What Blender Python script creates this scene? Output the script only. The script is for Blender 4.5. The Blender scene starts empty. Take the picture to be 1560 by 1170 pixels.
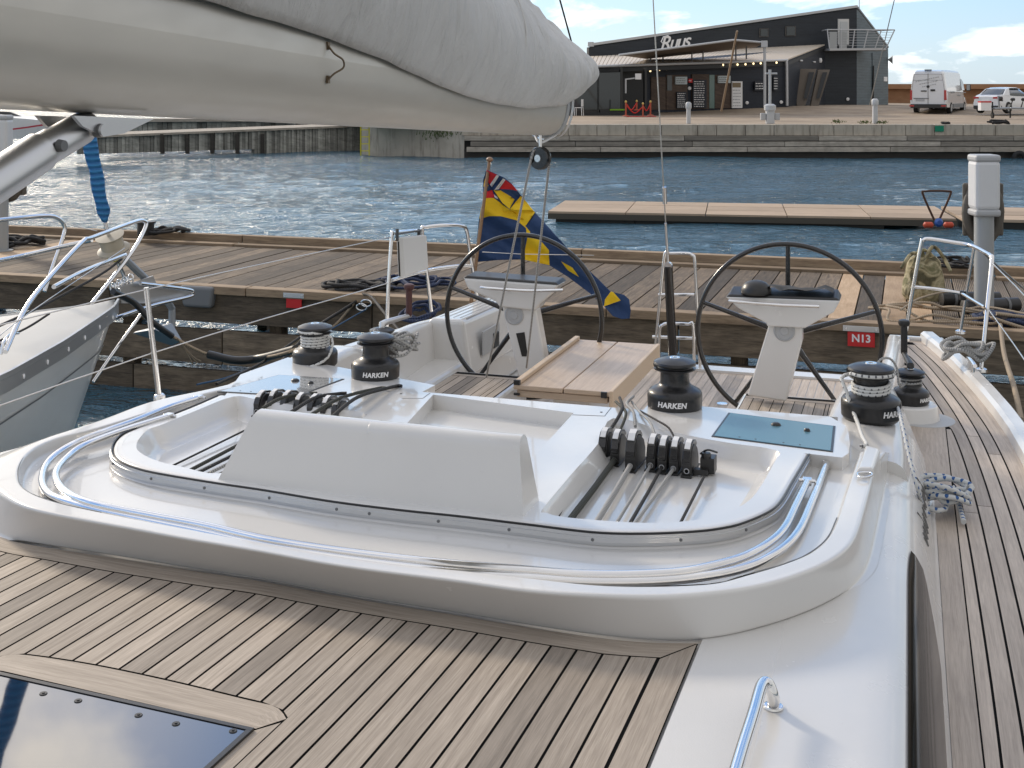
import bpy, bmesh, math, random
from mathutils import Vector, Matrix, noise
from mathutils.geometry import delaunay_2d_cdt
random.seed(7)
C = bpy.context.scene.collection
PI = math.pi
# ------------------------------------------------------------------ camera frame (surveyed from the photograph)
F = 1860.0; CX = 780.0; HY = 140.0; H = 2.75
YAW = math.radians(18.0)
RX = Vector((math.cos(YAW), math.sin(YAW), 0)); FW = Vector((-math.sin(YAW), math.cos(YAW), 0))
CAM = Vector((0, 0, H))
def ray(px, py): return RX*((px-CX)/F) + FW + Vector((0, 0, (HY-py)/F))
def PZ(px, py, z): r = ray(px, py); return CAM + r*((z-H)/r.z)
def PX(px, py, x): r = ray(px, py); return CAM + r*(x/r.x)
def PY(px, py, y): r = ray(px, py); return CAM + r*(y/r.y)
def PD(px, py, d): return CAM + ray(px, py)*d
def W(lat, d, z): p = RX*lat + FW*d; return Vector((p.x, p.y, z))
R0, RS = 1.49, 0.032
def roof(y, h=0): return R0 - RS*y + h
def SP(px, py, h=0.0):                       # on the coachroof plane, raised by h
    r = ray(px, py); t = (R0+h-H)/(r.z+RS*r.y); return CAM + r*t
# ------------------------------------------------------------------ node helpers
def mat(name, base=(.5,.5,.5), rough=.5, metal=0, coat=0, spec=None, build=None):
    m = bpy.data.materials.new(name); m.use_nodes = True
    nt = m.node_tree; b = nt.nodes['Principled BSDF']
    b.inputs['Base Color'].default_value = (*base, 1); b.inputs['Roughness'].default_value = rough
    b.inputs['Metallic'].default_value = metal; b.inputs['Coat Weight'].default_value = coat
    if spec is not None: b.inputs['Specular IOR Level'].default_value = spec
    if build: build(nt, b)
    return m
def N(nt, t, **k):
    n = nt.nodes.new(t)
    for a, v in k.items():
        if hasattr(n, a): setattr(n, a, v)
        else: n.inputs[a.replace('_', ' ')].default_value = v
    return n
def L(nt, a, b): nt.links.new(a, b)
def coords(nt, kind='Object', scale=(1,1,1)):
    tc = N(nt, 'ShaderNodeTexCoord'); mp = N(nt, 'ShaderNodeMapping'); mp.inputs['Scale'].default_value = scale
    L(nt, tc.outputs[kind], mp.inputs['Vector']); return mp.outputs['Vector']
def noi(nt, vec, scale, detail=4, rough=.55, dist=0):
    n = N(nt, 'ShaderNodeTexNoise'); n.inputs['Scale'].default_value = scale; n.inputs['Detail'].default_value = detail
    n.inputs['Roughness'].default_value = rough; n.inputs['Distortion'].default_value = dist
    L(nt, vec, n.inputs['Vector']); return n.outputs['Fac']
def ramp(nt, fac, stops):
    r = N(nt, 'ShaderNodeValToRGB'); e = r.color_ramp.elements
    while len(e) < len(stops): e.new(.5)
    for i, (p, c) in enumerate(stops):
        e[i].position = p; e[i].color = (c, c, c, 1) if isinstance(c, (int, float)) else (*c, 1)
    L(nt, fac, r.inputs['Fac']); return r.outputs['Color']
def mixc(nt, fac, a, b, mode='MIX'):
    m = N(nt, 'ShaderNodeMix'); m.data_type = 'RGBA'; m.blend_type = mode
    for s, v in ((0, fac), (6, a), (7, b)):
        if isinstance(v, (int, float)): m.inputs[s].default_value = v
        elif isinstance(v, tuple): m.inputs[s].default_value = (*v, 1)
        else: L(nt, v, m.inputs[s])
    return m.outputs[2]
def math_(nt, op, a, b=0.0):
    m = N(nt, 'ShaderNodeMath'); m.operation = op
    for i, v in enumerate((a, b)):
        if isinstance(v, (int, float)): m.inputs[i].default_value = v
        else: L(nt, v, m.inputs[i])
    return m.outputs[0]
def bump(nt, b, height, strength=.3, dist=.01):
    n = N(nt, 'ShaderNodeBump'); n.inputs['Strength'].default_value = strength; n.inputs['Distance'].default_value = dist
    L(nt, height, n.inputs['Height']); L(nt, n.outputs['Normal'], b.inputs['Normal'])
# ------------------------------------------------------------------ materials
def wood(name, dark, light, rough=.62, gx=3, gy=70, tonevar=.5, bumps=.25, stain=.35, ribs=0):
    def bd(nt, b):
        uv = N(nt, 'ShaderNodeUVMap').outputs['UV']
        mp = N(nt, 'ShaderNodeMapping'); mp.inputs['Scale'].default_value = (gx, gy, 1); L(nt, uv, mp.inputs['Vector'])
        g = noi(nt, mp.outputs['Vector'], 1, 5, .6, .6)
        mp2 = N(nt, 'ShaderNodeMapping'); mp2.inputs['Scale'].default_value = (gx*4, gy*5, 1); L(nt, uv, mp2.inputs['Vector'])
        g2 = noi(nt, mp2.outputs['Vector'], 1, 2, .5)
        gg = mixc(nt, .35, g, g2)
        col = mixc(nt, ramp(nt, gg, [(.32, 0.0), (.68, 1.0)]), dark, light)
        at = N(nt, 'ShaderNodeAttribute'); at.attribute_name = 'tone'
        tone = ramp(nt, at.outputs['Fac'], [(0, 1-tonevar*1.3), (.35, 1-tonevar*.62), (1, 1.0)])
        col = mixc(nt, 1.0, col, tone, 'MULTIPLY')
        st = noi(nt, coords(nt, 'Object'), 3.1, 4, .6)
        col = mixc(nt, ramp(nt, st, [(.45, 0.0), (.75, stain)]), col, tuple(c*.55 for c in dark))
        L(nt, col, b.inputs['Base Color'])
        hgt = gg
        if ribs:
            mp3 = N(nt, 'ShaderNodeMapping'); mp3.inputs['Scale'].default_value = (1, ribs, 1); L(nt, uv, mp3.inputs['Vector'])
            wv = N(nt, 'ShaderNodeTexWave'); wv.bands_direction = 'Y'; wv.inputs['Scale'].default_value = 1; L(nt, mp3.outputs['Vector'], wv.inputs['Vector'])
            hgt = wv.outputs['Fac']
            L(nt, mixc(nt, 1.0, col, ramp(nt, wv.outputs['Fac'], [(.15, .25), (.6, 1.0)]), 'MULTIPLY'), b.inputs['Base Color'])
        bump(nt, b, hgt, bumps, .004)
    return mat(name, light, rough, build=bd)
def rope_mat(name, c1, c2, lay=26, w=.5):
    def bd(nt, b):
        uv = N(nt, 'ShaderNodeUVMap').outputs['UV']
        def wave(sx, sy):
            mp = N(nt, 'ShaderNodeMapping'); mp.inputs['Scale'].default_value = (sx, sy, 1); L(nt, uv, mp.inputs['Vector'])
            wv = N(nt, 'ShaderNodeTexWave'); wv.bands_direction = 'DIAGONAL'; wv.inputs['Scale'].default_value = .3183
            L(nt, mp.outputs['Vector'], wv.inputs['Vector']); return wv.outputs['Fac']
        a = wave(2, lay*3.5); c = wave(-2, lay*3.5)
        L(nt, mixc(nt, ramp(nt, math_(nt, 'MULTIPLY', a, c), [(w-.08, 0.0), (w+.08, 1.0)]), c1, c2), b.inputs['Base Color'])
        bump(nt, b, math_(nt, 'MAXIMUM', a, c), .5, .002)
    return mat(name, c1, .8, build=bd)
def gel(name, base, rough, ns=0, coat=.35):
    def bd(nt, b):
        v = coords(nt, 'Object')
        n = noi(nt, v, 2.2, 5, .6)
        sp_ = noi(nt, v, 55, 3, .7); c0 = mixc(nt, ramp(nt, n, [(.4, 0.0), (.8, .3)]), base, tuple(c*.84 for c in base)); L(nt, mixc(nt, ramp(nt, sp_, [(.66, 0.0), (.74, .12)]), c0, (.42,.39,.34)), b.inputs['Base Color'])
        n2 = noi(nt, v, 7, 4, .6)
        L(nt, ramp(nt, n2, [(.3, rough), (.8, rough+.12)]), b.inputs['Roughness'])
        if ns: bump(nt, b, noi(nt, v, 260, 2), .35, .0016)
    return mat(name, base, rough, coat=coat, build=bd)
GEL = gel('gelcoat', (.70,.69,.67), .18)
NONSKID = gel('nonskid_gelcoat', (.69,.68,.66), .42, 1, .12)
HULLW = gel('hull_paint', (.74,.75,.75), .25)
TEAK = wood('weathered_teak', (.30,.248,.195), (.585,.50,.41), tonevar=.40, stain=.2)
TEAK2 = wood('varnished_table_teak', (.44,.33,.235), (.62,.49,.37), rough=.42, tonevar=.2, stain=.15, gy=45)
TEAKN = wood('side_deck_teak', (.40,.335,.28), (.66,.57,.48), tonevar=.28, stain=.25)
CAULK = mat('deck_caulk', (.006,.0055,.005), .9, spec=.15)
DOCKW = wood('weathered_pier_boards', (.062,.045,.03), (.31,.232,.155), rough=.8, gy=40, tonevar=.55, bumps=.5, stain=.5)
DOCKN = wood('new_pier_boards', (.42,.28,.16), (.62,.45,.29), rough=.75, gy=30, tonevar=.2)
DOCKR = wood('ribbed_pier_boards', (.17,.13,.09), (.42,.33,.24), rough=.8, gy=40, tonevar=.3, ribs=19, bumps=.8)
BEAMW = wood('pier_timber', (.09,.068,.047), (.33,.255,.175), rough=.85, gy=22, tonevar=.5, bumps=.6, stain=.5)
CAPW = wood('pier_capping', (.20,.14,.09), (.46,.34,.22), rough=.8, gy=30, tonevar=.3, stain=.3)
def steelb(nt, b):
    n = noi(nt, coords(nt, 'Object'), 30, 3); L(nt, ramp(nt, n, [(.3, .08), (.8, .2)]), b.inputs['Roughness'])
STEEL = mat('polished_steel', (.78,.78,.78), .12, 1, build=steelb)
SATIN = mat('satin_aluminium', (.62,.63,.64), .38, 1)
def boomb(nt, b):
    v = coords(nt, 'Object', (1, .25, 1)); n = noi(nt, v, 9, 5, .6)
    L(nt, mixc(nt, n, (.54,.51,.455), (.66,.625,.555)), b.inputs['Base Color'])
    L(nt, ramp(nt, noi(nt, v, 25, 3), [(.3,.3),(.8,.5)]), b.inputs['Roughness'])
BOOM = mat('boom_paint', (.5,.48,.44), .36, .3, .1, build=boomb)
def blackb(nt, b):
    n = noi(nt, coords(nt, 'Object'), 45, 4, .6)
    L(nt, mixc(nt, n, (.012,.012,.013), (.035,.035,.036)), b.inputs['Base Color']); L(nt, ramp(nt, n, [(.3, .28), (.8, .5)]), b.inputs['Roughness'])
BLACK = mat('black_anodised', (.02,.02,.021), .35, .3, .2, build=blackb)
BLKPL = mat('black_plastic', (.018,.018,.018), .42, 0, .1)
CARBON = mat('black_lacquer', (.012,.012,.013), .22, 0, .5)
WHT = mat('white_lettering', (.8,.8,.8), .5)
RED = mat('red_plate', (.55,.018,.02), .45)
GREYD = mat('grey_plastic', (.16,.165,.17), .5)
GREYL = mat('light_grey_plastic', (.42,.43,.44), .5)
BLUEH = mat('blue_tinted_acrylic', (.10,.215,.27), .22, 0, 0, .25)
DARKG = mat('dark_acrylic', (.006,.009,.018), .03, 0, 1, 1.0)
DARKG.node_tree.nodes['Principled BSDF'].inputs['IOR'].default_value=1.8
WINDG = mat('smoked_window', (.006,.006,.006), .09, 0, 0, .12)
R_WG = rope_mat('white_grey_rope', (.62,.62,.60), (.12,.12,.13), 22, .62)
R_WB = rope_mat('white_blue_rope', (.55,.57,.57), (.03,.10,.28), 16, .5)
R_GR = rope_mat('grey_rope', (.36,.36,.35), (.16,.16,.16), 40)
R_BK = rope_mat('black_rope', (.014,.013,.013), (.05,.05,.05), 40)
R_OL = rope_mat('dark_olive_rope', (.05,.052,.04), (.02,.02,.018), 40)
R_TN = rope_mat('tan_rope', (.34,.27,.19), (.20,.15,.10), 30)
R_NV = rope_mat('navy_rope', (.012,.022,.06), (.03,.05,.11), 30)
WIRE = mat('stainless_wire', (.6,.58,.55), .3, 1)
def canvasb(nt, b):
    v = coords(nt, 'Object'); n = noi(nt, v, 6, 6, .6)
    L(nt, mixc(nt, n, (.62,.61,.59), (.74,.73,.71)), b.inputs['Base Color'])
    w = noi(nt, coords(nt, 'Object', (1, 1.5, .3)), 6.5, 5, .55, 1.8); w2 = noi(nt, v, 900, 1)
    bump(nt, b, math_(nt, 'ADD', w, math_(nt, 'MULTIPLY', w2, .04)), .8, .05)
CANVAS = mat('sail_cover_canvas', (.56,.555,.54), .75, build=canvasb)
# ------------------------------------------------------------------ mesh builder
class MB:
    def __init__(s): s.v=[]; s.f=[]; s.uv=[]; s.t=[]; s.m=[]
    def face(s, idx, uv=None, tone=.5, m=0):
        s.f.append(tuple(idx)); s.uv.append(uv); s.t.append(tone); s.m.append(m)
    def poly(s, pts, uv=None, tone=.5, m=0):
        n=len(s.v); s.v += [Vector(p) for p in pts]; s.face(range(n, n+len(pts)), uv, tone, m)
    def build(s, name, mats, parent=None, smooth=None, bev=0, seg=2):
        me = bpy.data.meshes.new(name); me.from_pydata([tuple(v) for v in s.v], [], s.f); 
        if not isinstance(mats, (list, tuple)): mats=[mats]
        for m in mats: me.materials.append(m)
        uvl = me.uv_layers.new(name='UVMap'); at = me.attributes.new('tone', 'FLOAT', 'FACE')
        k=0
        for i, f in enumerate(s.f):
            u = s.uv[i]
            if u:
                for j in range(len(f)): uvl.data[k+j].uv = u[j]
            else:
                for j in range(len(f)):
                    p = s.v[f[j]]; uvl.data[k+j].uv = (p.x+p.y, p.z+p.y*.3)
            k += len(f); at.data[i].value = s.t[i]
        me.polygons.foreach_set('material_index', s.m)
        me.validate()
        o = bpy.data.objects.new(name, me); C.objects.link(o)
        if smooth is not None:
            me.polygons.foreach_set('use_smooth', [True]*len(me.polygons))
            me.set_sharp_from_angle(angle=math.radians(smooth))
        if smooth is not None and not bev:
            wn = o.modifiers.new('normals','WEIGHTED_NORMAL'); wn.keep_sharp = True; wn.weight = 90
        if bev:
            b = o.modifiers.new('bevel', 'BEVEL'); b.width = bev; b.segments = seg; b.limit_method='ANGLE'; b.angle_limit=math.radians(35)
        if parent is not None:
            o.parent = parent; o.matrix_parent_inverse = Matrix.Translation(-parent.location) if parent.type=='EMPTY' else Matrix()
        return o
    # ---- shapes
    def hexa(s, b, t, tone=.5, m=0, uvs=True):     # bottom 4 and top 4 points
        n=len(s.v); s.v += [Vector(p) for p in list(b)+list(t)]
        for q in ((3,2,1,0),(4,5,6,7),(0,1,5,4),(1,2,6,5),(2,3,7,6),(3,0,4,7)):
            p=[s.v[n+i] for i in q]; e1=(p[1]-p[0]).length; e2=(p[2]-p[1]).length
            o=random.random()*9
            u = [(o,o),(o+e1,o),(o+e1,o+e2),(o,o+e2)] if e1>=e2 else [(o,o),(o,o+e1),(o+e2,o+e1),(o+e2,o)]
            s.face([n+i for i in q], u, tone, m)
    def box(s, c, d, rz=0, tone=.5, m=0, M=None):
        c=Vector(c); x,y,z=[a/2 for a in d]; R=M or Matrix.Rotation(rz,3,'Z')
        pt=lambda a,b_,e: c+R@Vector((a,b_,e))
        s.hexa([pt(-x,-y,-z),pt(x,-y,-z),pt(x,y,-z),pt(-x,y,-z)],[pt(-x,-y,z),pt(x,-y,z),pt(x,y,z),pt(-x,y,z)],tone,m)
    def prism(s, pts, vec, tone=.5, m=0):           # polygon swept along vec
        vec=Vector(vec); n=len(s.v); k=len(pts); pts=[Vector(p) for p in pts]
        s.v += pts + [p+vec for p in pts]
        s.face(range(n+k-1, n-1, -1), None, tone, m); s.face(range(n+k, n+2*k), None, tone, m)
        for i in range(k): j=(i+1)%k; s.face((n+i, n+j, n+k+j, n+k+i), None, tone, m)
    def tube(s, pts, r, n=10, closed=False, cap=True, m=0, tone=.5):
        pts=[Vector(p) for p in pts]; k=len(pts); b0=len(s.v)
        rr = r if isinstance(r,(list,tuple)) else [r]*k
        tans=[]
        for i in range(k):
            if closed: t=pts[(i+1)%k]-pts[i-1]
            else: t=pts[min(i+1,k-1)]-pts[max(i-1,0)]
            tans.append(t.normalized() if t.length>1e-9 else Vector((0,0,1)))
        u=tans[0].orthogonal().normalized(); ds=0; dist=[0]
        for i in range(k):
            t=tans[i]; u=(u-t*u.dot(t)); u = u.normalized() if u.length>1e-6 else t.orthogonal().normalized(); w=t.cross(u)
            if i: ds+=(pts[i]-pts[i-1]).length; dist.append(ds)
            for j in range(n):
                a=2*PI*j/n; s.v.append(pts[i]+(u*math.cos(a)+w*math.sin(a))*rr[i])
        for i in range(k if closed else k-1):
            i2=(i+1)%k; d0=dist[i]; d1=dist[i2] if i2 else ds+.05
            for j in range(n):
                j2=(j+1)%n
                s.face((b0+i*n+j,b0+i*n+j2,b0+i2*n+j2,b0+i2*n+j),[(j/n,d0),((j+1)/n,d0),((j+1)/n,d1),(j/n,d1)],tone,m)
        if cap and not closed:
            s.face([b0+j for j in range(n-1,-1,-1)],None,tone,m); s.face([b0+(k-1)*n+j for j in range(n)],None,tone,m)
    def lathe(s, prof, c, n=32, axis=(0,0,1), m=0, tone=.5):
        c=Vector(c); ax=Vector(axis).normalized(); u=ax.orthogonal().normalized() if abs(ax.z)<.99 else Vector((1,0,0)); w=ax.cross(u); b0=len(s.v)
        for r,z in prof:
            for j in range(n):
                a=2*PI*j/n; s.v.append(c+ax*z+(u*math.cos(a)+w*math.sin(a))*max(r,1e-4))
        for i in range(len(prof)-1):
            for j in range(n):
                j2=(j+1)%n; s.face((b0+i*n+j,b0+i*n+j2,b0+(i+1)*n+j2,b0+(i+1)*n+j),None,tone,m)
        s.face([b0+j for j in range(n-1,-1,-1)],None,tone,m); s.face([b0+(len(prof)-1)*n+j for j in range(n)],None,tone,m)
    def grid(s, rows, m=0, tone=.5, flip=False):
        b0=len(s.v); k=len(rows[0])
        for r in rows: s.v += [Vector(p) for p in r]
        for i in range(len(rows)-1):
            for j in range(k-1):
                q=(b0+i*k+j,b0+i*k+j+1,b0+(i+1)*k+j+1,b0+(i+1)*k+j)
                s.face(q[::-1] if flip else q,None,tone,m)
    def plank(s, pts4, tone=None, m=0):              # quad a0,b0 (start) b1,a1 (end) with grain along its length
        a0,b0,b1,a1=[Vector(p) for p in pts4]; ln=((a0+b0)/2-(a1+b1)/2).length; wd=(a0-b0).length
        o=random.random()*50; o2=random.random()*50
        s.poly((a0,b0,b1,a1),[(o,o2),(o,o2+wd),(o+ln,o2+wd),(o+ln,o2)],random.random() if tone is None else tone,m)
    def fill(s, poly2, fn, sp=.05, m=0, tone=.5):    # triangulated outline with interior points, mapped by fn
        xs=[p[0] for p in poly2]; ys=[p[1] for p in poly2]; n=len(poly2); pts=[Vector(p) for p in poly2]
        def inside(x,y):
            c=False; j=n-1
            for i in range(n):
                xi,yi=poly2[i]; xj,yj=poly2[j]
                if (yi>y)!=(yj>y) and x<(xj-xi)*(y-yi)/(yj-yi)+xi: c=not c
                j=i
            return c
        x=min(xs)+sp/2
        while x<max(xs):
            y=min(ys)+sp/2
            while y<max(ys):
                if inside(x,y): pts.append(Vector((x,y)))
                y+=sp
            x+=sp
        r=delaunay_2d_cdt(pts,[],[list(range(n))],1,1e-5)
        b0=len(s.v); s.v += [Vector(fn(p[0],p[1])) for p in r[0]]
        for f in r[2]: s.face([b0+i for i in f],None,tone,m)
def crom(pts, n=8, closed=False):                    # Catmull-Rom (centripetal-ish) through points
    pts=[Vector(p) for p in pts]; k=len(pts); out=[]
    rng = range(k if closed else k-1)
    for i in rng:
        if closed: p0,p1,p2,p3=pts[i-1],pts[i],pts[(i+1)%k],pts[(i+2)%k]
        else:
            p1,p2=pts[i],pts[i+1]; p0=pts[i-1] if i else p1*2-p2; p3=pts[i+2] if i+2<k else p2*2-p1
        for j in range(n):
            t=j/n; out.append(.5*((2*p1)+(p2-p0)*t+(2*p0-5*p1+4*p2-p3)*t*t+(3*p1-p0-3*p2+p3)*t**3))
    if not closed: out.append(pts[-1])
    return out
def resample(pts, n):
    d=[0]
    for i in range(1,len(pts)): d.append(d[-1]+(pts[i]-pts[i-1]).length)
    out=[]; j=0
    for i in range(n):
        t=d[-1]*i/(n-1)
        while j<len(pts)-2 and d[j+1]<t: j+=1
        s=(t-d[j])/max(d[j+1]-d[j],1e-9); out.append(pts[j].lerp(pts[j+1],min(max(s,0),1)))
    return out
def cross_loft(curves, fil, n):                       # loft through rails, each inner rail rounded by fil metres
    rails=[resample(crom(c,8),n) for c in curves]; rows=[]
    for i in range(n):
        P=[r[i] for r in rails]; sec=[P[0]]
        for k in range(1,len(P)-1):
            a,b,c=P[k-1],P[k],P[k+1]; f=fil[k]
            ra=min(f,(a-b).length*.45); rc=min(f,(c-b).length*.45)
            A=b+(a-b).normalized()*ra; B=b+(c-b).normalized()*rc
            for q in range(6): t=q/5; sec.append(A*(1-t)**2+b*2*t*(1-t)+B*t*t)
        sec.append(P[-1]); rows.append(sec)
    return rows
def smooth_path(pts, n=6): return crom(pts, n)
def thing(name, label, cat, loc=(0,0,0), group=None):
    o=bpy.data.objects.new(name,None); C.objects.link(o); o.location=loc; o.empty_display_size=.2
    o['label']=label; o['category']=cat
    if group: o['group']=group
    return o
def tag(o, label, cat, group=None):
    o['label']=label; o['category']=cat
    if group: o['group']=group
    return o
def struct(o): o['kind']='structure'; return o
def one(name, mats, fn, label=None, cat=None, group=None, parent=None, smooth=None, bev=0, seg=2):
    b=MB(); fn(b); o=b.build(name,mats,parent,smooth,bev,seg)
    if label: 
        if cat: tag(o,label,cat,group)
        else: o['label']=label
    return o
def text_mb(b, s, size, place, extrude=.002, shear=0, bold=0, m=0, align='CENTER', space=1.0):
    cu=bpy.data.curves.new('t','FONT'); cu.body=s; cu.size=size; cu.extrude=extrude; cu.shear=shear; cu.offset=bold; cu.align_x=align; cu.align_y='CENTER'; cu.resolution_u=3; cu.space_character=space
    o=bpy.data.objects.new('t',cu); C.objects.link(o); bpy.context.view_layer.update()
    me=bpy.data.meshes.new_from_object(o.evaluated_get(bpy.context.evaluated_depsgraph_get()))
    n=len(b.v)
    for v in me.vertices: b.v.append(Vector(place(v.co)))
    for p in me.polygons: b.face([n+i for i in p.vertices],None,.5,m)
    bpy.data.objects.remove(o); bpy.data.curves.remove(cu); bpy.data.meshes.remove(me)

def dup(root, loc, rz=0, label=None, sc=None):
    r=root.copy(); C.objects.link(r); r.location=loc; r.rotation_euler=(0,0,rz)
    if sc: r.scale=(sc,sc,sc)
    if label: r['label']=label
    for ch in list(root.children):
        c=ch.copy(); C.objects.link(c); c.parent=r
        for g in list(ch.children):
            d=g.copy(); C.objects.link(d); d.parent=c
    return r
def strip(b, A, B, n=24, tone=None, m=0, off=0):
    A=resample(A,n); B=resample(B,n); d=random.random()*20; t=random.random() if tone is None else tone
    for i in range(n-1):
        l=((A[i+1]-A[i]).length+(B[i+1]-B[i]).length)/2; w=(A[i]-B[i]).length
        b.poly((A[i],B[i],B[i+1],A[i+1]),[(d,off),(d,off+w),(d+l,off+w),(d+l,off)],t,m); d+=l
def yat(curve, x):
    for i in range(len(curve)-1):
        a,c=curve[i],curve[i+1]
        if (a.x-x)*(c.x-x)<=0 and abs(a.x-c.x)>1e-9: return a.y+(c.y-a.y)*(x-a.x)/(c.x-a.x)
    return curve[0].y if abs(curve[0].x-x)<abs(curve[-1].x-x) else curve[-1].y
# ================================================================== OUR YACHT
Y = thing('sailing_yacht', 'large white foreground yacht with teak decks, overhead boom and two black steering wheels', 'sailing yacht', (-1.5, 3, 0))
MX = -1.5
# ---- hull: half beam by y, sheer height
HB = [(-7.5,.05),(-6,.7),(-4,1.35),(-1,1.85),(2,2.08),(4,2.12),(6.3,2.06),(7.9,1.86),(8.9,1.66)]
def hb(y):
    for i in range(len(HB)-1):
        (a,u),(c,w)=HB[i],HB[i+1]
        if y<=c:
            t=(y-a)/(c-a); p0=HB[max(i-1,0)]; p3=HB[min(i+2,len(HB)-1)]; m0=(w-p0[1])/(c-p0[0]); m1=(p3[1]-u)/(p3[0]-a); d=c-a
            return (2*t**3-3*t*t+1)*u+(t**3-2*t*t+t)*d*m0+(-2*t**3+3*t*t)*w+(t**3-t*t)*d*m1
    return HB[-1][1]
def dz(y): return 1.12-.0095*y                      # side deck height
ys=[-7.5+i*16.4/40 for i in range(41)]
def hull(b):
    rows=[]
    for y in ys:
        w=hb(y); r=[]
        for t,zz in ((.0,-.5),(.72,-.25),(.93,.15),(.985,.6),(1,dz(y))): r.append((MX-w*t,y,zz))
        rows.append(r[::1])
    b.grid(rows)
    b.grid([[ (2*MX-p[0],p[1],p[2]) for p in r] for r in rows], flip=True)
    r=rows[-1]; yq=r[0][1]
    for s_ in (1,-1):
        q=[(MX+s_*(MX-p[0]),yq,p[2]) for p in r]; b.poly(q+[(MX+s_*1.42,yq,r[-1][2]),(MX+s_*1.38,yq,.70),(MX+s_*.9,yq,-.5)])
    b.poly([(MX-1.38,yq,.70),(MX+1.38,yq,.70),(MX+.9,yq,-.5),(MX-.9,yq,-.5)])
    for s_ in (1,-1): b.poly([(MX+s_*1.42,yq,r[-1][2]),(MX+s_*1.38,yq,.70),(MX+s_*1.36,yq-3,.70),(MX+s_*1.40,yq-3,r[-1][2])])
one('hull',HULLW,hull,parent=Y,smooth=50)
def rail(b,sd):                                        # moulded toe rail
    for s in (sd,):
        rows=[]
        for y in ys:
            w=hb(y); z=dz(y); X=lambda o: MX+s*(w+o)
            rows.append([(X(.012),y,z-.06),(X(.012),y,z+.045),(X(-.004),y,z+.062),(X(-.062),y,z+.062),(X(-.082),y,z+.045),(X(-.09),y,z-.005)])
        b.grid(rows,flip=(s>0))
        b.poly(rows[-1] if s<0 else rows[-1][::-1])
for sd in (-1,1): one('toe_rail',GEL,lambda b:rail(b,sd),parent=Y,smooth=40)
# ---- side decks: sub sheet of caulk and sprung teak planks
CABX=.095
def sub(b,sd):
    for s in (sd,):
        rows=[]
        for y in ys[6:]:
            rows.append([(MX+s*(CABX-MX-.05) if y<5.2 else MX+s*1.40,y,dz(y)-.004),(MX+s*(hb(y)-.085),y,dz(y)-.004)])
        b.grid(rows,flip=(s<0))
for sd in (-1,1): one('deck_caulking',CAULK,lambda b:sub(b,sd),parent=Y)
def sidedeck(b,sd):
    w=.052; g=.0075
    for s in (sd,):
        yy=[-2+i*.1 for i in range(110)]; yy=[y for y in yy if y<=8.8]+[8.84]
        # outer margin board
        A=[Vector((MX+s*(hb(y)-.088),y,dz(y))) for y in yy]; B=[Vector((MX+s*(hb(y)-.088-.07),y,dz(y))) for y in yy]
        for i in range(0,len(yy)-1,36): strip(b,A[i:i+37],B[i:i+37],min(37,len(A[i:i+37])))
        for k in range(16):
            o0=.088+.07+g+k*(w+g); o1=o0+w; run=[]; js=random.randint(5,50)
            def inner(y): return (CABX-MX+.085) if y<6.8 else 1.47
            for i,y in enumerate(yy):
                xo=hb(y)-o0; xi=hb(y)-o1; lim=inner(y)
                if xo>lim+.012 and y<8.78:
                    run.append((Vector((MX+s*xo,y,dz(y))),Vector((MX+s*(lim if xi-g<lim+.014 else xi),y,dz(y)))))
                    brk = (i+js)%53==0
                else: brk=True
                if brk or i==len(yy)-1:
                    if len(run)>1: strip(b,[p[0] for p in run],[p[1] for p in run],len(run))
                    run=[run[-1]] if run and not (xo<=lim+.012 or y>=8.78) else []
                    if run: run=[(run[0][0]+Vector((0,.004,0)),run[0][1]+Vector((0,.004,0)))]
        # inner margin board along the cabin
        A=[Vector((MX+s*((CABX-MX+.008) if y<5.2 else max(1.44,CABX-MX+.008-(y-5.2)*.3)),y,dz(y))) for y in yy if y<6.85]; B=[Vector((MX+s*(CABX-MX+.08),y,dz(y))) for y in yy if y<6.85]
        strip(b,A,B,24,tone=.3)
        b.plank([(MX-hb(8.8)+.1,8.86,dz(8.8)),(MX-hb(8.8)+.1,8.79,dz(8.8)),(MX-1.4,8.79,dz(8.8)),(MX-1.4,8.86,dz(8.8))]) if s<0 else b.plank([(MX+hb(8.8)-.1,8.79,dz(8.8)),(MX+hb(8.8)-.1,8.86,dz(8.8)),(MX+1.4,8.86,dz(8.8)),(MX+1.4,8.79,dz(8.8))])
for sd in (-1,1): one('side_deck',TEAKN,lambda b:sidedeck(b,sd),parent=Y)
def stern_edge(b):
    z=dz(8.9)
    b.box((MX+sd*1.55,8.885,z+.0),(.36,.05,.05))
for sd in (-1,1): one('stern_rail',GEL,stern_edge,parent=Y,bev=.012)
# ---- coachroof traced curves (pixel, height above the roof plane)
def tr(pts,h): return [SP(x,y,h) for x,y in pts]
bot=[(395,578),(330,602),(200,640),(40,682),(-70,715),(-95,750),(-50,790),(0,816),(20,822),(64,830),(103,836),(180,848),(282,864.6),(400,883),(505,903),(608,920.5),(700,935),(803,952.6),(905,968),(982,975.6),(1064,976),(1120,967),(1180,951),(1238,930),(1290,901),(1318,868),(1330,825),(1345,750),(1352,716),(1358,690)]
tou=[(400,572),(320,592),(231,611),(154,640),(77,664.6),(33,682.6),(0,705),(-16,726),(0,748),(15,759.5),(33,770),(64,779),(128,791.5),(205,805.6),(282,820),(400,840),(505,859.5),(608,873.6),(700,885),(803,900),(905,906),(982,908),(1033,907),(1100,901),(1157,892.6),(1208,878.5),(1259,858),(1290,837),(1303,819.5),(1313,791),(1326,742.6),(1336,704),(1349,689)]
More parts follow.
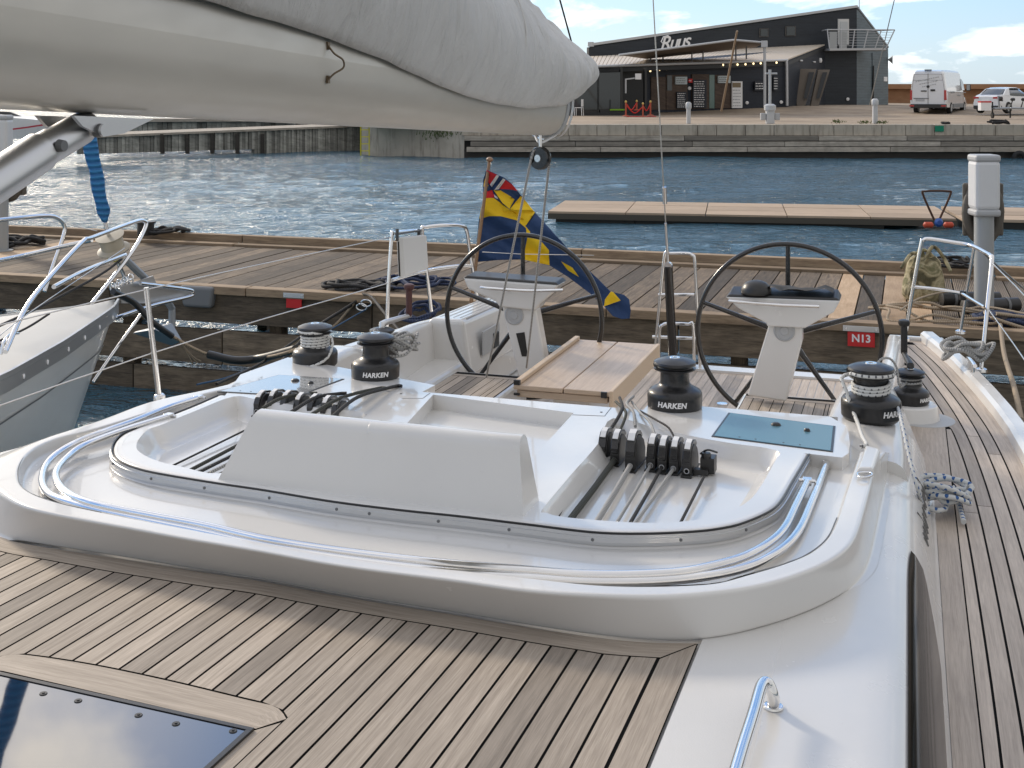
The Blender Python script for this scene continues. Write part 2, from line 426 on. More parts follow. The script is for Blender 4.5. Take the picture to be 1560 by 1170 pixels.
tin=[(400,582),(308,600),(231,626),(144,653),(90,666),(56,680),(38,695),(28,713),(27,726),(31,739),(51,753),(90,766),(154,780),(231,795),(308,809.5),(400,826.5),(505,845),(608,859.5),(700,868),(803,879.5),(905,891),(982,893),(1059,891),(1100,887),(1131,877),(1182,863),(1234,842.6),(1259,822),(1275,794),(1290,748),(1298,725),(1311,688)]
HR=.12; HF=.078
BOT=crom(tr(bot,0),6); 
T_O=crom(tr(tou,HR),6)
def coaming(b):
    n=220
    A=resample(crom(tr(bot,0),8),n); B=resample(crom(tr(tou,HR),8),n); Cc=resample(crom(tr(tin,HR),8),n)
    rows=[]
    # pair rails by nearest point instead of arc length for a square section
    def near(p,R,i,w=16):
        best=min(range(max(0,i-w),min(n,i+w+1)),key=lambda k:(R[k].xy-p.xy).length); return best
    ja=jc=0
    for i in range(n):
        ja=max(ja,near(B[i],A,i)); jc=max(jc,near(B[i],Cc,i))
        a=A[ja if i<n-1 else n-1]; c=Cc[jc if i<n-1 else n-1]; p=B[i]
        dn=(c-p); dn.z=0; d=dn.normalized()
        cb=c+Vector((0,0,-(HR-HF)))+d*.012
        P=[a+(a-p).xy.to_3d().normalized()*.03+Vector((0,0,-.002)),a,p,c,cb,cb+d*.03+Vector((0,0,-.003))]
        fl=[0,.010,.014,.008,.010,0]; sec=[P[0]]
        for k in range(1,5):
            q0,q1,q2=P[k-1],P[k],P[k+1]; f=fl[k]; ra=min(f,(q0-q1).length*.45); rc=min(f,(q2-q1).length*.45)
            a1=q1+(q0-q1).normalized()*ra; b1=q1+(q2-q1).normalized()*rc
            for t in (0,.25,.5,.75,1): sec.append(a1*(1-t)**2+q1*2*t*(1-t)+b1*t*t)
        sec.append(P[-1]); rows.append(sec)
    # smooth along the run
    for _ in range(6):
        new=[rows[0]]
        for i in range(1,n-1): new.append([ (rows[i-1][k]+rows[i][k]*2+rows[i+1][k])/4 for k in range(len(rows[i]))])
        new.append(rows[-1]); rows=new
    b.grid(rows)
one('sprayhood_coaming',GEL,coaming,parent=Y,smooth=75)
# ---- main roof sheet (nonskid) and cabin side, port
def roofsheet(b):
    x0=-.486
    yy=[.3+i*.2 for i in range(27)]
    rows=[]
    for y in yy:
        pr=[(x0,0),(-.30,0),(-.16,-.001),(-.10,-.003),(-.05,-.009),(-.012,-.023),(.018,-.05),(.045,-.10),(.066,-.17),(.083,-.24)]
        r=[Vector((x,y,roof(y,h))) for x,h in pr]; r.append(Vector((CABX,y,dz(y)+.012))); r.append(Vector((CABX+.008,y,dz(y)-.003))); rows.append(r)
    f0=len(b.f); b.grid(rows); k=len(rows[0])-1
    for q in range(f0,len(b.f)): b.m[q]=1 if (q-f0)%k<1 else 0
one('cabin_side',[gel('cabin_gelcoat',(.70,.69,.67),.2,0,.3),NONSKID],roofsheet,parent=Y,smooth=60)
def roofpanel(b):                                   # slightly textured working area
    x0=-.486
    pts=[(x0,.3),(-.11,.3),(-.11,5.35),(-.4,5.35),(x0,5.3)]
    b.poly([(x,y,roof(y,.0015)) for x,y in pts])
def farroof(b):                                     # starboard half, sub sheet under the teak, garage floor
    b.poly([(-3.05,-1,roof(-1,-.012)),(-.48,-1,roof(-1,-.012)),(-.48,4.9,roof(4.9,-.012)),(-3.05,4.9,roof(4.9,-.012))])
    rows=[]
    for i in range(40):
        y=-3+i*.2
        rows.append([Vector((MX*2-x,y,roof(y,h))) for x,h in [(-.3,-.012),(-.07,-.01),(-.012,-.03),(.045,-.10),(.083,-.24)]]+[Vector((2*MX-CABX,y,dz(y)))])
    b.grid(rows,flip=True)
one('coachroof',GEL,farroof,parent=Y,smooth=60)
# cabin window, port side, lies on the sloping side
def side_pt(y,t):                                   # t 0 top .. 1 bottom of the cabin side
    pr=[(-.012,-.02),(.018,-.05),(.045,-.10),(.066,-.17),(.083,-.24)]
    f=t*(len(pr)-1); i=min(int(f),len(pr)-2); f-=i
    x=pr[i][0]+(pr[i+1][0]-pr[i][0])*f; h=pr[i][1]+(pr[i+1][1]-pr[i][1])*f
    return Vector((x,y,roof(y,h)))
def win(b, grow=0, off=.003):
    rows=[]; yy=[.5+i*.06 for i in range(70)]; tip=4.02+grow
    for y in yy:
        if y>tip: break
        k=min(1,(tip-y)/.38); e=math.sqrt(max(0,1-(1-k)**2))
        t0=.06+(1-e)*.12; t1=1.0-(1-k)*.62; r=[]
        for q in range(7): 
            p=side_pt(y,t0+(t1-t0)*q/6); r.append(p+Vector((off*.9,0,off*.35)))
        rows.append(r)
    b.grid(rows)
one('cabin_window',WINDG,lambda b:win(b,0,.004),parent=Y,smooth=60)
def script(b):                                      # slanting model lettering on the cabin side
    rnd=random.Random(3)
    for i in range(9):
        y=4.98-i*.075; t0=.5; t1=.66+.08*rnd.random()
        p=[side_pt(y+.05,t1),side_pt(y+.03+.02*rnd.random(),(t0+t1)/2),side_pt(y+.0,t0)]
        if i in (0,3,6): p[2]=side_pt(y-.03,t0-.16)
        b.tube([q+Vector((.002,0,.001)) for q in crom(p,4)],.0028,5)
        b.tube([side_pt(y+.05,t1)+Vector((.002,0,.001)),side_pt(y-.02,t0+.03)+Vector((.002,0,.001))],.002,5)
one('cabin_lettering',GREYD,script,parent=Y)
# ---- foreground teak deck
mi=[(-130,800),(0,839),(62,850.5),(166,869.5),(300,891),(384.6,903),(480,921),(582,939),(700,958.5),(810,978),(880,989),(928,996.5),(1006,1001.5)]
MI=crom(tr([(-260,790)]+mi[0:],0.0),6)
mo=[(-130,786),(0,818),(20,825),(64,833),(103,839),(180,851),(282,867.6),(400,886),(505,906),(608,923.5),(700,938),(803,955.6),(905,971),(982,978.6),(1062,980)]
MO=crom(tr([(-260,774)]+mo,0),6)
hm=[(-120,1000),(-40,1003),(0,1000),(31,996),(135,1011),(256,1036),(381,1066),(417,1074),(430,1083),(437,1094)]
HM=crom(tr(hm,0),6)
hi=[(-120,1012),(0,1021),(390,1110)]
HI=tr(hi,0)
XH=HM[-1].x; XR=SP(1062,980).x; XM=SP(925,1170).x
def foredeck(b):
    pw=.0585; g=.0065
    strip(b,MI[:],MO[:],60,tone=.55)
    # planks, from the mitred right margin leftwards
    x=XM-g
    while x>-3.4:
        x0=x-pw; 
        if x0<XH<x: lo0=lo1=None
        e=.0035
        ya,yb=yat(MI,x0)-e-.002,yat(MI,x)-e-.002
        if x0>=XH-.002: sa=sb=-.6
        else: sa,sb=yat(HM,x0)+e,yat(HM,x)+e
        if x>XH>x0+.002: 
            b.plank([(x0,sa,roof(sa)),(XH,yat(HM,XH-.001)+e,roof(sa)),(XH,yat(MI,XH)-e,roof(ya)),(x0,ya,roof(ya))]) if XH-x0>.012 else None
            b.plank([(max(x0,XH+.001),-.6,roof(-.6)),(x,-.6,roof(-.6)),(x,yb,roof(yb)),(max(x0,XH+.001),yat(MI,XH)-e,roof(ya))])
        else: b.plank([(x0,sa,roof(sa)),(x,sb,roof(sb)),(x,yb,roof(yb)),(x0,ya,roof(ya))])
        x=x0-g
    # right margin board, mitred into the front one
    yc=yat(MI,XM); y2=MO[-1].y
    b.plank([(XM+.002,-.6,roof(-.6)),(XR,-.6,roof(-.6)),(XR,y2-.006,roof(y2)),(XM+.002,yc-.008,roof(yc))],tone=.6)
    # boards framing the hatch
    strip(b,HI,[p+Vector((0,-.003,0)) for p in HM],40,tone=.7)
    p=HI[-1]; b.plank([(p.x,-.6,roof(-.6)),(XH-.003,-.6,roof(-.6)),(XH-.003,HM[-1].y-.02,roof(HM[-1].y)),(p.x,p.y-.008,roof(p.y))],tone=.5)
one('foredeck_teak',TEAK,foredeck,parent=Y)
def fcaulk(b):
    pts=[(-3.4,-.7),(XR+.002,-.7),(XR+.002,MO[-1].y+.002)]+[(p.x,p.y+.004) for p in MO[::-1]]
    b.poly([(x,y,roof(y,-.003)) for x,y in pts])
one('foredeck_caulking',CAULK,fcaulk,parent=Y)
hx=SP(387,1113).x; hy=SP(387,1113).y; hl=SP(0,1027)
def hframe(b):
    a=math.atan2(hy-hl.y,hx-hl.x)
    for (x0,x1,y0,y1) in ((hx-1.1,hx,hy-.012,hy),(hx-.012,hx,hy-1.2,hy-.0125)):
        sl=(hy-hl.y)/(hx-hl.x)
        q=[(x0,y0+(x0-hx)*sl),(x1,y0+(x1-hx)*sl),(x1,y1+(x1-hx)*sl),(x0,y1+(x0-hx)*sl)]
        b.hexa([(x,y,roof(y,-.003)) for x,y in q],[(x,y,roof(y,.006)) for x,y in q])
fh=one('forehatch_frame',BLKPL,hframe,parent=Y)
def fglass(b):
    sl=(hy-hl.y)/(hx-hl.x); q=[(hx-1.1,hy-1.2),(hx-.0125,hy-1.2),(hx-.0125,hy-.0125),(hx-1.1,hy-.0125-1.09*sl)]
    b.hexa([(x,y,roof(y,-.0025)) for x,y in q],[(x,y,roof(y,.004)) for x,y in q])
fg=one('hatch_pane',DARKG,fglass,parent=fh)
for x,y in ((66,1057),(119,1068),(211,1090),(268,1103),(355,1114)):
        one('hatch_screw',BLKPL,lambda b:b.lathe([(.009,0),(.008,.002),(.003,.002),(.003,.0035)],SP(x,y,.004),14),parent=fg)
# ---- garage floor, island
ib=[(345,610),(282,636),(225,652),(190,670),(172,690),(168,700),(172,718),(192,731),(231,744),(282,750),(333,756),(402.6,768),(505,784),(608,797),(700,806),(803,819),(905,830),(982,833),(1059,831),(1100,824),(1131,817),(1160,804),(1183,791),(1208,763),(1229,724.6),(1236,700)]
it=[(333,602),(282,623.6),(231,643),(195,657),(185,662),(177,670),(172,681),(174,693),(187,703),(210,712),(243.6,720),(328,734),(402.6,745),(505,762),(608,775),(700,784.6),(803,797),(905,809),(982,811),(1059,807.7),(1100,802.6),(1131,795),(1170,778),(1190,760.5),(1208,730),(1223.6,704),(1231,691)]
def offs_in(path,d):
    out=[]
    for i,p in enumerate(path):
        t=path[min(i+1,len(path)-1)]-path[max(i-1,0)]; nn=Vector((-t.y,t.x,0)).normalized(); out.append(p+nn*d)
    return out
def garage(b):
    A=resample(crom(tr(tin,HF-.004),8),120)
    o_=[p.xy for p in A]+[Vector((-.30,5.0)),Vector((-2.9,5.0))]
    ibw=offs_in(resample(crom(tr(ib,HF-.003),8),90),.022)
    i_=[p.xy for p in ibw]+[Vector((-.42,4.72)),Vector((-.45,4.95)),Vector((-2.8,4.95))]
    pts=[Vector(p) for p in o_]+[Vector(p) for p in i_]; n1=len(o_); n2=len(i_)
    E=[(k,(k+1)%n1) for k in range(n1)]+[(n1+k,n1+(k+1)%n2) for k in range(n2)]
    def ins(P,x,y):
        c=False; j=len(P)-1
        for i in range(len(P)):
            if (P[i][1]>y)!=(P[j][1]>y) and x<(P[j][0]-P[i][0])*(y-P[i][1])/(P[j][1]-P[i][1])+P[i][0]: c=not c
            j=i
        return c
    r=delaunay_2d_cdt(pts,E,[],0,1e-5); b0=len(b.v); b.v+=[Vector((p[0],p[1],roof(p[1],HF-.003))) for p in r[0]]
    for f in r[2]:
        cx=sum(r[0][i][0] for i in f)/3; cy=sum(r[0][i][1] for i in f)/3
        if ins(o_,cx,cy) and not ins(i_,cx,cy): b.face([b0+i for i in f])
one('garage_floor',gel('garage_gelcoat',(.70,.69,.67),.16,0,.5),garage,parent=Y,smooth=60)
IT=resample(crom(tr(it,HR),8),150)
# recess outlines (top inner edge), port and starboard
rp=[(827,775),(832,781),(855,787),(905,792),(967,796),(1018,796),(1060,792),(1090,786),(1124,773),(1139,764),(1152,751),(1168,726),(1182.6,699),(1188,689),(1165,682),(1120,676),(1068,667),(1010,655),(934,637),(911,676),(870,723)]
rs=[(333,721),(277,711),(246,704),(223,695),(210,686),(208,677),(213,667),(226,654),(246,647),(295,627),(356,604),(395,609.5),(440,616),(490,622),(560,632),(470,668),(400,700)]
def poly_loop(pts,h): return crom(tr(pts,h),4,closed=True)
RP=poly_loop(rp,HR); RSs=poly_loop(rs,HR)
HX=dict(l=-2.10,r=-1.03)
# hatch well between the ridges: rectangle in plan
hw=[SP(606,660,HR),SP(660,601,HR),SP(874,629,HR),SP(812,697,HR)]
yb_=4.93
def island(b):
    n=150; rows=[]
    B=resample(crom(tr(ib,HF-.003),8),n)
    # side wall with rounded top
    for i in range(n):
        t=IT[i]; tg=(IT[min(i+1,n-1)]-IT[max(i-1,0)]); bb=t+Vector((tg.y,-tg.x,0)).normalized()*.005; bb.z=roof(bb.y,HF-.004)
        inn=(t-bb); inn.z=0; inn=inn.normalized() if inn.length>1e-5 else Vector((0,1,0))
        P=[bb-inn*.03+Vector((0,0,-.002)),bb,t,t+inn*.03]; sec=[P[0]]
        for k,f in ((1,.02),(2,.014)):
            q0,q1,q2=P[k-1],P[k],P[k+1]; ra=min(f,(q0-q1).length*.45); rc=min(f,(q2-q1).length*.45)
            a1=q1+(q0-q1).normalized()*ra; b1=q1+(q2-q1).normalized()*rc
            for u in (0,.33,.66,1): sec.append(a1*(1-u)**2+q1*2*u*(1-u)+b1*u*u)
        sec.append(P[-1]); rows.append(sec)
    for _ in range(4):
        rows=[rows[0]]+[[(rows[i-1][k]+rows[i][k]*2+rows[i+1][k])/4 for k in range(len(rows[i]))] for i in range(1,n-1)]+[rows[-1]]
    b.grid(rows)
    # top sheet with holes: outline polygon minus the two recesses and hatch well, by constrained triangulation
    outer=[r[-1] for r in rows]
    XL,XRr=-2.93,-.36
    back=[Vector((XRr,5.02,0)),Vector((-1.03,yb_,0)),Vector((-2.02,yb_,0)),Vector((XL+.1,5.02,0))]
    o2=[p.xy for p in outer]+[SP(1283,697,HR).xy,SP(1293,690,HR).xy,SP(1295,676,HR).xy,SP(1291,650,HR).xy,Vector((-.30,5.05)),Vector((-1.03,5.05)),Vector((-1.03,4.90)),Vector((-2.0,4.90)),Vector((-2.0,5.05)),Vector((-2.92,5.4)),Vector((-2.92,4.95))]
    loops=[o2,[p.xy for p in RP],[p.xy for p in RSs],[p.xy for p in hw]]
    def inside(P,x,y):
        c=False; j=len(P)-1
        for i in range(len(P)):
            if (P[i][1]>y)!=(P[j][1]>y) and x<(P[j][0]-P[i][0])*(y-P[i][1])/(P[j][1]-P[i][1])+P[i][0]: c=not c
            j=i
        return c
    pts=[]; edges=[]
    for Lp in loops:
        k0=len(pts); pts+=[Vector(p) for p in Lp]; edges+=[(k0+i,k0+(i+1)%len(Lp)) for i in range(len(Lp))]
    r=delaunay_2d_cdt(pts,edges,[],0,1e-5); b0=len(b.v)
    b.v+=[Vector((p[0],p[1],roof(p[1],HR))) for p in r[0]]
    for f in r[2]:
        cx=sum(r[0][i][0] for i in f)/3; cy=sum(r[0][i][1] for i in f)/3
        if inside(o2,cx,cy) and not any(inside(Lp,cx,cy) for Lp in loops[1:]): b.face([b0+i for i in f])
    edge=[outer[-1]]+[SP(x,y,HR) for x,y in ((1283,697),(1293,690),(1295,676),(1291,650))]
    for i in range(4):
        p,q=edge[i],edge[i+1]; b.poly([p,q,q-Vector((0,0,.14)),p-Vector((0,0,.14))])
    # recess walls + floors
    for Lp,fh_ in ((RP,.045),(RSs,.04)):
        c=sum(Lp,Vector())/len(Lp); n2=len(Lp); rws=[]
        prof=[(0,0),(.004,-.006),(.012,-.016),(.03,-.05),(.045,-(HR-fh_)+.008),(.07,-(HR-fh_))]
        for q,dzz in prof:
            row=[]
            for i in range(n2):
                t=(Lp[(i+1)%n2]-Lp[i-1]); nn=Vector((-t.y,t.x,0)).normalized()
                if (c-Lp[i]).dot(nn)<0: nn=-nn
                row.append(Lp[i]+nn*q+Vector((0,0,dzz)))
            row.append(row[0]); rws.append(row)
        b.grid(rws, flip=(Lp is RP)); last=rws[-1][:-1]
        b.poly(last)
    # hatch well walls and sliding hatch surface
    wz=-.062
    lo=[p+Vector((0,0,wz)) for p in hw]
    for i in range(4):
        if i==1: continue
        j=(i+1)%4; b.poly([hw[i],hw[j],lo[j],lo[i]])
    b.poly([hw[1],hw[2],lo[2],lo[1]])
    b.poly([lo[0]+Vector((-.0,-.3,.01)),lo[3]+Vector((0,-.3,.01)),lo[2],lo[1]])
isl=one('hatch_garage',gel('island_gelcoat',(.71,.70,.68),.16,0,.5),island,parent=Y,smooth=42)
for sq in ([(872,632),(921,634),(931,621)],[(612,607),(644,607),(655,599)]):
    one('access_seam',GREYD,lambda b:b.tube([SP(x,y,HR) for x,y in sq],.0016,5),parent=isl)
for q_ in ((916,628),(611,600)):
    one('seam_screw',BLKPL,lambda b:b.lathe([(.006,0),(.005,.0015)],SP(*q_,HR),10),parent=isl)
def backface(b):                                    # bulkhead down to the cockpit
    for x0,x1,y in ((-2.93,-2.0,5.05),(-1.03,-.27,5.05),(-2.0,-1.03,4.9)):
        b.poly([(x0,y,roof(y,HR)),(x0,y,.7),(x1,y,.7),(x1,y,roof(y,HR))])
    for x in (-2.0,-1.03): b.poly([(x,4.9,roof(4.9,HR)),(x,5.05,roof(5.05,HR)),(x,5.05,.7),(x,4.9,.7)])
one('bulkhead',GEL,backface,parent=Y)
# spray box (tall moulding in front of the sliding hatch)
def spraybox(b):
    f0=SP(331,731,HR); f1=SP(800,788,HR); f2=SP(829,781,HR)
    yb2=3.72; top=.215
    A=[f0+Vector((0,0,-.005)),Vector((f1.x,f1.y,roof(f1.y,HR-.005)))]
    n=30; rows=[]
    xl,xr=f0.x,f1.x-.005
    for i in range(n+1):
        u=i/n; x=xl+(xr-xl)*u
        yf=f0.y+(f1.y-f0.y)*min(u/.94,1)
        # taper of the ends towards the top
        def X(hh):
            k=hh/top; return x + (.105*k*(1-u)**1 if u<.5 else -.03*k*u)
        e=min(u,1-u)*(xr-xl); rd=.05
        tt=top*(1 if e>rd else .0+math.sqrt(max(0,1-((rd-e)/rd)**2))*1.0) if False else top
        P=[(X(0),yf,0),(X(tt),yf+.05,tt),(X(tt),yf+.12,tt+.004),(X(0),yf+.17,-.02)]
        sec=[Vector((P[0][0],P[0][1],roof(P[0][1],HR-.004)))]
        pv=[Vector((a,bb,roof(bb,HR+c))) for a,bb,c in P]
        for k,f in ((1,.035),(2,.03)):
            q0,q1,q2=pv[k-1],pv[k],pv[k+1]; a1=q1+(q0-q1).normalized()*f; b1=q1+(q2-q1).normalized()*f
            for t in (0,.2,.4,.6,.8,1): sec.append(a1*(1-t)**2+q1*2*t*(1-t)+b1*t*t)
        sec.append(pv[-1]); rows.append(sec)
    b.grid(rows)
    b.poly(rows[0]); b.poly(rows[-1][::-1])
ob=one('spray_deflector',GEL,spraybox,parent=Y,smooth=55,bev=.022,seg=4)
ob.modifiers['bevel'].angle_limit=math.radians(55)
# track around the island: alloy extrusion, black gasket line, screws
def offs(path,d,dzv):
    out=[]
    for i,p in enumerate(path):
        t=path[min(i+1,len(path)-1)]-path[max(i-1,0)]; nn=Vector((t.y,-t.x,0)).normalized(); out.append(p+nn*d+Vector((0,0,dzv)))
    return out
def track(b):
    o=[offs(IT,d,z) for d,z in ((.001,-.003),(.007,-.005),(.0075,-.014),(.010,-.015),(.0115,-.027),(.0085,-.028),(.008,-.037),(.001,-.039))]
    b.grid([[q[i] for q in o] for i in range(len(IT))],flip=True)
tk=one('sprayhood_track',SATIN,track,parent=Y,smooth=30)
one('gasket',BLKPL,lambda b:b.tube(offs(IT,.004,-.0015),.003,6),parent=tk)
A=offs(IT,.0125,-.021)
tgt=[(187,709),(243.6,728),(328,743),(419,759),(516,774),(566,780),(672,792.5),(785,806),(904,817),(1027,822),(1128,808)]
for x,y in tgt:
        c=min(A,key=lambda p:(p-SP(x,y,.09)).xy.length); i=A.index(c); t=(A[i+1]-A[i-1]).normalized(); nn=Vector((t.y,-t.x,0))
        one('screw',GREYD,lambda b:b.lathe([(.0048,-.003),(.0048,0),(.003,.0015),(.0012,.0005)],c,10,axis=nn),parent=tk)
# thin groove line on the outer coaming
g1=[(144,652),(90,665),(56,679),(38,694),(28,712),(27,726),(31,740),(51,754),(90,767),(154,781)]
g2=[(1275,789),(1262,817),(1240,838),(1204,857),(1150,872)]
for g in (g1,g2): one('coaming_groove',GREYD,lambda b:b.tube(crom(tr(g,HR-.0025),5),.0022,6),parent=Y)
# sprayhood frame tubes lying in the garage
t_out=[(300,607),(256,621),(205,641.5),(154,659.5),(115,675),(85,693),(69,711),(64,731),(69,747),(87,759.5),(128,773),(205,790),(308,811),(402,832),(505,849),(608,863),(700,873),(803,880),(905,886),(1000,885),(1080,877),(1144,861.5),(1188,838),(1216,809),(1236,765),(1249,732),(1260,705)]
t_in=[(254,635),(179,659),(128,679),(103,697),(87,716),(86,731),(97,747),(120.5,761),(159,772),(231,786),(308,800.5),(402.6,822),(505,838.5),(608,851.5),(700,861),(803,869),(880,875),(956,876),(1033,872),(1080,863.5),(1131,849),(1170,828),(1195,804),(1213,768),(1229,735)]
for tt_,hh,r_ in ((t_out,HF+.016,.0125),(t_in,HF+.030,.0125)):
    nl=5 if tt_ is t_out else 2
    pth=[SP(x,y,hh+max(0,(HR+.004-hh))*(1 if i<nl-1 else max(0,1-(i-nl+2)/3))) for i,(x,y) in enumerate(tt_)]
    fr=one('sprayhood_frame',STEEL,lambda b:b.tube(crom(pth,6),r_,14),parent=Y,smooth=60)
    def fit(b):
        e=SP(*tt_[-1],hh); e0=SP(*tt_[0],HR+.004)
        for q in (e,e0):
            b.box(q+Vector((0,.012,0)),(.03,.035,.02)); b.lathe([(.006,-.028),(.006,.028)],q+Vector((0,.02,0)),8,axis=(1,0,0))
    one('hinge_fitting',STEEL,fit,parent=fr,bev=.003)
# little plinth with fairlead at the aft end of the coaming, handrail
def plinth(b):
    q=[SP(1305,724,HR),SP(1331,724,HR),SP(1341,694,HR),SP(1318,687,HR)]
    b.hexa([p+Vector((0,0,-.03)) for p in q],[p+Vector((0,.01,.022)) for p in q])
pl=one('coaming_end_cap',GEL,plinth,parent=Y,bev=.012,seg=3)
one('padeye',STEEL,lambda b:b.tube(crom([SP(x,y,HR+.012) for x,y in ((1306,722),(1310,727),(1320,727),(1328,724),(1326,720),(1312,720))],4,True),.004,8,closed=True),parent=pl,smooth=60)
hp=[SP(1178,1077,0),SP(1178,1062,.035),SP(1170,1042,.062),SP(1160,1046,.066),SP(1147,1090,.066),SP(1128,1150,.066),SP(1108,1220,.066),SP(1080,1320,.066)]
one('handrail',STEEL,lambda b:b.tube(crom(hp,7),.0135,18),parent=Y,smooth=70)
one('rail_base',STEEL,lambda b:b.lathe([(.022,0),(.021,.004),(.015,.006)],SP(1178,1077,.0015),20),parent=Y,smooth=40)
# flush hatches on the roof
def dhatch(name,q,lab):
    P=[SP(x,y,HR) for x,y in q]; c=sum(P,Vector())/4
    def sc(k,dzv): return [c+(p-c)*k+Vector((0,0,dzv)) for p in P]
    fr=one('deck_hatch_rim',BLKPL,lambda b:b.hexa(sc(1.035,-.001),sc(1.032,.0022)),parent=Y)
    g=one('hatch_pane',name,lambda b:b.hexa(sc(.995,.001),sc(.99,.0036)),parent=fr); 
    if lab: fr['label']=lab
    for u,v,r in ((.48,.72,.017),(.77,.64,.011)):
            p=P[0].lerp(P[1],u).lerp(P[3].lerp(P[2],u),v)+Vector((0,0,.0036))
            one('latch',BLKPL,lambda b:b.lathe([(r*1.15,0),(r,.006),(r*.6,.010),(r*.3,.010)],p,20),parent=fr,smooth=40)
    for u in (.22,.36,.6,.74):
            p=P[0].lerp(P[1],u).lerp(P[3].lerp(P[2],u),.07)+Vector((0,0,.0036)); one('screw',BLKPL,lambda b:b.lathe([(.004,0),(.003,.001)],p,8),parent=fr)
dhatch(BLUEH,[(1087,665),(1266,688),(1270,650),(1112,630)],'blue tinted deck hatch')
dhatch(mat('pale_hatch_acrylic',(.36,.37,.375),.12,0,1),[(334,597),(452,604),(522,578),(425,572)],'pale grey deck hatch')
# ================================================================== COCKPIT
def teakpad(b,x0,x1,y0,y1,z,pw=.052,along='y',border=.05):
    g=.0045
    zz=z if callable(z) else (lambda x,y:z)
    P=lambda x,y:(x,y,zz(x,y))
    if border:
        b.plank([P(x0,y1-border),P(x0,y1),P(x1,y1),P(x1,y1-border)],.7); b.plank([P(x0,y0),P(x0,y0+border),P(x1,y0+border),P(x1,y0)],.7)
        b.plank([P(x0,y0+border+g),P(x0+border,y0+border+g),P(x0+border,y1-border-g),P(x0,y1-border-g)],.75); b.plank([P(x1-border,y0+border+g),P(x1,y0+border+g),P(x1,y1-border-g),P(x1-border,y1-border-g)],.65)
        x0+=border+g;x1-=border+g;y0+=border+g;y1-=border+g
    x=x0
    while x<x1-.01:
        xe=min(x+pw,x1)
        b.plank([P(x,y0),P(xe,y0),P(xe,y1),P(x,y1)]); x=xe+g
def sole(b):
    teakpad(b,-2.62,-.34,5.1,8.76,.75)
one('cockpit_sole_teak',TEAKN,sole,parent=Y)
def solebase(b):
    b.poly([(-2.9,5.0,.746),(-.0,5.0,.746),(-.0,8.87,.746),(-2.9,8.87,.746)])
    b.box((MX,8.8,.735),(3.0,.14,.06))
    b.poly([(-3.1,8.875,.745),(.1,8.875,.745),(.1,8.875,-.2),(-3.1,8.875,-.2)][::-1])
one('cockpit_sole',GEL,solebase,parent=Y)
one('sole_drain',STEEL,lambda b:b.lathe([(.035,0),(.034,.003),(.01,.004)],PZ(1100,615,.751),20),parent=Y)
# seats / helm platforms with teak on them
for nm,(x0,x1) in (('cockpit_seat',(-.90,-.34)),('cockpit_seat',(-2.66,-2.20))):
    s=one(nm,GEL,lambda b:(b.box(((x0+x1)/2,6.07,.885),(x1-x0,2.0,.285))),parent=Y,bev=.02)
    one('seat_caulking',CAULK,lambda b:b.poly([(x0+.02,5.1,1.0285),(x1-.02,5.1,1.0285),(x1-.02,7.04,1.0285),(x0+.02,7.04,1.0285)]),parent=s)
    def tk_(b):
        teakpad(b,x0+.025,x1-.025,5.1,6.98,1.031,pw=.052,border=.045)
    one('seat_teak',TEAK if x0>-1 else TEAK,tk_,parent=s)
for x0,x1,l_ in ((-.36,-.05,1.9),(-2.95,-2.66,3.7)): one('side_locker',GEL,lambda b:b.box(((x0+x1)/2,5.05+l_/2,.90),(x1-x0,l_,.30)),parent=Y,bev=.03,seg=3)
# ---- coamings beside the cockpit: lofted along y
def coam(s):
    def f(b):
        secs=[]
        # y, inner bottom x, inner top x, outer top x, outer bottom x, top z   (port values, mirrored for starboard)
        T=[(4.75,-.40,-.335,-.02,.07,1.38),(5.0,-.40,-.33,-.02,.075,1.395),(5.5,-.39,-.31,-.04,.08,1.405),(5.85,-.37,-.28,-.06,.08,1.40),(6.05,-.35,-.25,-.07,.06,1.35),(6.25,-.30,-.22,-.08,.03,1.28),(7.0,-.22,-.17,-.07,.0,1.20),(8.0,-.18,-.14,-.05,-.02,1.14),(8.75,-.165,-.135,-.045,-.02,1.08)]
        if s<0: T=[(y,a,b_,c,d,z+(.0 if y<6.2 else .10*min(1,(y-6.2)/.3) if y<8 else .06)) for y,a,b_,c,d,z in T]
        for y,a,b_,c,d,z in T:
            pts=[(a,.9),(b_,z),((b_+c)/2,z+.012),(c,z-.01),(d,dz(y)-.02)]
            sec=[Vector((pts[0][0],y,pts[0][1]))]
            pv=[Vector((x,y,zz)) for x,zz in pts]
            for k,f_ in ((1,.035),(2,.05),(3,.04)):
                q0,q1,q2=pv[k-1],pv[k],pv[k+1]; a1=q1+(q0-q1).normalized()*min(f_,(q0-q1).length*.45); b1=q1+(q2-q1).normalized()*min(f_,(q2-q1).length*.45)
                for t in (0,.25,.5,.75,1): sec.append(a1*(1-t)**2+q1*2*t*(1-t)+b1*t*t)
            sec.append(pv[-1]); secs.append(sec)
        rows=[crom([r[k] for r in secs],5) for k in range(len(secs[0]))]
        if s<0: rows=[[Vector((2*-1.53-p.x,p.y,p.z)) for p in r] for r in rows]
        b.grid(rows,flip=(s<0)); e=[r[-1] for r in rows]; b.poly(e if s>0 else e[::-1]); e=[r[0] for r in rows]; b.poly(e[::-1] if s>0 else e)
    return f
cp=one('cockpit_coaming',GEL,coam(1),parent=Y,smooth=60)
cs=one('cockpit_coaming',GEL,coam(-1),parent=Y,smooth=60)
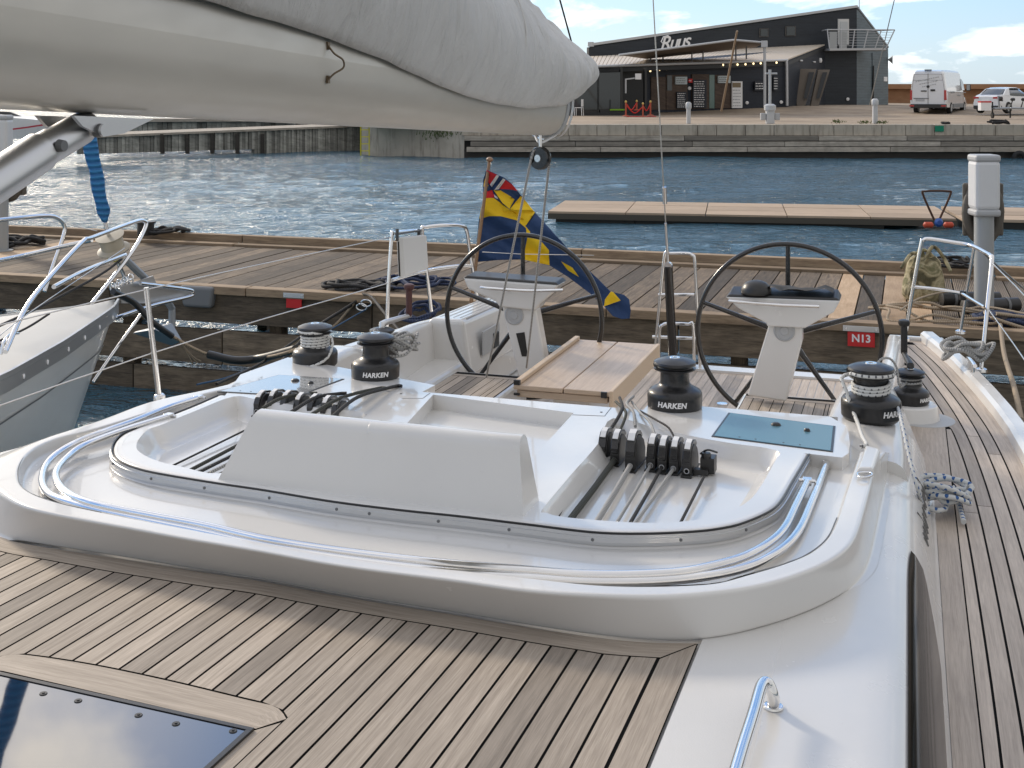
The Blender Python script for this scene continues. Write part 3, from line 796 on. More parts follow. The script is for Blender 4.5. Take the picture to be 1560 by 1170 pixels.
# starboard aft seat with moulded grooves
def aftseat(b):
    b.hexa([(-2.95,7.24,.95),(-2.62,7.24,.95),(-2.60,8.7,.95),(-2.93,8.7,.95)],[(-2.93,7.28,1.30),(-2.69,7.28,1.30),(-2.67,8.68,1.26),(-2.91,8.68,1.26)])
sa_=one('helm_seat',GEL,aftseat,parent=Y,bev=.03,seg=3)
def grooves(b):
    for k in range(5):
        x=-2.88+k*.045
        b.hexa([(x,7.36,1.294),(x+.006,7.36,1.294),(x+.006,8.6,1.262),(x,8.6,1.262)],[(x,7.36,1.2995),(x+.006,7.36,1.2995),(x+.006,8.6,1.2665),(x,8.6,1.2665)])
one('slat_grooves',GREYL,grooves,parent=sa_)
def vent(b):
    b.box((-2.622,7.62,1.12),(.01,.34,.16)); 
one('locker_recess',GREYL,vent,parent=sa_,bev=.01)
one('control_panel',BLKPL,lambda b:b.box((-2.614,7.70,1.10),(.012,.10,.10)),parent=sa_,bev=.005)
# ================================================================== WINCHES
def winch(c,sc=1.0,lab=None,letters=None,parent=Y,face=None):
    c=Vector(c)
    S=lambda pr:[(r*sc,z*sc) for r,z in pr]
    base=one('winch',BLACK,lambda b:b.lathe(S([(.100,-.01),(.108,.0),(.1115,.004),(.113,.05),(.112,.062),(.106,.072),(.092,.080),(.079,.086),(.068,.094),(.064,.10)]),c,48),parent=parent,smooth=35)
    if lab: base['label']=lab
    def dr(b):
        b.lathe(S([(.063,.098),(.0605,.104),(.0595,.118),(.0595,.142),(.062,.148),(.063,.152)]),c,40)
    def drumtex(nt,bb): 
        bump(nt,bb,noi(nt,coords(nt,'Object',(1,1,9)),120,2),.4,.001)
    one('winch_drum',BLACK,dr,parent=base,smooth=35)
    def tp(b):
        b.lathe(S([(.063,.152),(.079,.1545),(.086,.158),(.0865,.162),(.072,.166),(.070,.1705),(.072,.174),(.0865,.177),(.088,.182),(.085,.189),(.066,.197),(.040,.2035),(.030,.2045)]),c,48)
        b.tube([c+Vector((math.cos(a)*.09,math.sin(a)*.09,.168))*1 if False else c+Vector((math.cos(a)*.084*sc,math.sin(a)*.084*sc,.169*sc)) for a in (2.4,2.6,2.8,3.0)],.011*sc,8)
    one('self_tailer',BLACK,tp,parent=base,smooth=35)
    one('handle_socket',STEEL,lambda b:b.lathe(S([(.022,.2035),(.021,.2065),(.012,.2065),(.0105,.198)]),c,20),parent=base,smooth=40)
    if letters:
        a0=math.atan2(-RX.x*0-FW.y, -FW.x) if face is None else face
        def let(b):
            R=.1135*sc
            def place(v):
                a=a0+v.x/R; rr=R+v.z*.5+.0004
                return c+Vector((math.cos(a)*rr,math.sin(a)*rr,.031*sc+v.y))
            text_mb(b,letters,.030*sc,place,extrude=.0008,shear=.15,bold=.0011,space=1.05)
        one('winch_lettering',WHT,let,parent=base)
    return base
zt=lambda y:roof(y,HR)
w1=PZ(1028,617,1.458); w2=PZ(572,571,1.455)
winch((w1.x,w1.y,zt(w1.y)),1.0,'black winch with white lettering beside the blue hatch','HARKEN',face=math.radians(-86))
winch((w2.x,w2.y,zt(w2.y)),.98,'black winch beside the pale hatch','HARKEN',face=math.radians(-66))
w3=PZ(1327,634,1.415); w4=PZ(480,556,1.42)
winch((w3.x,w3.y,1.415),1.07,'black winch wound with grey flecked rope on the port coaming','HARKEN',face=math.radians(-35))
winch((w4.x,w4.y,1.425),.97,'black winch wound with grey flecked rope on the starboard coaming')
w5=PZ(1387,612,1.14); w6=PZ(582,520,1.36)
winch((w5.x,w5.y,1.14),.84,'small black winch outboard on the port side deck','HARKEN',face=math.radians(-30))
winch((w6.x,w6.y,1.275),.80,'small black winch aft on the starboard coaming')
def pad(b):
    x,y=w5.x,w5.y
    b.lathe([(.155,-.12),(.135,-.01),(.125,.0),(.02,.001)],(x,y,1.135),28)
one('winch_pad',GEL,pad,parent=Y,smooth=50)
def deckpatch(b):
    x,y=w5.x+.06,w5.y-.02
    b.lathe([(.16,0),(.158,.003)],(x,y,dz(y)+.001),40); 
one('deck_pad',GREYL,deckpatch,parent=Y,smooth=50)
# winch handles: things resting in the winches
def handle(base,direction,label,h0):
    d=Vector(direction).normalized(); c=Vector(base)
    t=thing('winch_handle',label,'winch handle',c)
    def arm(b):
        e=c+d*.25
        b.tube([c,c+Vector((0,0,.012)),c+d*.03+Vector((0,0,.018)),e+Vector((0,0,.022)),e+d*.012+Vector((0,0,.022))],[.018,.02,.017,.013,.013],12)
    one('handle_arm',BLKPL if h0 else SATIN,arm,parent=t,smooth=50)
    def grip(b):
        e=c+d*.25+Vector((0,0,.018))
        b.lathe([(.014,0),(.018,.01),(.0175,.07),(.0185,.12),(.018,.15),(.027,.155),(.031,.168),(.028,.182),(.015,.188)],e,18)
    one('handle_grip',BLKPL if h0 else mat('dark_red_grip',(.08,.03,.03),.5),grip,parent=t,smooth=50)
handle((w5.x,w5.y,1.14+.21*.84),(-.13,1,0),'black winch handle standing in the small port side winch',True)
handle((w6.x,w6.y,1.275+.21*.8),(.25,1,0),'winch handle with dark red knob in the aft starboard winch',False)
# ropes wound round the winches (each a sheet of its own)
def wraps(c,sc,turns,z0,z1,a0,r=.006,tail=None,lead=None,tilt=.0):
    c=Vector(c); pts=[]; n=int(turns*20)
    if lead: pts+=[Vector(p) for p in lead]
    for i in range(n+1):
        a=a0+2*PI*turns*i/n; z=z0+(z1-z0)*i/n
        pts.append(c+Vector((math.cos(a)*(.0595*sc+r),math.sin(a)*(.0595*sc+r),z+tilt*math.sin(a))))
    a1=a0+2*PI*turns
    for k in range(14):                              # up over the feeder into the jaws
        a=a1+k*.35; f=min(1,k/3)
        pts.append(c+Vector((math.cos(a)*(.0595*sc+r+.016*sc*f),math.sin(a)*(.0595*sc+r+.016*sc*f),z1+(.169*sc-z1)*f)))
    if tail: pts+=[Vector(p) for p in tail]
    return crom(pts,3)
c3=Vector((w3.x,w3.y,1.415))
def up(px,py,x=None,y=None,z=None): return PX(px,py,x) if x is not None else PY(px,py,y) if y is not None else PZ(px,py,z)
rope=one('jib_sheet',R_WG,lambda b:b.tube(wraps(c3,1.07,3.0,.104,.144,PI*.85,.0088,tilt=.006,
    tail=[c3+Vector((-.105,-.02,.165)),c3+Vector((-.10,-.06,.12)),up(1305,640,y=w3.y-.13),SP(1313,664,HR+.004),SP(1320,678,HR+.005),SP(1311,680,HR+.005)]),.0078,10),
    'white and grey flecked sheet wound on the port coaming winch, its tail hanging forward','rope',smooth=60)
rope=one('jib_sheet',R_WB,lambda b:b.tube(crom([c3+Vector((.055,.03,.10)),c3+Vector((.10,-.02,.06)),up(1374,645,y=4.98),up(1386,700,y=4.78),up(1398,745,y=4.66),up(1408,775,z=1.17),up(1415,783,z=1.14)],6),.0068,8),
    'blue flecked sheet leading from the port winch down to the side deck','rope',smooth=60)
def knot(c,R,r,n,seed,flat=.5,turns=6):
    rnd=random.Random(seed); c=Vector(c); pts=[]
    for i in range(n):
        a=2*PI*turns*i/n; rr=R*(.55+.5*rnd.random()); pts.append(c+Vector((math.cos(a)*rr,math.sin(a)*rr*.8,r+R*flat*rnd.random())))
    return crom(pts,5)
kc=PZ(1430,768,1.10)
one('jib_sheet_bundle',R_WB,lambda b:b.tube(crom([up(1400,742,z=1.14)]+knot(kc+Vector((.01,-.02,0)),.11,.01,30,5,.8,6)[::3]+[up(1452,742,z=1.10),up(1468,795,z=1.095)],3),.0105,8),
    'knotted bundle of white and blue flecked rope lying on the port side deck','rope',smooth=60)
c5=Vector((w5.x,w5.y,1.14))
one('sheet_loop',R_GR,lambda b:b.tube(crom([c5+Vector((.0595*.84*math.cos(a)+.004,.0595*.84*math.sin(a),.088+a*.0032)) for a in [i*.35 for i in range(64)][:58]]+[up(1372,590,y=w5.y-.1),up(1366,560,y=w5.y-.12),up(1355,546,y=w5.y-.14),up(1341,548,y=w5.y-.18),up(1338,560,y=w5.y-.2),up(1350,575,y=w5.y-.2)],3),.006,8),
    'grey rope wound on the small port winch and standing up in a loop','rope',smooth=60)
c4=Vector((w4.x,w4.y,1.425))
one('jib_sheet',R_WG,lambda b:b.tube(wraps(c4,.97,5.0,.075,.142,PI*.2,.0068,tail=[c4+Vector((.09,.0,.13)),c4+Vector((.095,-.05,.05)),c4+Vector((.03,-.12,.012)),up(440,555,z=1.43),up(412,568,z=1.40)]),.0068,8),
    'white and grey flecked sheet wound on the starboard coaming winch','rope',smooth=60)
c2=Vector((w2.x,w2.y,zt(w2.y)))
one('coiled_sheet',R_GR,lambda b:b.tube(knot((c2.x+.04,c2.y+.13,1.53),.13,.0,34,9,.8,6),.007,8),'tangle of pale grey rope draped behind the left black winch','rope',smooth=60)
# blue rope coil hung over the pushpit / on the stern quarter
def coil(px,py,y,R,n,seed,mt,lab,r=.008,asp=.6,flat=.25,rot=.3,cat='rope',sp=.35):
    rnd=random.Random(seed); c=PY(px,py,y) if y else None; pts=[]
    for i in range(n*14):
        a=2*PI*i/14; rr=R*(.78+.3*math.sin(i*.19+seed)+.10*rnd.random()); o=Vector((math.cos(a)*rr,math.sin(a)*rr*asp,0)); o.rotate(Matrix.Rotation(rot+.5*math.sin(i*.11),3,'Z')); o.z=R*flat*(rnd.random()*.5+.5*math.sin(i*.31))+ (o.y*sp)
        pts.append(c+o)
    return one('rope_coil',mt,lambda b:b.tube(crom(pts,3),r,8),lab,cat,smooth=60)
coil(640,478,8.15,.13,5,2,R_NV,'dark blue rope coil lying on the starboard stern quarter',.011,.75,.3,.2,sp=.5)
# ================================================================== CLUTCHES
def clutch(px,py,h,wd=.034,ln=.15,ht=.10,big=False,ang=0,label=True):
    p=SP(px,py,h); M=Matrix.Rotation(ang,3,'Z')
    def T(x,y,z): return p+M@Vector((x,y,z-RS*y))
    def body(b):
        prof=[(0,0),(0,.03),(.004,.045),(.012,.062),(.03,.078),(.055,.083),(.085,.078),(ln*.85,.06),(ln,.035),(ln,0)]
        prof=[(y,z*ht/.083) for y,z in prof]
        b.prism([T(-wd/2,y,z) for y,z in prof],M@Vector((wd,0,0)))
        b.box(T(0,ln/2,.004),(wd+.006,ln+.03,.008),M=M)
    cl=one('rope_clutch',BLKPL,body,parent=Y,bev=.003)
    def lev(b):
        k=ht/.083; prof=[(-.004,.034*k),(-.006,.05*k),(.006,.072*k),(.028,.088*k),(.06,.094*k),(.10,.088*k),(.125,.075*k),(.12,.068*k),(.09,.08*k),(.055,.086*k),(.03,.080*k),(.01,.064*k)]
        b.prism([T(-wd/2+.003,y,z) for y,z in prof],M@Vector((wd-.006,0,0)))
        b.box(T(0,-.003,.040*k),(wd*.7,.008,.006),M=M)
    one('clutch_lever',CARBON,lev,parent=cl,bev=.002)
    def tagp(b):
        k=ht/.083; b.prism([T(-wd/2+.007,y,z) for y,z in ((.010,.0760*k),(.030,.0898*k),(.058,.0953*k),(.058,.0970*k),(.030,.0915*k),(.010,.0780*k))],M@Vector((wd-.014,0,0)))
    one('clutch_label',WHT,tagp,parent=cl)
    def eye(b):
        q=T(0,-.001,.019); b.tube([q+M@Vector((math.cos(a)*.0085,-.001,math.sin(a)*.0085)) for a in [i*PI/8 for i in range(16)]],.0018,6,closed=True)
        b.lathe([(.0075,0),(.0075,.002)],T(0,-.0005,.019),14,axis=M@Vector((0,-1,0)),m=1)
    one('clutch_eye',[GREYL,CAULK],eye,parent=cl,smooth=60)
    return T(0,-.002,.019)
hR=.047
ca=-.02
ex=[]
for px,py,k in ((917,706,1),(936,709,1),(960,718,1.15),(991,717,1),(1008,720,1),(1026,722,1),(1046,726,1)):
    ex.append(clutch(px,py,hR,.034*k,.14*k,.102*k,ang=ca))
exl=[]
for px,py in ((391,628),(411,626),(431,628),(451,632),(472,634),(492,637),(509,640)):
    exl.append(clutch(px,py+6,hR+.02,.031,.13,.083,ang=.03))
# halyards through the port recess
ln=[(ex[0],(850,786),R_BK,.0095,'black halyard running forward from the first clutch'),(ex[1],(872,787),R_OL,.0105,'dark olive halyard running forward from the second clutch'),
    (ex[2],(911,792),R_GR,.0095,'thick pale grey halyard running forward from the largest clutch'),(ex[3],(941,794),R_GR,.0055,'thin pale grey line running forward from the fourth clutch'),
    (ex[4],(961,795),R_BK,.006,'thin black line running forward from the middle clutch'),(ex[5],(968,796),R_GR,.006,'thin grey line running forward from the sixth clutch')]
for e,(px,py),m_,r_,lb in ln:
    q=SP(px,py,hR+.02)
    one('halyard',m_,lambda b:b.tube([e+Vector((0,.03,0)),e,e.lerp(q,.5)+Vector((0,0,-.003)),q,q+(q-e).normalized()*.05],r_,8),lb,'rope',smooth=60)
q1=SP(1072,727,hR+.02); q2=SP(1038,794,hR+.015)
one('halyard',R_BK,lambda b:b.tube([q1,q2,q2+(q2-q1).normalized()*.04],.005,8),'thin dark line running forward from the small cam cleat','rope',smooth=60)
def cam(b):
    p=SP(1078,722,hR); b.box(p+Vector((0,.02,.03)),(.05,.06,.055)); b.box(p+Vector((-.02,-.02,.012)),(.05,.03,.02)); b.lathe([(.016,0),(.018,.01),(.016,.02)],p+Vector((-.005,.0,.055)),14)
    b.tube(crom([p+Vector((-.03,.03,.06)),p+Vector((0,.0,.085)),p+Vector((.03,.03,.07))],5),.004,6)
one('cam_cleat',BLKPL,cam,parent=Y,bev=.004)
# starboard halyards: dark stripes beside the spray deflector
for k,(a,c_,m_,r_) in enumerate((((405,640),(270,706),R_BK,.004),((420,648),(296,713),R_OL,.007),((432,655),(310,716),R_BK,.006),((442,660),(322,719),R_GR,.006),((455,664),(334,723),R_BK,.006))):
    A=SP(a[0],a[1],.058); B=SP(c_[0],c_[1],.052)
    one('halyard',m_,lambda b:b.tube([A,B,B+(B-A).normalized()*.03],r_,8),['thin black line, outermost in the left recess','dark olive line second from the left in the left recess','black line in the middle of the left recess','grey line beside the spray deflector in the left recess','black line closest under the spray deflector in the left recess'][k],'rope',smooth=60)
# rope tails leading aft from the clutches
tails=[((930,655),(948,620),(944,606),R_BK,.007,.0),((945,655),(952,625),(938,612),R_OL,.006,.0),((968,650),(955,615),(965,604),R_GR,.006,.0),((1000,670),(975,628),(962,612),R_GR,.005,.0),((1030,672),(1000,640),(975,626),R_BK,.004,.0)]
for k,(a,c_,d_,m_,r_,_) in enumerate(tails):
    A=SP(*a,.13);B=SP(*c_,.155);D=SP(*d_,.128)
    one('rope_tail',m_,lambda b:b.tube(crom([A,A.lerp(B,.5)+Vector((.01,0,.01)),B,D],6),r_,8),['black rope tail rising behind the first port clutch','olive rope tail behind the second port clutch','pale grey rope tail behind the large clutch','grey rope tail leading to the harken winch side'.replace('harken winch','lettered winch'),'thin black rope tail leading past the lettered winch'][k],'rope',smooth=60)
lt=[((400,622),(430,606),(470,600)),((440,630),(480,606),(515,600)),((470,634),(520,606),(575,592)),((500,640),(545,605),(600,589))]
for k,(a,c_,d_) in enumerate(lt):
    A=SP(*a,.15);B=SP(*c_,.16);D=SP(*d_,.13)
    one('rope_tail',R_BK if k%2 else R_OL,lambda b:b.tube(crom([A,B,D,D+Vector((.03,.02,.0))],8),.0075,8),['olive rope tail over the leftmost starboard clutches','black rope tail over the starboard clutches','olive rope tail curving towards the left winch','long black rope tail passing in front of the left winch'][k],'rope',smooth=60)
# ================================================================== PEDESTALS AND WHEELS
def pedestal(s):
    def Q(px,py,y): return PY(px,py,y)
    y=6.82
    if s>0:
        top=[(1105,452),(1280,458),(1270,476),(1262,480),(1226,500),(1222,500),(1168,497),(1168,493),(1125,470)]
        col=[(1171,495),(1222,498),(1222,520),(1198,612),(1138,603)]
        disc=(1195,504); bar=[(1110,459),(1150,462),(1190,465),(1248,467)]
    else:
        top=[(705,423),(851,434),(842,447),(830,457),(822,464),(815,474),(760,468),(754,459),(713,441)]
        col=[(763,462),(816,470),(832,560),(836,580),(790,574)]
        disc=(783.5,480); bar=[(731,438),(770,441),(810,443),(858,442)]
    root=one('helm_pedestal',GEL,lambda b:(b.prism([Q(a,c,y) for a,c in col][::-1],(0,.10,0))),parent=Y,bev=.012,seg=3)
    if s<0: root['label']='helm pedestal on the starboard side with a dark slot'
    else: root['label']='helm pedestal on the port side with black compass dome'
    one('instrument_pod',GEL,lambda b:b.prism([Q(a,c,y-.03) for a,c in top][::-1],(0,.16,0)),parent=root,bev=.014,seg=3)
    tl,tr_=Q(*top[0],y-.03),Q(*top[1],y-.03)
    def pod(b):
        b.hexa([tl+Vector((0,.0,-.002)),tr_+Vector((0,0,-.002)),tr_+Vector((0,.19,-.002)),tl+Vector((0,.19,-.002))],[tl+Vector((.02,.01,.012)),tr_+Vector((-.02,.01,.012)),tr_+Vector((-.02,.17,.018 if s<0 else .035)),tl+Vector((.02,.17,.018 if s<0 else .035))])
    one('instrument_cover',BLKPL,pod,parent=root,bev=.006)
    dc=Q(*disc,y)
    def spk(b):
        b.lathe([(.058,-.004),(.058,.004),(.05,.008),(.047,.004),(.025,.005),(.022,.009),(.005,.009)],dc,28,axis=(0,-1,0))
    one('compass_disc',GREYL,spk,parent=root,smooth=35)
    def gb(b):
        P=[Q(a,c,y-.085) for a,c in bar]; b.tube([P[0]+Vector((-.0,.01,0))]+crom(P,4)[1:-1]+[P[-1]],.0085,12)
        for t in (P[1],P[2]): b.tube([t,t+Vector((0,.07,-.01))],.006,8)
    one('grab_bar',STEEL,gb,parent=root,smooth=60)
    if s>0:
        cc=Q(1152,440,y+.02)
        one('compass_dome',BLKPL,lambda b:b.lathe([(.076,-.028),(.083,-.02),(.083,.0),(.074,.012),(.07,.022),(.055,.036),(.03,.045),(.004,.048)],cc,28),parent=root,smooth=40)
        def crump(b):
            rnd=random.Random(4); rows=[]
            for i in range(9):
                t=i/8; r=[]
                for j in range(6):
                    p=tl.lerp(tr_,.32+.62*t)+Vector((0,.02+.13*j/5,.035+.018*rnd.random()+ (.015 if i in(1,7) else 0))); r.append(p)
                rows.append(r)
            b.grid(rows)
        one('instrument_hood',mat('grey_cover_cloth',(.05,.052,.055),.8),crump,parent=root,smooth=60)
    else:
        q=[Q(a,c,y-.003) for a,c in ((786,508),(799,506),(804,543),(795,543))]
        one('control_slot',BLKPL,lambda b:b.prism(q[::-1],(0,.02,0)),parent=root)
    return root
pedestal(1); pedestal(-1)
def wheel(s):
    yw=7.13
    if s>0: L_,R_,T_,hub=(1063,480),(1344,480),(1203,372),(1197,505)
    else: L_,R_,T_,hub=(681,465),(917,463),(799,358),(799,470)
    l=PY(*L_,yw); r=PY(*R_,yw); t=PY(*T_,yw)
    Rr=(r.x-l.x)/2; cx=(r.x+l.x)/2; cz=t.z-Rr
    c=Vector((cx,yw,cz))
    wl=one('steering_wheel',CARBON,lambda b:b.tube([c+Vector((math.cos(a)*Rr,0,math.sin(a)*Rr)) for a in [2*PI*i/96 for i in range(96)]],.0148,12,closed=True),parent=Y,smooth=60)
    wl['label']='black steering wheel on the '+('port side, in front of the numbered berth plate' if s>0 else 'starboard side, in front of the flag')
    angs=[90,162,18,234,306]
    for a in angs:
        a=math.radians(a); d=Vector((math.cos(a),0,math.sin(a)))
        one('spoke',CARBON,lambda b:b.tube([c+d*.05,c+d*Rr*.5,c+d*Rr],[.019,.0145,.012],10),parent=wl,smooth=60)
    one('wheel_hub',CARBON,lambda b:b.lathe([(.055,-.03),(.06,-.02),(.06,.015),(.03,.03)],c,24,axis=(0,1,0)),parent=wl,smooth=40)
    one('wheel_shaft',STEEL,lambda b:b.tube([c,c-Vector((0,.26,0))],.018,12),parent=wl,smooth=60)
wheel(1); wheel(-1)
# ================================================================== COCKPIT TABLE
q=[PZ(783,584,1.25),PZ(930,600,1.25),PZ(1000,524,1.25),PZ(877,517,1.25)]
x0=(q[0].x+q[3].x)/2; x1=(q[1].x+q[2].x)/2; y0=(q[0].y+q[1].y)/2; y1=(q[2].y+q[3].y)/2
tb=one('cockpit_table',TEAK2,lambda b:b.box(((x0+x1)/2,(y0+y1)/2,1.205),(x1-x0-.03,y1-y0-.02,.035),tone=.4),parent=Y,bev=.004)
xm=(x0+x1)/2+.01
for a,c_ in ((x0,xm-.003),(xm+.003,x1)):
    def leaf(b):
        b.hexa([(a,y0,1.226),(c_,y0,1.226),(c_,y1,1.226),(a,y1,1.226)],[(a,y0,1.25),(c_,y0,1.25),(c_,y1,1.25),(a,y1,1.25)],.8)
    one('table_leaf',TEAK2,leaf,parent=tb,bev=.004)
one('side_frame',mat('bleached_teak',(.60,.47,.34),.5),lambda b:(b.box((x1+.004,(y0+y1)/2,1.205),(.02,y1-y0,.10),tone=.9),b.box((x0+.018,(y0+y1)/2,1.262),(.03,y1-y0-.02,.022),tone=.9)),parent=tb,bev=.004)
def tleg(b):
    b.hexa([(xm-.2,y0+.25,.752),(xm+.12,y0+.25,.752),(xm+.12,y1-.3,.752),(xm-.2,y1-.3,.752)],[(xm-.1,y0+.18,1.187),(xm+.08,y0+.18,1.187),(xm+.08,y1-.2,1.187),(xm-.1,y1-.2,1.187)])
one('table_pedestal',GEL,tleg,parent=tb,bev=.02,seg=3)
for c_,d_ in (((x1-.03,y0-.003,1.235),(.03,.012,.03)),((x0+.02,y0-.003,1.205),(.03,.012,.012)),((x0+.018,y0+.008,1.262),(.032,.02,.024))): one('latch',BLKPL,lambda b:b.box(c_,d_),parent=tb)
# ================================================================== RAILS, STANCHIONS, BACKSTAY
def tubes(name,paths,r,mt=STEEL,parent=Y,label=None):
    o=one(name,mt,lambda b:[b.tube(crom(p,5),r,12) for p in paths],parent=parent,smooth=60)
    if label:o['label']=label
    return o
pp=tubes('pushpit',[[PY(1378,516,8.78),PY(1391,440,8.78),PY(1403.5,372,8.78),PY(1407,366,8.78),PY(1416,364,8.78),PY(1450,369,8.75),PY(1479,374,8.7),PY(1500,384,8.4),PY(1509,390,8.25),PY(1511,398,8.2),PY(1504,470,8.05),PY(1495,563,7.95)]],.0135,label='port pushpit rail of polished steel')
tubes('pushpit_brace',[[PY(1484,378,8.7),PY(1473,440,8.75),PY(1463,506,8.8)],[PY(1391,437,8.78),PY(1430,441,8.75),PY(1465,447,8.75)],[PY(1465,447,8.75),PY(1500,468,8.1)]],.011,parent=pp)
one('rail_clamp',BLKPL,lambda b:b.lathe([(.022,-.03),(.022,.03)],PY(1467,450,8.75),12),parent=pp,smooth=40)
def shoes(b):
    b.lathe([(.035,-.012),(.033,.004),(.018,.012)],p,16)
for p in (PY(1495,563,7.95),PY(1463,505,8.8),PY(1378,516,8.78)): one('rail_foot',STEEL,shoes,parent=pp,smooth=40)
sp=tubes('pushpit',[[PX(589,500,-3.2),PX(592,430,-3.2),PX(597,360,-3.2),PX(601,355,-3.2),PX(625,352,-3.2),PX(641,351,-3.2)],[PX(657,474,-3.17),PX(650,412,-3.17),PX(643,352,-3.17),PX(650,346,-3.15),PX(680,343,-3.05),PX(703,344,-3.0),PX(711,352,-3.0),PX(716,385,-3.0),PX(722,420,-3.0),PX(729,470,-3.0)],[PX(597,427,-3.2),PX(650,412,-3.17),PX(700,405,-3.05),PX(720,405,-3.0)]],.0125,label='starboard pushpit rail with the white pouch')
pc=[PX(603,362,-3.19),PX(640,358,-3.16),PX(643,411,-3.16),PX(606,423,-3.19)]
def pouch(b):
    b.hexa([p+Vector((0,0,0)) for p in pc],[p+Vector((.03,.05,0)) for p in pc])
one('stowage_pouch',mat('white_pvc',(.62,.63,.63),.5),pouch,parent=sp,bev=.012,seg=3)
one('pouch_strap',BLKPL,lambda b:[b.tube([PX(x,350,-3.17),PX(x,366,-3.15)],.012,8) for x in (605,638)]+[b.tube([PX(603,357,-3.17),PX(641,351,-3.15)],.006,6),b.tube([PX(607,368,-3.16),PX(609,421,-3.17)],.006,6)],parent=sp)
yg=8.78
tubes('stern_gate',[[PY(994,578,yg),PY(1003,480,yg),PY(1012,392,yg),PY(1017,387,yg)],[PY(1068,583,yg),PY(1063,490,yg),PY(1058.5,400,yg),PY(1054,389,yg),PY(1046,386,yg),PY(1020,386,yg)],[PY(1003,449,yg),PY(1058,449,yg)],
  [PY(1003,575,yg-.02),PY(1005,506,yg-.02),PY(1010,495,yg-.02),PY(1020,493,yg-.02),PY(1048,494,yg-.02),PY(1056,499,yg-.02),PY(1058,580,yg-.02)],[PY(994,513,yg),PY(1067,516,yg)]],.0115,label='steel stern gate with boarding ladder')
# backstay with black cylinder
bs=[PY(1025,545,8.6),PY(1018,405,8.5),PY(1012,305,8.42),PY(995,0,8.2),PY(960,-620,7.8)]
bk=one('backstay',WIRE,lambda b:b.tube([bs[1],bs[2],bs[3],bs[4]],.0045,8),parent=Y,smooth=60)
one('backstay_cylinder',CARBON,lambda b:b.tube([bs[0],bs[1]],.032,16),parent=bk,smooth=50)
one('turnbuckle',STEEL,lambda b:(b.tube([bs[1],PY(1014,340,8.45)],.009,10),b.tube([PY(1013,310,8.43),PY(1012,285,8.4)],.016,10),b.lathe([(.028,-.02),(.028,.02)],bs[1],14,axis=(0,1,0))),parent=bk,smooth=50)
bl=one('running_backstay',R_BK,lambda b:b.tube([PY(875,80,6.1),PY(853,0,5.9),PY(780,-260,5.2)],.0045,8),parent=Y,smooth=60)
# stanchion and lifelines, starboard and port
def stn(x,y,zb,zt_,rake=(0,0)):
    return [Vector((x,y,zb)),Vector((x+rake[0],y+rake[1],zt_))]
st0=PX(223,438,-3.47); sb_=Vector((-3.49,st0.y+.0,1.10))
so=one('stanchion',STEEL,lambda b:(b.tube([PX(243,612,-3.42),st0],[.0135,.0125],14),b.lathe([(.03,-.01),(.028,.03),(.016,.04)],PX(243,612,-3.42),16)),parent=Y,smooth=50)
up_r=[PX(597,361,-3.2),st0+Vector((0,0,-.01)),Vector((-3.62,2.5,1.78))]
lo_r=[PX(596,430,-3.2),PX(229,539,-3.45),Vector((-3.62,2.5,1.42))]
tubes('lifeline',[up_r],.003,WIRE); tubes('lifeline',[lo_r],.003,WIRE)
pr=[PY(1509,392,8.25),PY(1525,412,7.9),PY(1560,432,7.6),Vector((.63,5.0,1.75)),Vector((.72,2.0,1.75))]
tubes('lifeline',[[PY(1511,400,8.2),Vector((.57,6.0,1.74)),Vector((.68,2,1.76))]],.0035,WIRE)
tubes('lifeline',[[PY(1505,470,8.05),Vector((.57,6.0,1.42)),Vector((.68,2,1.44))]],.0035,WIRE)
# stern cleat port
cl=PZ(1487,565,1.17)
def cleat(c,a=0,s=1.0):
    def f(b):
        d=Vector((math.cos(a),math.sin(a),0))
        b.tube(crom([c-d*.11*s+Vector((0,0,.04*s)),c-d*.05*s+Vector((0,0,.045*s)),c+d*.05*s+Vector((0,0,.045*s)),c+d*.11*s+Vector((0,0,.04*s))],4),.012*s,10)
        for k in (-1,1): b.tube([c+d*.035*s*k-Vector((0,0,.01)),c+d*.035*s*k+Vector((0,0,.045*s))],.012*s,10)
    return f
one('mooring_cleat',STEEL,cleat(PZ(1480,562,1.165),1.7),parent=Y,smooth=50)
kk=PZ(1472,540,1.17)
one('stern_line_coil',R_GR,lambda b:b.tube(knot((kk.x,kk.y,1.13),.15,.01,42,12,.75,6),.011,8),'pale grey mooring rope heaped on the port quarter by the pushpit','rope',smooth=60)
# ================================================================== BOOM, COVER, VANG, MAINSHEET
XB=-1.5
def bz(y):                                            # boom bottom height
    return 2.72-.048*(y-1.74)
bh=.33; bw=.105
def boomsec(y,sc=1.0):
    zb=bz(y); zc=zb+bh/2; out=[]
    for i in range(28):
        a=2*PI*i/28; ca_,sa__=math.cos(a),math.sin(a)
        ex_=.78
        out.append(Vector((XB+bw*sc*math.copysign(abs(ca_)**ex_,ca_),y,zc+bh/2*sc*math.copysign(abs(sa__)**.9,sa__))))
    return out
yb1=5.06
def boomm(b):
    rows=[boomsec(y) for y in [-.4+i*(yb1+.4)/24 for i in range(25)]]
    rows=[r+[r[0]] for r in rows]; b.grid(rows,flip=True); b.poly(rows[0][:-1])
bo=one('boom',BOOM,boomm,parent=Y,smooth=50)
def bend(b):
    rows=[boomsec(y,s) for y,s in ((yb1,1.0),(yb1,1.045),(yb1+.018,1.05),(yb1+.05,1.03),(yb1+.065,.93),(yb1+.068,.5))]
    rows=[r+[r[0]] for r in rows]; b.grid(rows,flip=True); b.poly(rows[-1][:-1][::-1])
one('boom_end_cap',GREYL,bend,parent=bo,smooth=40)
ek=PX(503,97,XB+bw+.002)
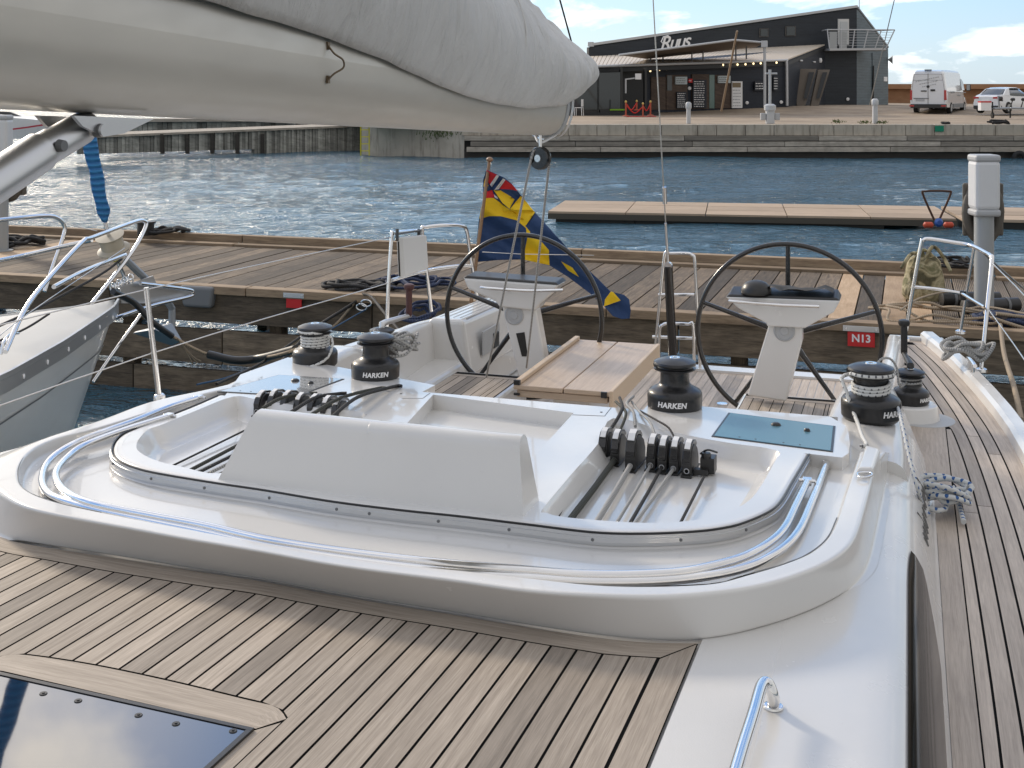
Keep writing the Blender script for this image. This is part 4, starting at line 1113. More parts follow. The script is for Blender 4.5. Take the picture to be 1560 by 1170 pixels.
one('boom_padeye',mat('tarnished_steel',(.16,.12,.08),.35,.8),lambda b:(b.tube(crom([ek+Vector((.0,-.01,.045)),ek+Vector((.012,.0,.025)),ek+Vector((.028,.015,.01)),ek+Vector((.028,.018,-.01)),ek+Vector((.012,.0,-.025)),ek+Vector((0,-.01,-.04))],5),.0026,8),b.box(ek+Vector((-.002,-.008,.045)),(.006,.012,.02)),b.box(ek+Vector((-.002,-.008,-.04)),(.006,.012,.02))),parent=bo,smooth=50)
# sail cover over the stowed mainsail
def zedge(y):
    T=[(-1,3.14),(0,3.08),(1,3.02),(2,2.95),(2.5,2.91),(3.0,2.865),(3.5,2.80),(4,2.73),(4.5,2.685),(5.0,2.668),(5.5,2.685),(6.05,2.79)]
    for i in range(len(T)-1):
        if y<=T[i+1][0]:
            t=max(0,(y-T[i][0])/(T[i+1][0]-T[i][0])); p0=T[max(i-1,0)][1]; p1=T[i][1]; p2=T[i+1][1]; p3=T[min(i+2,len(T)-1)][1]; return .5*(2*p1+(p2-p0)*t+(2*p0-5*p1+4*p2-p3)*t*t+(3*p1-p0-3*p2+p3)*t**3)
    return T[-1][1]
def zridge(y):
    T=[(-1,4.4),(2,3.95),(4.0,3.42),(4.83,3.23),(5.3,3.11),(5.6,3.04),(5.85,2.97),(5.98,2.91),(6.05,2.85)]
    for i in range(len(T)-1):
        if y<=T[i+1][0]:
            t=(y-T[i][0])/(T[i+1][0]-T[i][0]); return T[i][1]+(T[i+1][1]-T[i][1])*t
    return T[-1][1]
def cover(b):
    rows=[]; n=150; K=34
    for i in range(n+1):
        yr=-.5+6.05*i/n; y=yr*1.09; z0=zedge(y)+.022; z1=zridge(y); row=[]
        endf=min(1,max(.05,(6.06-y)/.35))**.5
        for s in range(2*K+1):
            u=s/K; side=1 if u<=1 else -1; v=u if u<=1 else 2-u      # v 0 at hem, 1 at ridge
            wv=(.112+.10*math.sin(PI*min(1,v*1.15))**.8*(1-.35*v))*(1-v**3*.9)
            if y<5: wv*=1.0
            wv=wv*endf+.004
            zz=z0+(z1-z0)*v
            a=(y*1.4+zz*3.0)
            wr=.012*noise.noise(Vector((y*2.2+zz*2.5,zz*1.1,side)))+.009*noise.noise(Vector((y*9+zz*4,zz*1.2,side*3)))*(.3+max(0,(y-3.2)/2.2))+.006*math.sin(y*30+zz*22+3*noise.noise(Vector((y*3,zz*3,0))))*max(0,min(1,(y-4.4)))
            tuck=-.014*math.exp(-((v-.16)/.05)**2)*0
            row.append(Vector((XB+side*(wv+wr*min(1,v*5+.2)+tuck),yr,zz+.006*noise.noise(Vector((y*4,v*3,5))))))
        rows.append(row)
    b.grid(rows,flip=False)
sc_=one('sail_cover',CANVAS,cover,parent=bo,smooth=80)
sm=sc_.modifiers.new('thick','SOLIDIFY'); sm.thickness=.004; sm.offset=-1
def seam(b):
    pts=[]
    for px,py in ((788,0),(815,30),(842,62),(870,92),(888,108),(900,118)):
        p=PX(px,py,XB+.09); pts.append(p)
    b.tube(crom(pts,5),.0035,6)
one('cover_seam',GREYL,seam,parent=bo)
# strap and clew lashing
def strapf(b):
    for y in (5.12,):
        sec=boomsec(y,1.10); b.grid([[p+Vector((0,-.02,0)) for p in sec]+[sec[0]+Vector((0,-.02,0))],[p+Vector((0,.02,0)) for p in sec]+[sec[0]+Vector((0,.02,0))]])
for sy in (1.6,2.9,4.1):
    def vs_(b,sy=sy):
        pts=[]
        for k in range(14):
            v=.02+.9*k/13; yy_2=sy*1.09; z=zedge(yy_2)+.022+(zridge(yy_2)-zedge(yy_2)-.022)*v; wv=(.112+.10*math.sin(PI*min(1,v*1.15))**.8*(1-.35*v))*(1-v**3*.9); pts.append(Vector((XB+wv+.004,sy+.25*v,z)))
        b.tube(crom(pts,3),.0028,6)
    one('panel_seam',CANVAS,vs_,parent=bo)
one('clew_strap',GEL,strapf,parent=bo,smooth=60)
bb=PX(823,212,XB)
bot_=Vector((XB,PX(823,212,XB).y,bz(5.0)-.01))
one('lashing',WHT,lambda b:(b.tube(crom([bot_+Vector((-.06,.1,.03)),bot_+Vector((0,.0,-.02)),bot_+Vector((.05,.12,.02))],5),.006,8),b.tube(crom([bot_+Vector((0,.28,.15)),bot_+Vector((.02,.2,.02)),bot_+Vector((0,.0,-.02))],5),.006,8)),parent=bo)
# mainsheet: block, rope
blk=PX(823,241,XB)
mb_=one('mainsheet_block',CARBON,lambda b:b.lathe([(.008,-.016),(.047,-.016),(.050,-.010),(.040,-.004),(.040,.004),(.050,.010),(.047,.016),(.008,.016)],blk,32,axis=(-.35,-.93,0)),parent=bo,smooth=35)
one('block_cheek',STEEL,lambda b:(b.lathe([(.016,-.021),(.016,.021)],blk,16,axis=(-.35,-.93,0)),b.tube([blk+Vector((0,0,.045)),blk+Vector((0,0,.10))],.007,8)),parent=bo,smooth=40)
e1=PZ(741,572,1.0); e2=PZ(803,566,1.02)
e1=PY(741,574,6.3); e2=PY(802,560,6.3)
one('mainsheet',R_GR,lambda b:b.tube(crom([e1,blk+RX*-.040+Vector((0,0,-.01)),blk+RX*-.028+Vector((0,0,.032)),blk+Vector((0,0,.044)),blk+RX*.028+Vector((0,0,.032)),blk+RX*.040+Vector((0,0,-.01)),e2],1),.0055,8),
   'grey mainsheet running through the block under the boom end down to the cockpit','rope',smooth=60)
# vang strut and bracket
v1=PX(133,190,XB); v0=PX(-40,298,XB); va=PX(60,232,XB)
dv=(v1-v0).normalized()
vg=one('boom_vang',SATIN,lambda b:b.tube([v0-dv*.9,v0,va],.037,24),parent=Y,smooth=50)
one('vang_end',SATIN,lambda b:b.tube([va-dv*.002,va+dv*.004,v1-dv*.02,v1+dv*.01],[.030,.033,.031,.022],20),parent=vg,smooth=50)
br=[PX(x,y,XB) for x,y in ((82,176),(96,192),(128,208),(160,203),(206,181))]
one('vang_bracket',SATIN,lambda b:(b.prism([p+Vector((.036,0,0)) for p in br],(.008,0,0)),b.prism([p+Vector((-.044,0,0)) for p in br],(.008,0,0)),b.lathe([(.012,-.055),(.012,.055)],PX(122,198,XB),14,axis=(1,0,0))),parent=vg,smooth=40)
one('vang_bolt',GREYD,lambda b:(b.lathe([(.012,0),(.010,.012)],PX(90,222,XB+.033),14,axis=(1,0,0)),b.lathe([(.014,.036),(.012,.05)],PX(122,198,XB),14,axis=(1,0,0))),parent=vg)
# ================================================================== WATER, PIER, PONTOON, QUAY
def waterm():
    def bd(nt,b):
        v=coords(nt,'Object',(1,1,1))
        n1=noi(nt,coords(nt,'Object',(1.0,1.7,1)),2.2,4,.6,.6); n2=noi(nt,v,11,3,.6)
        pt=ramp(nt,noi(nt,v,.13,3,.5),[(.35,.45),(.6,1.0)]); bump(nt,b,math_(nt,'MULTIPLY',math_(nt,'ADD',n1,math_(nt,'MULTIPLY',n2,.22)),pt),.95,.34)
        b.inputs['IOR'].default_value=1.45
    return mat('harbour_water',(.034,.100,.145),.07,build=bd)
WATER=waterm()
def water():
    me=bpy.data.meshes.new('water'); o=bpy.data.objects.new('water',me); C.objects.link(o)
    me.from_pydata([(0,0,0),(1,0,0),(1,1,0),(0,1,0)],[],[(0,1,2,3)])
    oc=o.modifiers.new('waves','OCEAN'); oc.geometry_mode='GENERATE'; oc.repeat_x=4; oc.repeat_y=4; oc.resolution=15; oc.viewport_resolution=15
    oc.spatial_size=22; oc.wind_velocity=3.6; oc.wave_scale=.12; oc.choppiness=1.0; oc.wave_alignment=.25; oc.wave_direction=math.radians(65); oc.random_seed=4; oc.damping=.3; oc.depth=30; oc.wave_scale_min=.01
    me.materials.append(WATER); o.location=(-44,-12,-.02)
    dg=bpy.context.evaluated_depsgraph_get(); dg.update()
    m2=bpy.data.meshes.new_from_object(o.evaluated_get(dg)); o.modifiers.clear(); o.data=m2; m2.name='water'
    if not m2.materials: m2.materials.append(WATER)
    zs=[v.co.z for v in m2.vertices]; xs=[v.co.x for v in m2.vertices]; ys_=[v.co.y for v in m2.vertices]
    print('WATER',len(zs),min(xs),max(xs),min(ys_),max(ys_),min(zs),max(zs))
    m2.polygons.foreach_set('use_smooth',[True]*len(m2.polygons))
    return struct(o)
wo=water()
def farw(b):
    b.poly([(-400,-60,-.30),(300,-60,-.30),(300,400,-.30),(-400,400,-.30)])
struct(one('water_depth',mat('deep_water',(.01,.02,.03),.1),farw))
# ---- timber pier
PZt=.92; PY0,PY1=10.02,13.0
pier=thing('timber_pier','long weathered timber pier with wide boards running across behind the yacht','pier',(-3,11.5,.4))
def boards(b,sel):
    rnd=random.Random(11); x=-16.0; k=0
    while x<13:
        w=.205 if x<.25 else .235
        kind='n' if (-.88<x<.1 and k%3!=1 and x>-.75) else 'm' if (-9.9<x<-9.5) else ('r' if x>-.3 else 'o')
        if sel==kind:
            t=rnd.random(); q=rnd.uniform(-.003,.003)
            b.hexa([(x,PY0,PZt-.04),(x+w-.012,PY0,PZt-.04),(x+w-.012,PY1,PZt-.04),(x,PY1,PZt-.04)],[(x,PY0,PZt+q),(x+w-.012,PY0,PZt+q),(x+w-.012,PY1,PZt+q),(x,PY1,PZt+q)],t)
        else: rnd.random(); rnd.uniform(0,1)
        x+=w; k+=1
one('deck_boards',DOCKW,lambda b:boards(b,'o'),parent=pier)
one('new_boards',DOCKN,lambda b:boards(b,'n'),label='pale new boards',parent=pier)
one('new_board',DOCKN,lambda b:boards(b,'m'),label='single pale new board',parent=pier)
one('ribbed_boards',DOCKR,lambda b:boards(b,'r'),label='ribbed anti slip boards',parent=pier)
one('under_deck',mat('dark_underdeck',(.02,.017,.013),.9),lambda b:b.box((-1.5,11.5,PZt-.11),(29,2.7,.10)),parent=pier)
def capf(b):
    x=-16
    while x<13:
        l=3.4; b.box((x+l/2,PY0-.03,PZt-.012),(l-.01,.14,.075),tone=random.random()); x+=l
one('front_capping',CAPW,capf,parent=pier,bev=.006)
def kerb(b):
    x=-16
    while x<13:
        l=4.2; b.box((x+l/2,PY1-.02,PZt+.062),(l-.012,.12,.09),tone=random.random()); b.box((x+l/2,PY1-.22,PZt+.012),(l-.02,.14,.035),tone=random.random()); x+=l
one('back_kerb',CAPW,kerb,parent=pier,bev=.006)
def fascia(z0,z1,y,l,off):
    def f(b):
        x=-16+off
        while x<13: b.box((x+l/2,y,(z0+z1)/2),(l-.012,.06,z1-z0),tone=random.random()); x+=l
    return f
one('fascia_board',BEAMW,fascia(.60,.878,PY0-.03,2.75,.45),parent=pier,bev=.006)
one('waler_board',BEAMW,fascia(.20,.52,PY0+.02,5.1,-.3),parent=pier,bev=.006)
one('lower_waler',BEAMW,fascia(-.14,.13,PY0+.06,4.1,.7),parent=pier,bev=.006)
for x in (-13.1,-11.0,-8.9,-7.2,-5.6,-4.1,-2.65,-1.33,.1,1.5,3.2,5.2,7.5):
    one('pile',BEAMW,lambda b:b.box((x,PY0+.16,.15),(.13,.13,1.45),tone=.3),parent=pier,bev=.008)
    one('pile',BEAMW,lambda b:b.box((x,PY1-.25,.15),(.13,.13,1.45),tone=.3),parent=pier,bev=.008)
def splice(b):
    b.box((-9.3,PY0-.085,.80),(.10,.05,.14)); 
# plates
def plate(px,py,w,h,txt,lab):
    c=PY(px,py,PY0-.09); t=thing('berth_plate',lab,'sign',c,'red berth plates on the pier')
    one('plate',RED,lambda b:b.box(c,(w,.012,h)),parent=t,bev=.002)
    one('plate_bracket',SATIN,lambda b:(b.box(c+Vector((-.0,-.005,h/2+.015)),(w*1.35,.018,.045))),parent=t,bev=.003)
    one('bolt',STEEL,lambda b:[b.lathe([(.008,0),(.006,.005)],c+Vector((s*w*.55,-.014,h/2+.015)),10,axis=(0,-1,0)) for s in (-1,1)],parent=t)
    if txt: one('plate_lettering',WHT,lambda b:text_mb(b,txt,h*.66,lambda v:c+Vector((v.x,-.0075-v.z,v.y)),extrude=.0012,bold=.0022),parent=t)
plate(1312,516,.205,.125,'N13','red plate with white N13 under a metal bracket on the pier side')
plate(448,461,.155,.10,None,'plain red plate under a metal bracket, left of the starboard winches')
# corner fender plate
def cornerf(b):
    c=PY(303,452,PY0-.10); b.hexa([c+Vector(v) for v in ((-.16,-.03,-.10),(.14,-.03,-.10),(.14,.05,-.10),(-.16,.05,-.10))],[c+Vector(v) for v in ((-.20,-.03,.10),(.17,-.03,.10),(.17,.09,.10),(-.20,.09,.10))])
tag(one('corner_fender',GREYD,cornerf,bev=.03,seg=3),'grey plastic corner fender bolted to the pier at the neighbouring bow','fender')
# service pedestals
def pedestal_post(px,pyb,lab,boxz=(1.93,2.44),y=11.9,cable=True):
    c=PZ(px,pyb,PZt); c=PY(px,pyb,y); c.z=PZt
    t=thing('service_pedestal',lab,'service pedestal',c,'service pedestals on the pier')
    one('post',mat('galvanised_post',(.36,.38,.39),.5,.4),lambda b:(b.lathe([(.078,0),(.078,boxz[0]-PZt+.02)],c,24),b.lathe([(.13,0),(.13,.012)],c,24)),parent=t,smooth=40)
    hx_=one('pedestal_box',gel('pedestal_white',(.66,.67,.68),.35,0,.1),lambda b:b.box((c.x,c.y,(boxz[0]+boxz[1])/2),(.205,.205,boxz[1]-boxz[0]-.06),rz=YAW),parent=t,bev=.035,seg=3)
    for z in (boxz[0]+.01,boxz[1]-.015):
        one('end_cap',GREYL,lambda b:b.box((c.x,c.y,z),(.209,.209,.06),rz=YAW),parent=t,bev=.02,seg=2)
    def reel(b):
        q=c+Vector((.0,.13,.83)); b.tube([q+RX*(.15*math.cos(a)*.9)+Vector((0,.0,.24*math.sin(a))) for a in [i*PI/12 for i in range(24)]],.045,8,closed=True)
        b.hexa([q+RX*-.17+Vector((0,0,-.2)),q+RX*.17+Vector((0,0,-.2)),q+RX*.17+Vector((0,.06,-.2)),q+RX*-.17+Vector((0,.06,-.2))],[q+RX*-.17+Vector((0,0,.24)),q+RX*.17+Vector((0,0,.24)),q+RX*.17+Vector((0,.06,.24)),q+RX*-.17+Vector((0,.06,.24))])
    one('hose_holder',mat('brown_grey_plastic',(.10,.09,.075),.6),reel,parent=t,bev=.03)
    return c
# right pedestal: box px 1475-1523, y 237-325
yy_=10.75; cr=PY(1499,500,yy_); 
k_=PY(1499,325,yy_).z; k2=PY(1499,238,yy_).z
pedestal_post(1499,500,'tall grey service pedestal with white box beside the port pushpit',(k_,k2),yy_)
k3=PY(4,180,11.6).z
pedestal_post(2,390,'grey service pedestal behind the pulpit of the neighbouring yacht',(1.95,2.47),11.55)
# hoses, lines, bags on the pier
def pile_rope(px,py,y,R,n,seed,mt,lab,r=.011,name='rope_heap',z=PZt,sx=1.0):
    c=PY(px,py,y); c.z=z+r+.01; rnd=random.Random(seed); pts=[]
    for i in range(n*9):
        a=i*.68+rnd.random()*.3; rr=R*(.35+.65*rnd.random()); pts.append(c+Vector((math.cos(a)*rr*sx,math.sin(a)*rr,R*.35*rnd.random()*(1-rr/R*.6))))
    return one(name,mt,lambda b:b.tube(crom(pts,4),r,8),lab,'rope',smooth=60)
pile_rope(255,364,12.9,.28,4,3,R_BK,'black hose coiled on the far edge of the pier by the green drum',.016,'hose_coil',PZt+.08)
pile_rope(30,406,12.0,.34,5,8,R_BK,'black rope heap on the pier beside the left service pedestal',.022)
pile_rope(630,440,10.6,.30,5,6,R_NV,'dark blue rope heap on the pier edge behind the pushpit',.014,sx=1.5)
pile_rope(545,455,10.25,.26,4,16,R_BK,'black rope and shackles bundled at the pier edge left of the pushpit',.018,sx=1.5)
pile_rope(1530,500,10.35,.22,7,26,R_NV,'dark rope bundle tied round the mooring ring below the right pedestal',.017,sx=1.2)
pile_rope(1440,492,10.35,.40,3,36,R_TN,'brown rope lying loosely on the pier behind the port pushpit',.011,sx=1.6)
pile_rope(1455,405,12.8,.30,4,46,R_BK,'black hose loops on the far kerb left of the right pedestal',.013,'hose_coil',PZt+.10)
def drum(b):
    c=PY(222,382,12.75); c.z=PZt+.09; b.lathe([(.10,0),(.10,.14),(.12,.145),(.12,.165),(.02,.17)],c,20)
tdr=one('small_drum',BLKPL,drum,'small black drum with a green side standing on the pier kerb','drum',smooth=40)
one('green_panel',mat('green_paint',(.0,.16,.10),.5),lambda b:b.box(PY(230,383,12.64),(.04,.02,.12)),parent=tdr)
def satchel():
    c=PY(1408,478,11.35); c.z=PZt; t=thing('canvas_bag','camouflage pattern canvas bag with tied top standing on the pier','bag',c)
    def camo(nt,b):
        v=coords(nt); a=noi(nt,v,6,2,.5,1.2)
        L(nt,ramp(nt,a,[(.38,(.10,.09,.05)),(.45,(.30,.26,.15)),(.54,(.48,.42,.27)),(.68,(.20,.19,.10))]),b.inputs['Base Color']); bump(nt,b,noi(nt,v,14,4,.6,1),.8,.03)
    mt=mat('camouflage_cloth',(.2,.18,.1),.9,build=camo)
    def body(b):
        rows=[]
        for i,(s_,z) in enumerate(((.9,0),(1.05,.05),(1.08,.15),(1.0,.27),(.88,.38),(.80,.46),(.55,.52),(.3,.50),(.05,.47))):
            r=[]
            for j in range(25):
                a=2*PI*j/24; w=1+.13*noise.noise(Vector((math.cos(a)*1.6,math.sin(a)*1.6,z*6)))
                r.append(c+RX*(math.copysign(abs(math.cos(a))**.7,math.cos(a))*.17*s_*w)+FW*(math.copysign(abs(math.sin(a))**.7,math.sin(a))*.11*s_*w)+Vector((0,0,z*.74+.02*noise.noise(Vector((a,z*5,2))))))
            rows.append(r)
        b.grid(rows)
    one('bag_body',mt,body,parent=t,smooth=60)
    def flap(b):
        rnd=random.Random(2)
        for k in range(3):
            q=c+RX*(-.08+.09*k)+Vector((0,0,.34)); b.tube(crom([q+RX*-.12+Vector((0,-.1,-.05)),q+RX*-.03+Vector((0,-.04,.07+.03*k)),q+RX*.07+Vector((0,.03,.03)),q+RX*.13+Vector((0,-.08,-.08))],4),[.016]*13,8)
        b.tube([c+RX*-.03+Vector((0,0,.33)),c+RX*-.035+Vector((0,0,.40)),c+RX*-.03+Vector((0,0,.45))],[.045,.04,.022],10)
    one('bag_top',mt,flap,parent=t,smooth=60)
satchel()
for i,(px,py,a) in enumerate(((1478,468,.35),(1510,474,.55))):
    c=PY(px,py,11.15+i*-.3); c.z=PZt+.06; d=Vector((math.cos(a),math.sin(a),0))
    t=thing('rolled_bag',['black rolled bag nearer the camouflage bag on the pier','black rolled bag nearer the right pedestal on the pier'][i],'bag',c,'black rolled bags on the pier')
    one('roll',BLKPL,lambda b:b.tube([c-d*.26,c-d*.25,c+d*.25,c+d*.26],[.03,.062,.058,.03],14),parent=t,smooth=50)
    one('strap',GREYD,lambda b:[b.tube([c+d*k-d*.012,c+d*k+d*.012],.064,14) for k in (-.14,.14)],parent=t,smooth=40)
def lad(b):
    c=PY(1084,481,PY0-.0); 
    b.box(PY(1043,486,PY0+.06)+Vector((0,0,.03)),(.22,.06,.01))
tag(one('gate_plate',GREYL,lad),'small pale nameplate lying on the pier edge behind the stern gate','sign')
# ---- middle pontoon
def Pn(px,py,z=.19): return PZ(px,py,z)
A=Pn(835,322);B=Pn(1458,333);dx=(B-A).normalized(); nn=Vector((-dx.y,dx.x,0))
mpn=thing('floating_pontoon','long low floating pontoon with pale boards lying across the harbour basin','pontoon',(A+B)/2)
def pont(b,s0,s1):
    a=A+dx*s0; c=A+dx*s1; q=[a,c,c+nn*2.7,a+nn*2.7]
    n=max(1,int((s1-s0)/1.6)); rnd=random.Random(int(s0*7))
    for i in range(n):
        for k in range(3):
            u0=s0+(s1-s0)*i/n; u1=s0+(s1-s0)*(i+1)/n-.02; v0=2.7*k/3; v1=2.7*(k+1)/3-.015; zt=.19+rnd.uniform(-.004,.004)
            q=[A+dx*u0+nn*v0,A+dx*u1+nn*v0,A+dx*u1+nn*v1,A+dx*u0+nn*v1]; b.hexa([Vector((p.x,p.y,.13)) for p in q],[Vector((p.x,p.y,zt)) for p in q],rnd.random())
PONT=wood('pontoon_boards',(.36,.27,.19),(.53,.41,.30),rough=.85,gx=.6,gy=8,tonevar=.2,stain=.2)
LN=(B-A).length
one('deck',PONT,lambda b:pont(b,0,LN),parent=mpn); one('float',mat('wet_black_float',(.012,.014,.012),.5),lambda b:[b.box(A+dx*s+nn*1.35+Vector((0,0,-.20)),(1.68,2.6,.26),rz=math.atan2(dx.y,dx.x)) for s in [1+i*1.7 for i in range(int(LN/1.7))]],parent=mpn)
one('edge_fender',mat('edge_rubber',(.07,.06,.045),.7),lambda b:b.hexa([Vector((p.x,p.y,.03)) for p in (A-nn*.03,B-nn*.03,B+nn*.03,A+nn*.03)],[Vector((p.x,p.y,.15)) for p in (A-nn*.03,B-nn*.03,B+nn*.03,A+nn*.03)]),parent=mpn)
mp2=thing('floating_pontoon','next section of the floating pontoon, right of the gap behind the pedestal','pontoon',B+dx*3)
one('deck',PONT,lambda b:pont(b,LN+.12,LN+9),parent=mp2); one('float',bpy.data.materials['wet_black_float'],lambda b:[b.box(A+dx*s+nn*1.35+Vector((0,0,-.20)),(1.68,2.6,.26),rz=math.atan2(dx.y,dx.x)) for s in [LN+1+i*1.7 for i in range(5)]],parent=mp2)
def tri(b):
    c=PZ(1427,335,.20); 
    b.tube(crom([c+RX*-.05+Vector((0,0,.0)),c+RX*-.27+Vector((0,0,.50)),c+RX*-.22+Vector((0,0,.57)),c+RX*.22+Vector((0,0,.57)),c+RX*.27+Vector((0,0,.50)),c+RX*.05],4),.022,8)
to=one('mooring_hoop',mat('rusty_steel',(.10,.05,.03),.7,.5),tri,'rusty triangular mooring hoop standing on the front edge of the pontoon','mooring hoop')
def floats(b):
    c=PZ(1427,338,.18)-FW*.1
    for s in (-1,1): b.lathe([(.02,-.10),(.06,-.07),(.06,.07),(.02,.10)],c+RX*.2*s+Vector((0,0,-.05)),12,axis=RX)
one('hoop_float',mat('orange_float',(.5,.06,.02),.5),floats,parent=to)
one('hoop_hub',mat('blue_hub',(.03,.10,.35),.5),lambda b:b.lathe([(.05,-.05),(.09,0),(.05,.05)],PZ(1427,338,.16)-FW*.12,12,axis=FW),parent=to)
# ---- main quay (camera aligned)
QD=51.0; QZ=2.75-50/1860*QD
def gz(lat,d):
    t=min(max((d-72.5)/10,0),1)*min(max((d-72.5)/10,0),1)**0
    t=t*t*(3-2*t)
    if lat>25: t*=max(.35,1-(lat-25)/25)
    return QZ+.004*(d-51)*0+t*.43
def landf(b):
    rows=[]
    for d in [QD+.35,55,60,66,72,74,76,78,80,82,85,90,100,115,140,180]:
        l0={51:-6.2,55:-6.2,60:-10}.get(int(d),-16*d/60); rows.append([W(lat,d,gz(lat,d)) for lat in [l0,max(l0+.5,-6*d/60)]+[x*d/60 for x in (-1,2,5,9,13,17,21,26,32,42,60)]])
    b.grid(rows)
def groundb(nt,b):
    v=coords(nt); n=noi(nt,v,.35,6,.6); n2=noi(nt,v,6,5,.7)
    c1=mixc(nt,ramp(nt,n,[(.35,0.0),(.65,1.0)]),(.25,.195,.14),(.41,.325,.235)); L(nt,mixc(nt,ramp(nt,n2,[(.3,.25),(.7,0.0)]),c1,(.12,.09,.07)),b.inputs['Base Color'])
struct(one('quay_ground',mat('gravel_asphalt',(.3,.22,.15),.95,build=groundb),landf))
quay=thing('quay_wall','concrete capped quay wall faced with horizontal weathered timbers below the building','quay wall',W(10,QD,0))
def concm(nt,b):
    v=coords(nt); n=noi(nt,v,1.2,6,.65); n2=noi(nt,coords(nt,'Object',(1,1,.15)),5,4,.6)
    c1=mixc(nt,n,(.30,.265,.215),(.58,.52,.43)); L(nt,mixc(nt,ramp(nt,n2,[(.5,0.0),(.75,.6)]),c1,(.07,.055,.04)),b.inputs['Base Color']); bump(nt,b,n2,.4,.03)
CONC=mat('stained_concrete',(.3,.27,.22),.9,build=concm)
WTIM=wood('bleached_quay_timber',(.28,.245,.20),(.66,.59,.50),rough=.85,gx=.6,gy=9,tonevar=.5,stain=.5,bumps=.6)
DTIM=wood('wet_quay_timber',(.015,.013,.01),(.06,.05,.04),rough=.6,gx=.6,gy=9,tonevar=.5)
x0q,x1q=-7.3,30
def q_blocks(b):
    rnd=random.Random(5); x=-2.1
    while x<x1q:
        w=rnd.choice((1.0,1.2,1.35,1.5,.8)); b.box(W(x+w/2,QD+.4,QZ-.22),(w-.02,.8,.46),rz=YAW,tone=rnd.random()); x+=w
one('capping_block',CONC,q_blocks,parent=quay,bev=.015)
def timb(zs,off,l0,seed):
    def f(b):
        rnd=random.Random(seed); x=-2.0+off*.2
        while x<x1q:
            l=l0*rnd.uniform(.7,1.3); b.box(W(x+l/2,QD-.05+.0,zs),(l-.02,.22,.205),rz=YAW,tone=rnd.random()); x+=l
    return f
for k,(z,o) in enumerate(((QZ-.56,0),(QZ-.80,1.3),(QZ-1.03,.5))): one('fender_timber',WTIM,timb(z,o,5.2,k+3),parent=quay,bev=.012)
one('lower_timber',DTIM,lambda b:(b.box(W(14.5,QD+.2,.05),(33,.3,.62),rz=YAW,tone=.5),b.box(W(14.5,QD+.35,.3),(33,.25,2.0),rz=YAW,tone=.1)),parent=quay)
gp=one('green_marker',mat('green_marker_paint',(.0,.22,.12),.6),lambda b:b.box(PD(1431,196,QD-.03),(.36,.04,.24),rz=YAW),parent=quay)
def lumps(px,lab,seed,s=.16,name='rope_scrap',m=None):
    c=PD(px,190,QD+.4); c.z=QZ; rnd=random.Random(seed); pts=[c+RX*rnd.uniform(-s*3,s*3)+FW*rnd.uniform(-.15,.15)+Vector((0,0,.04+rnd.random()*s)) for i in range(14)]
    one(name,m or R_BK,lambda b:b.tube(crom(pts,3),.04,6),lab,'rope',smooth=60)
lumps(1522,'dark rope lying on the quay edge in front of the white car',1); lumps(1441,'small dark rope scrap on the quay edge near the green marker',2,.06)
# left quay: steel sheet wall + rubble wall, and low timber pier at far left
def wallpl(pa,pb,da,db):  # vertical plane through two pixel columns at given depths
    a=PD(pa,140,da); c=PD(pb,140,db); t=(c-a); t.z=0; t=t.normalized(); return a,t,Vector((t.y,-t.x,0))
def onw(pl,px,py):
    a,t,n=pl; r=ray(px,py); return CAM+r*((a-CAM).dot(n)/r.dot(n))
def sheet(b):
    pl=wallpl(120,560,31,56)
    a=onw(pl,60,208); c=onw(pl,566,190)
    for i in range(64):
        u0,u1=i/64,(i+1)/64; p=a.lerp(c,u0); q=a.lerp(c,u1); nrm=Vector((pl[1].y,-pl[1].x,0)); o=nrm*(.10 if i%2 else -.02)
        zt_=1.28
        b.hexa([Vector((p.x,p.y,-.3))+o,Vector((q.x,q.y,-.3))+o,Vector((q.x,q.y,-.3))-nrm*.4,Vector((p.x,p.y,-.3))-nrm*.4],[Vector((p.x,p.y,zt_))+o,Vector((q.x,q.y,zt_))+o,Vector((q.x,q.y,zt_))-nrm*.4,Vector((p.x,p.y,zt_))-nrm*.4],random.random())
def plk(name,mt,pl,pts,th,label=None,cat=None,parent=None,bev=0,group=None):
    P=[onw(pl,*p) for p in pts]; n=Vector((pl[1].y,-pl[1].x,0)); n = n if n.dot(FW)>0 else -n
    # give the outline thickness away from the viewer
    return one(name,mt,lambda b:b.prism(P,n*th),label,cat,group,parent,bev=bev)
plL=wallpl(100,560,50,58)
WETW=wood('grey_green_piling',(.24,.24,.21),(.60,.58,.52),rough=.85,gx=1,gy=6,tonevar=.5,stain=.5)
def pil(b):
    n=Vector((plL[1].y,-plL[1].x,0)); n=n if n.dot(FW)>0 else -n; x=120
    rnd=random.Random(9)
    while x<562:
        w=max(3.2,6.8-x*.006); yt=207.5-(x-130)*.038; yb=238-(x-130)*.021
        P=[onw(plL,x,yt+rnd.uniform(-.4,.4)),onw(plL,x+w-.5,yt),onw(plL,x+w-.5,yb),onw(plL,x,yb)]; 
        P[2].z=P[3].z=-.3 if x>385 else .18
        j=n*rnd.uniform(-.05,.05); b.prism([p+j for p in P][::-1],n*.3,rnd.random()); x+=w
lp=thing('piled_jetty','low grey jetty wall of upright piles at the far left of the basin','jetty',onw(plL,300,225))
one('upright_piling',WETW,pil,parent=lp)
def jcap(b):
    n=Vector((plL[1].y,-plL[1].x,0)); n=n if n.dot(FW)>0 else -n
    P=[onw(plL,100,208),onw(plL,566,189.5),onw(plL,566,192.5),onw(plL,100,211.5)]; b.prism([p-n*.15 for p in P][::-1],n*3)
one('jetty_cap',WTIM,jcap,parent=lp)
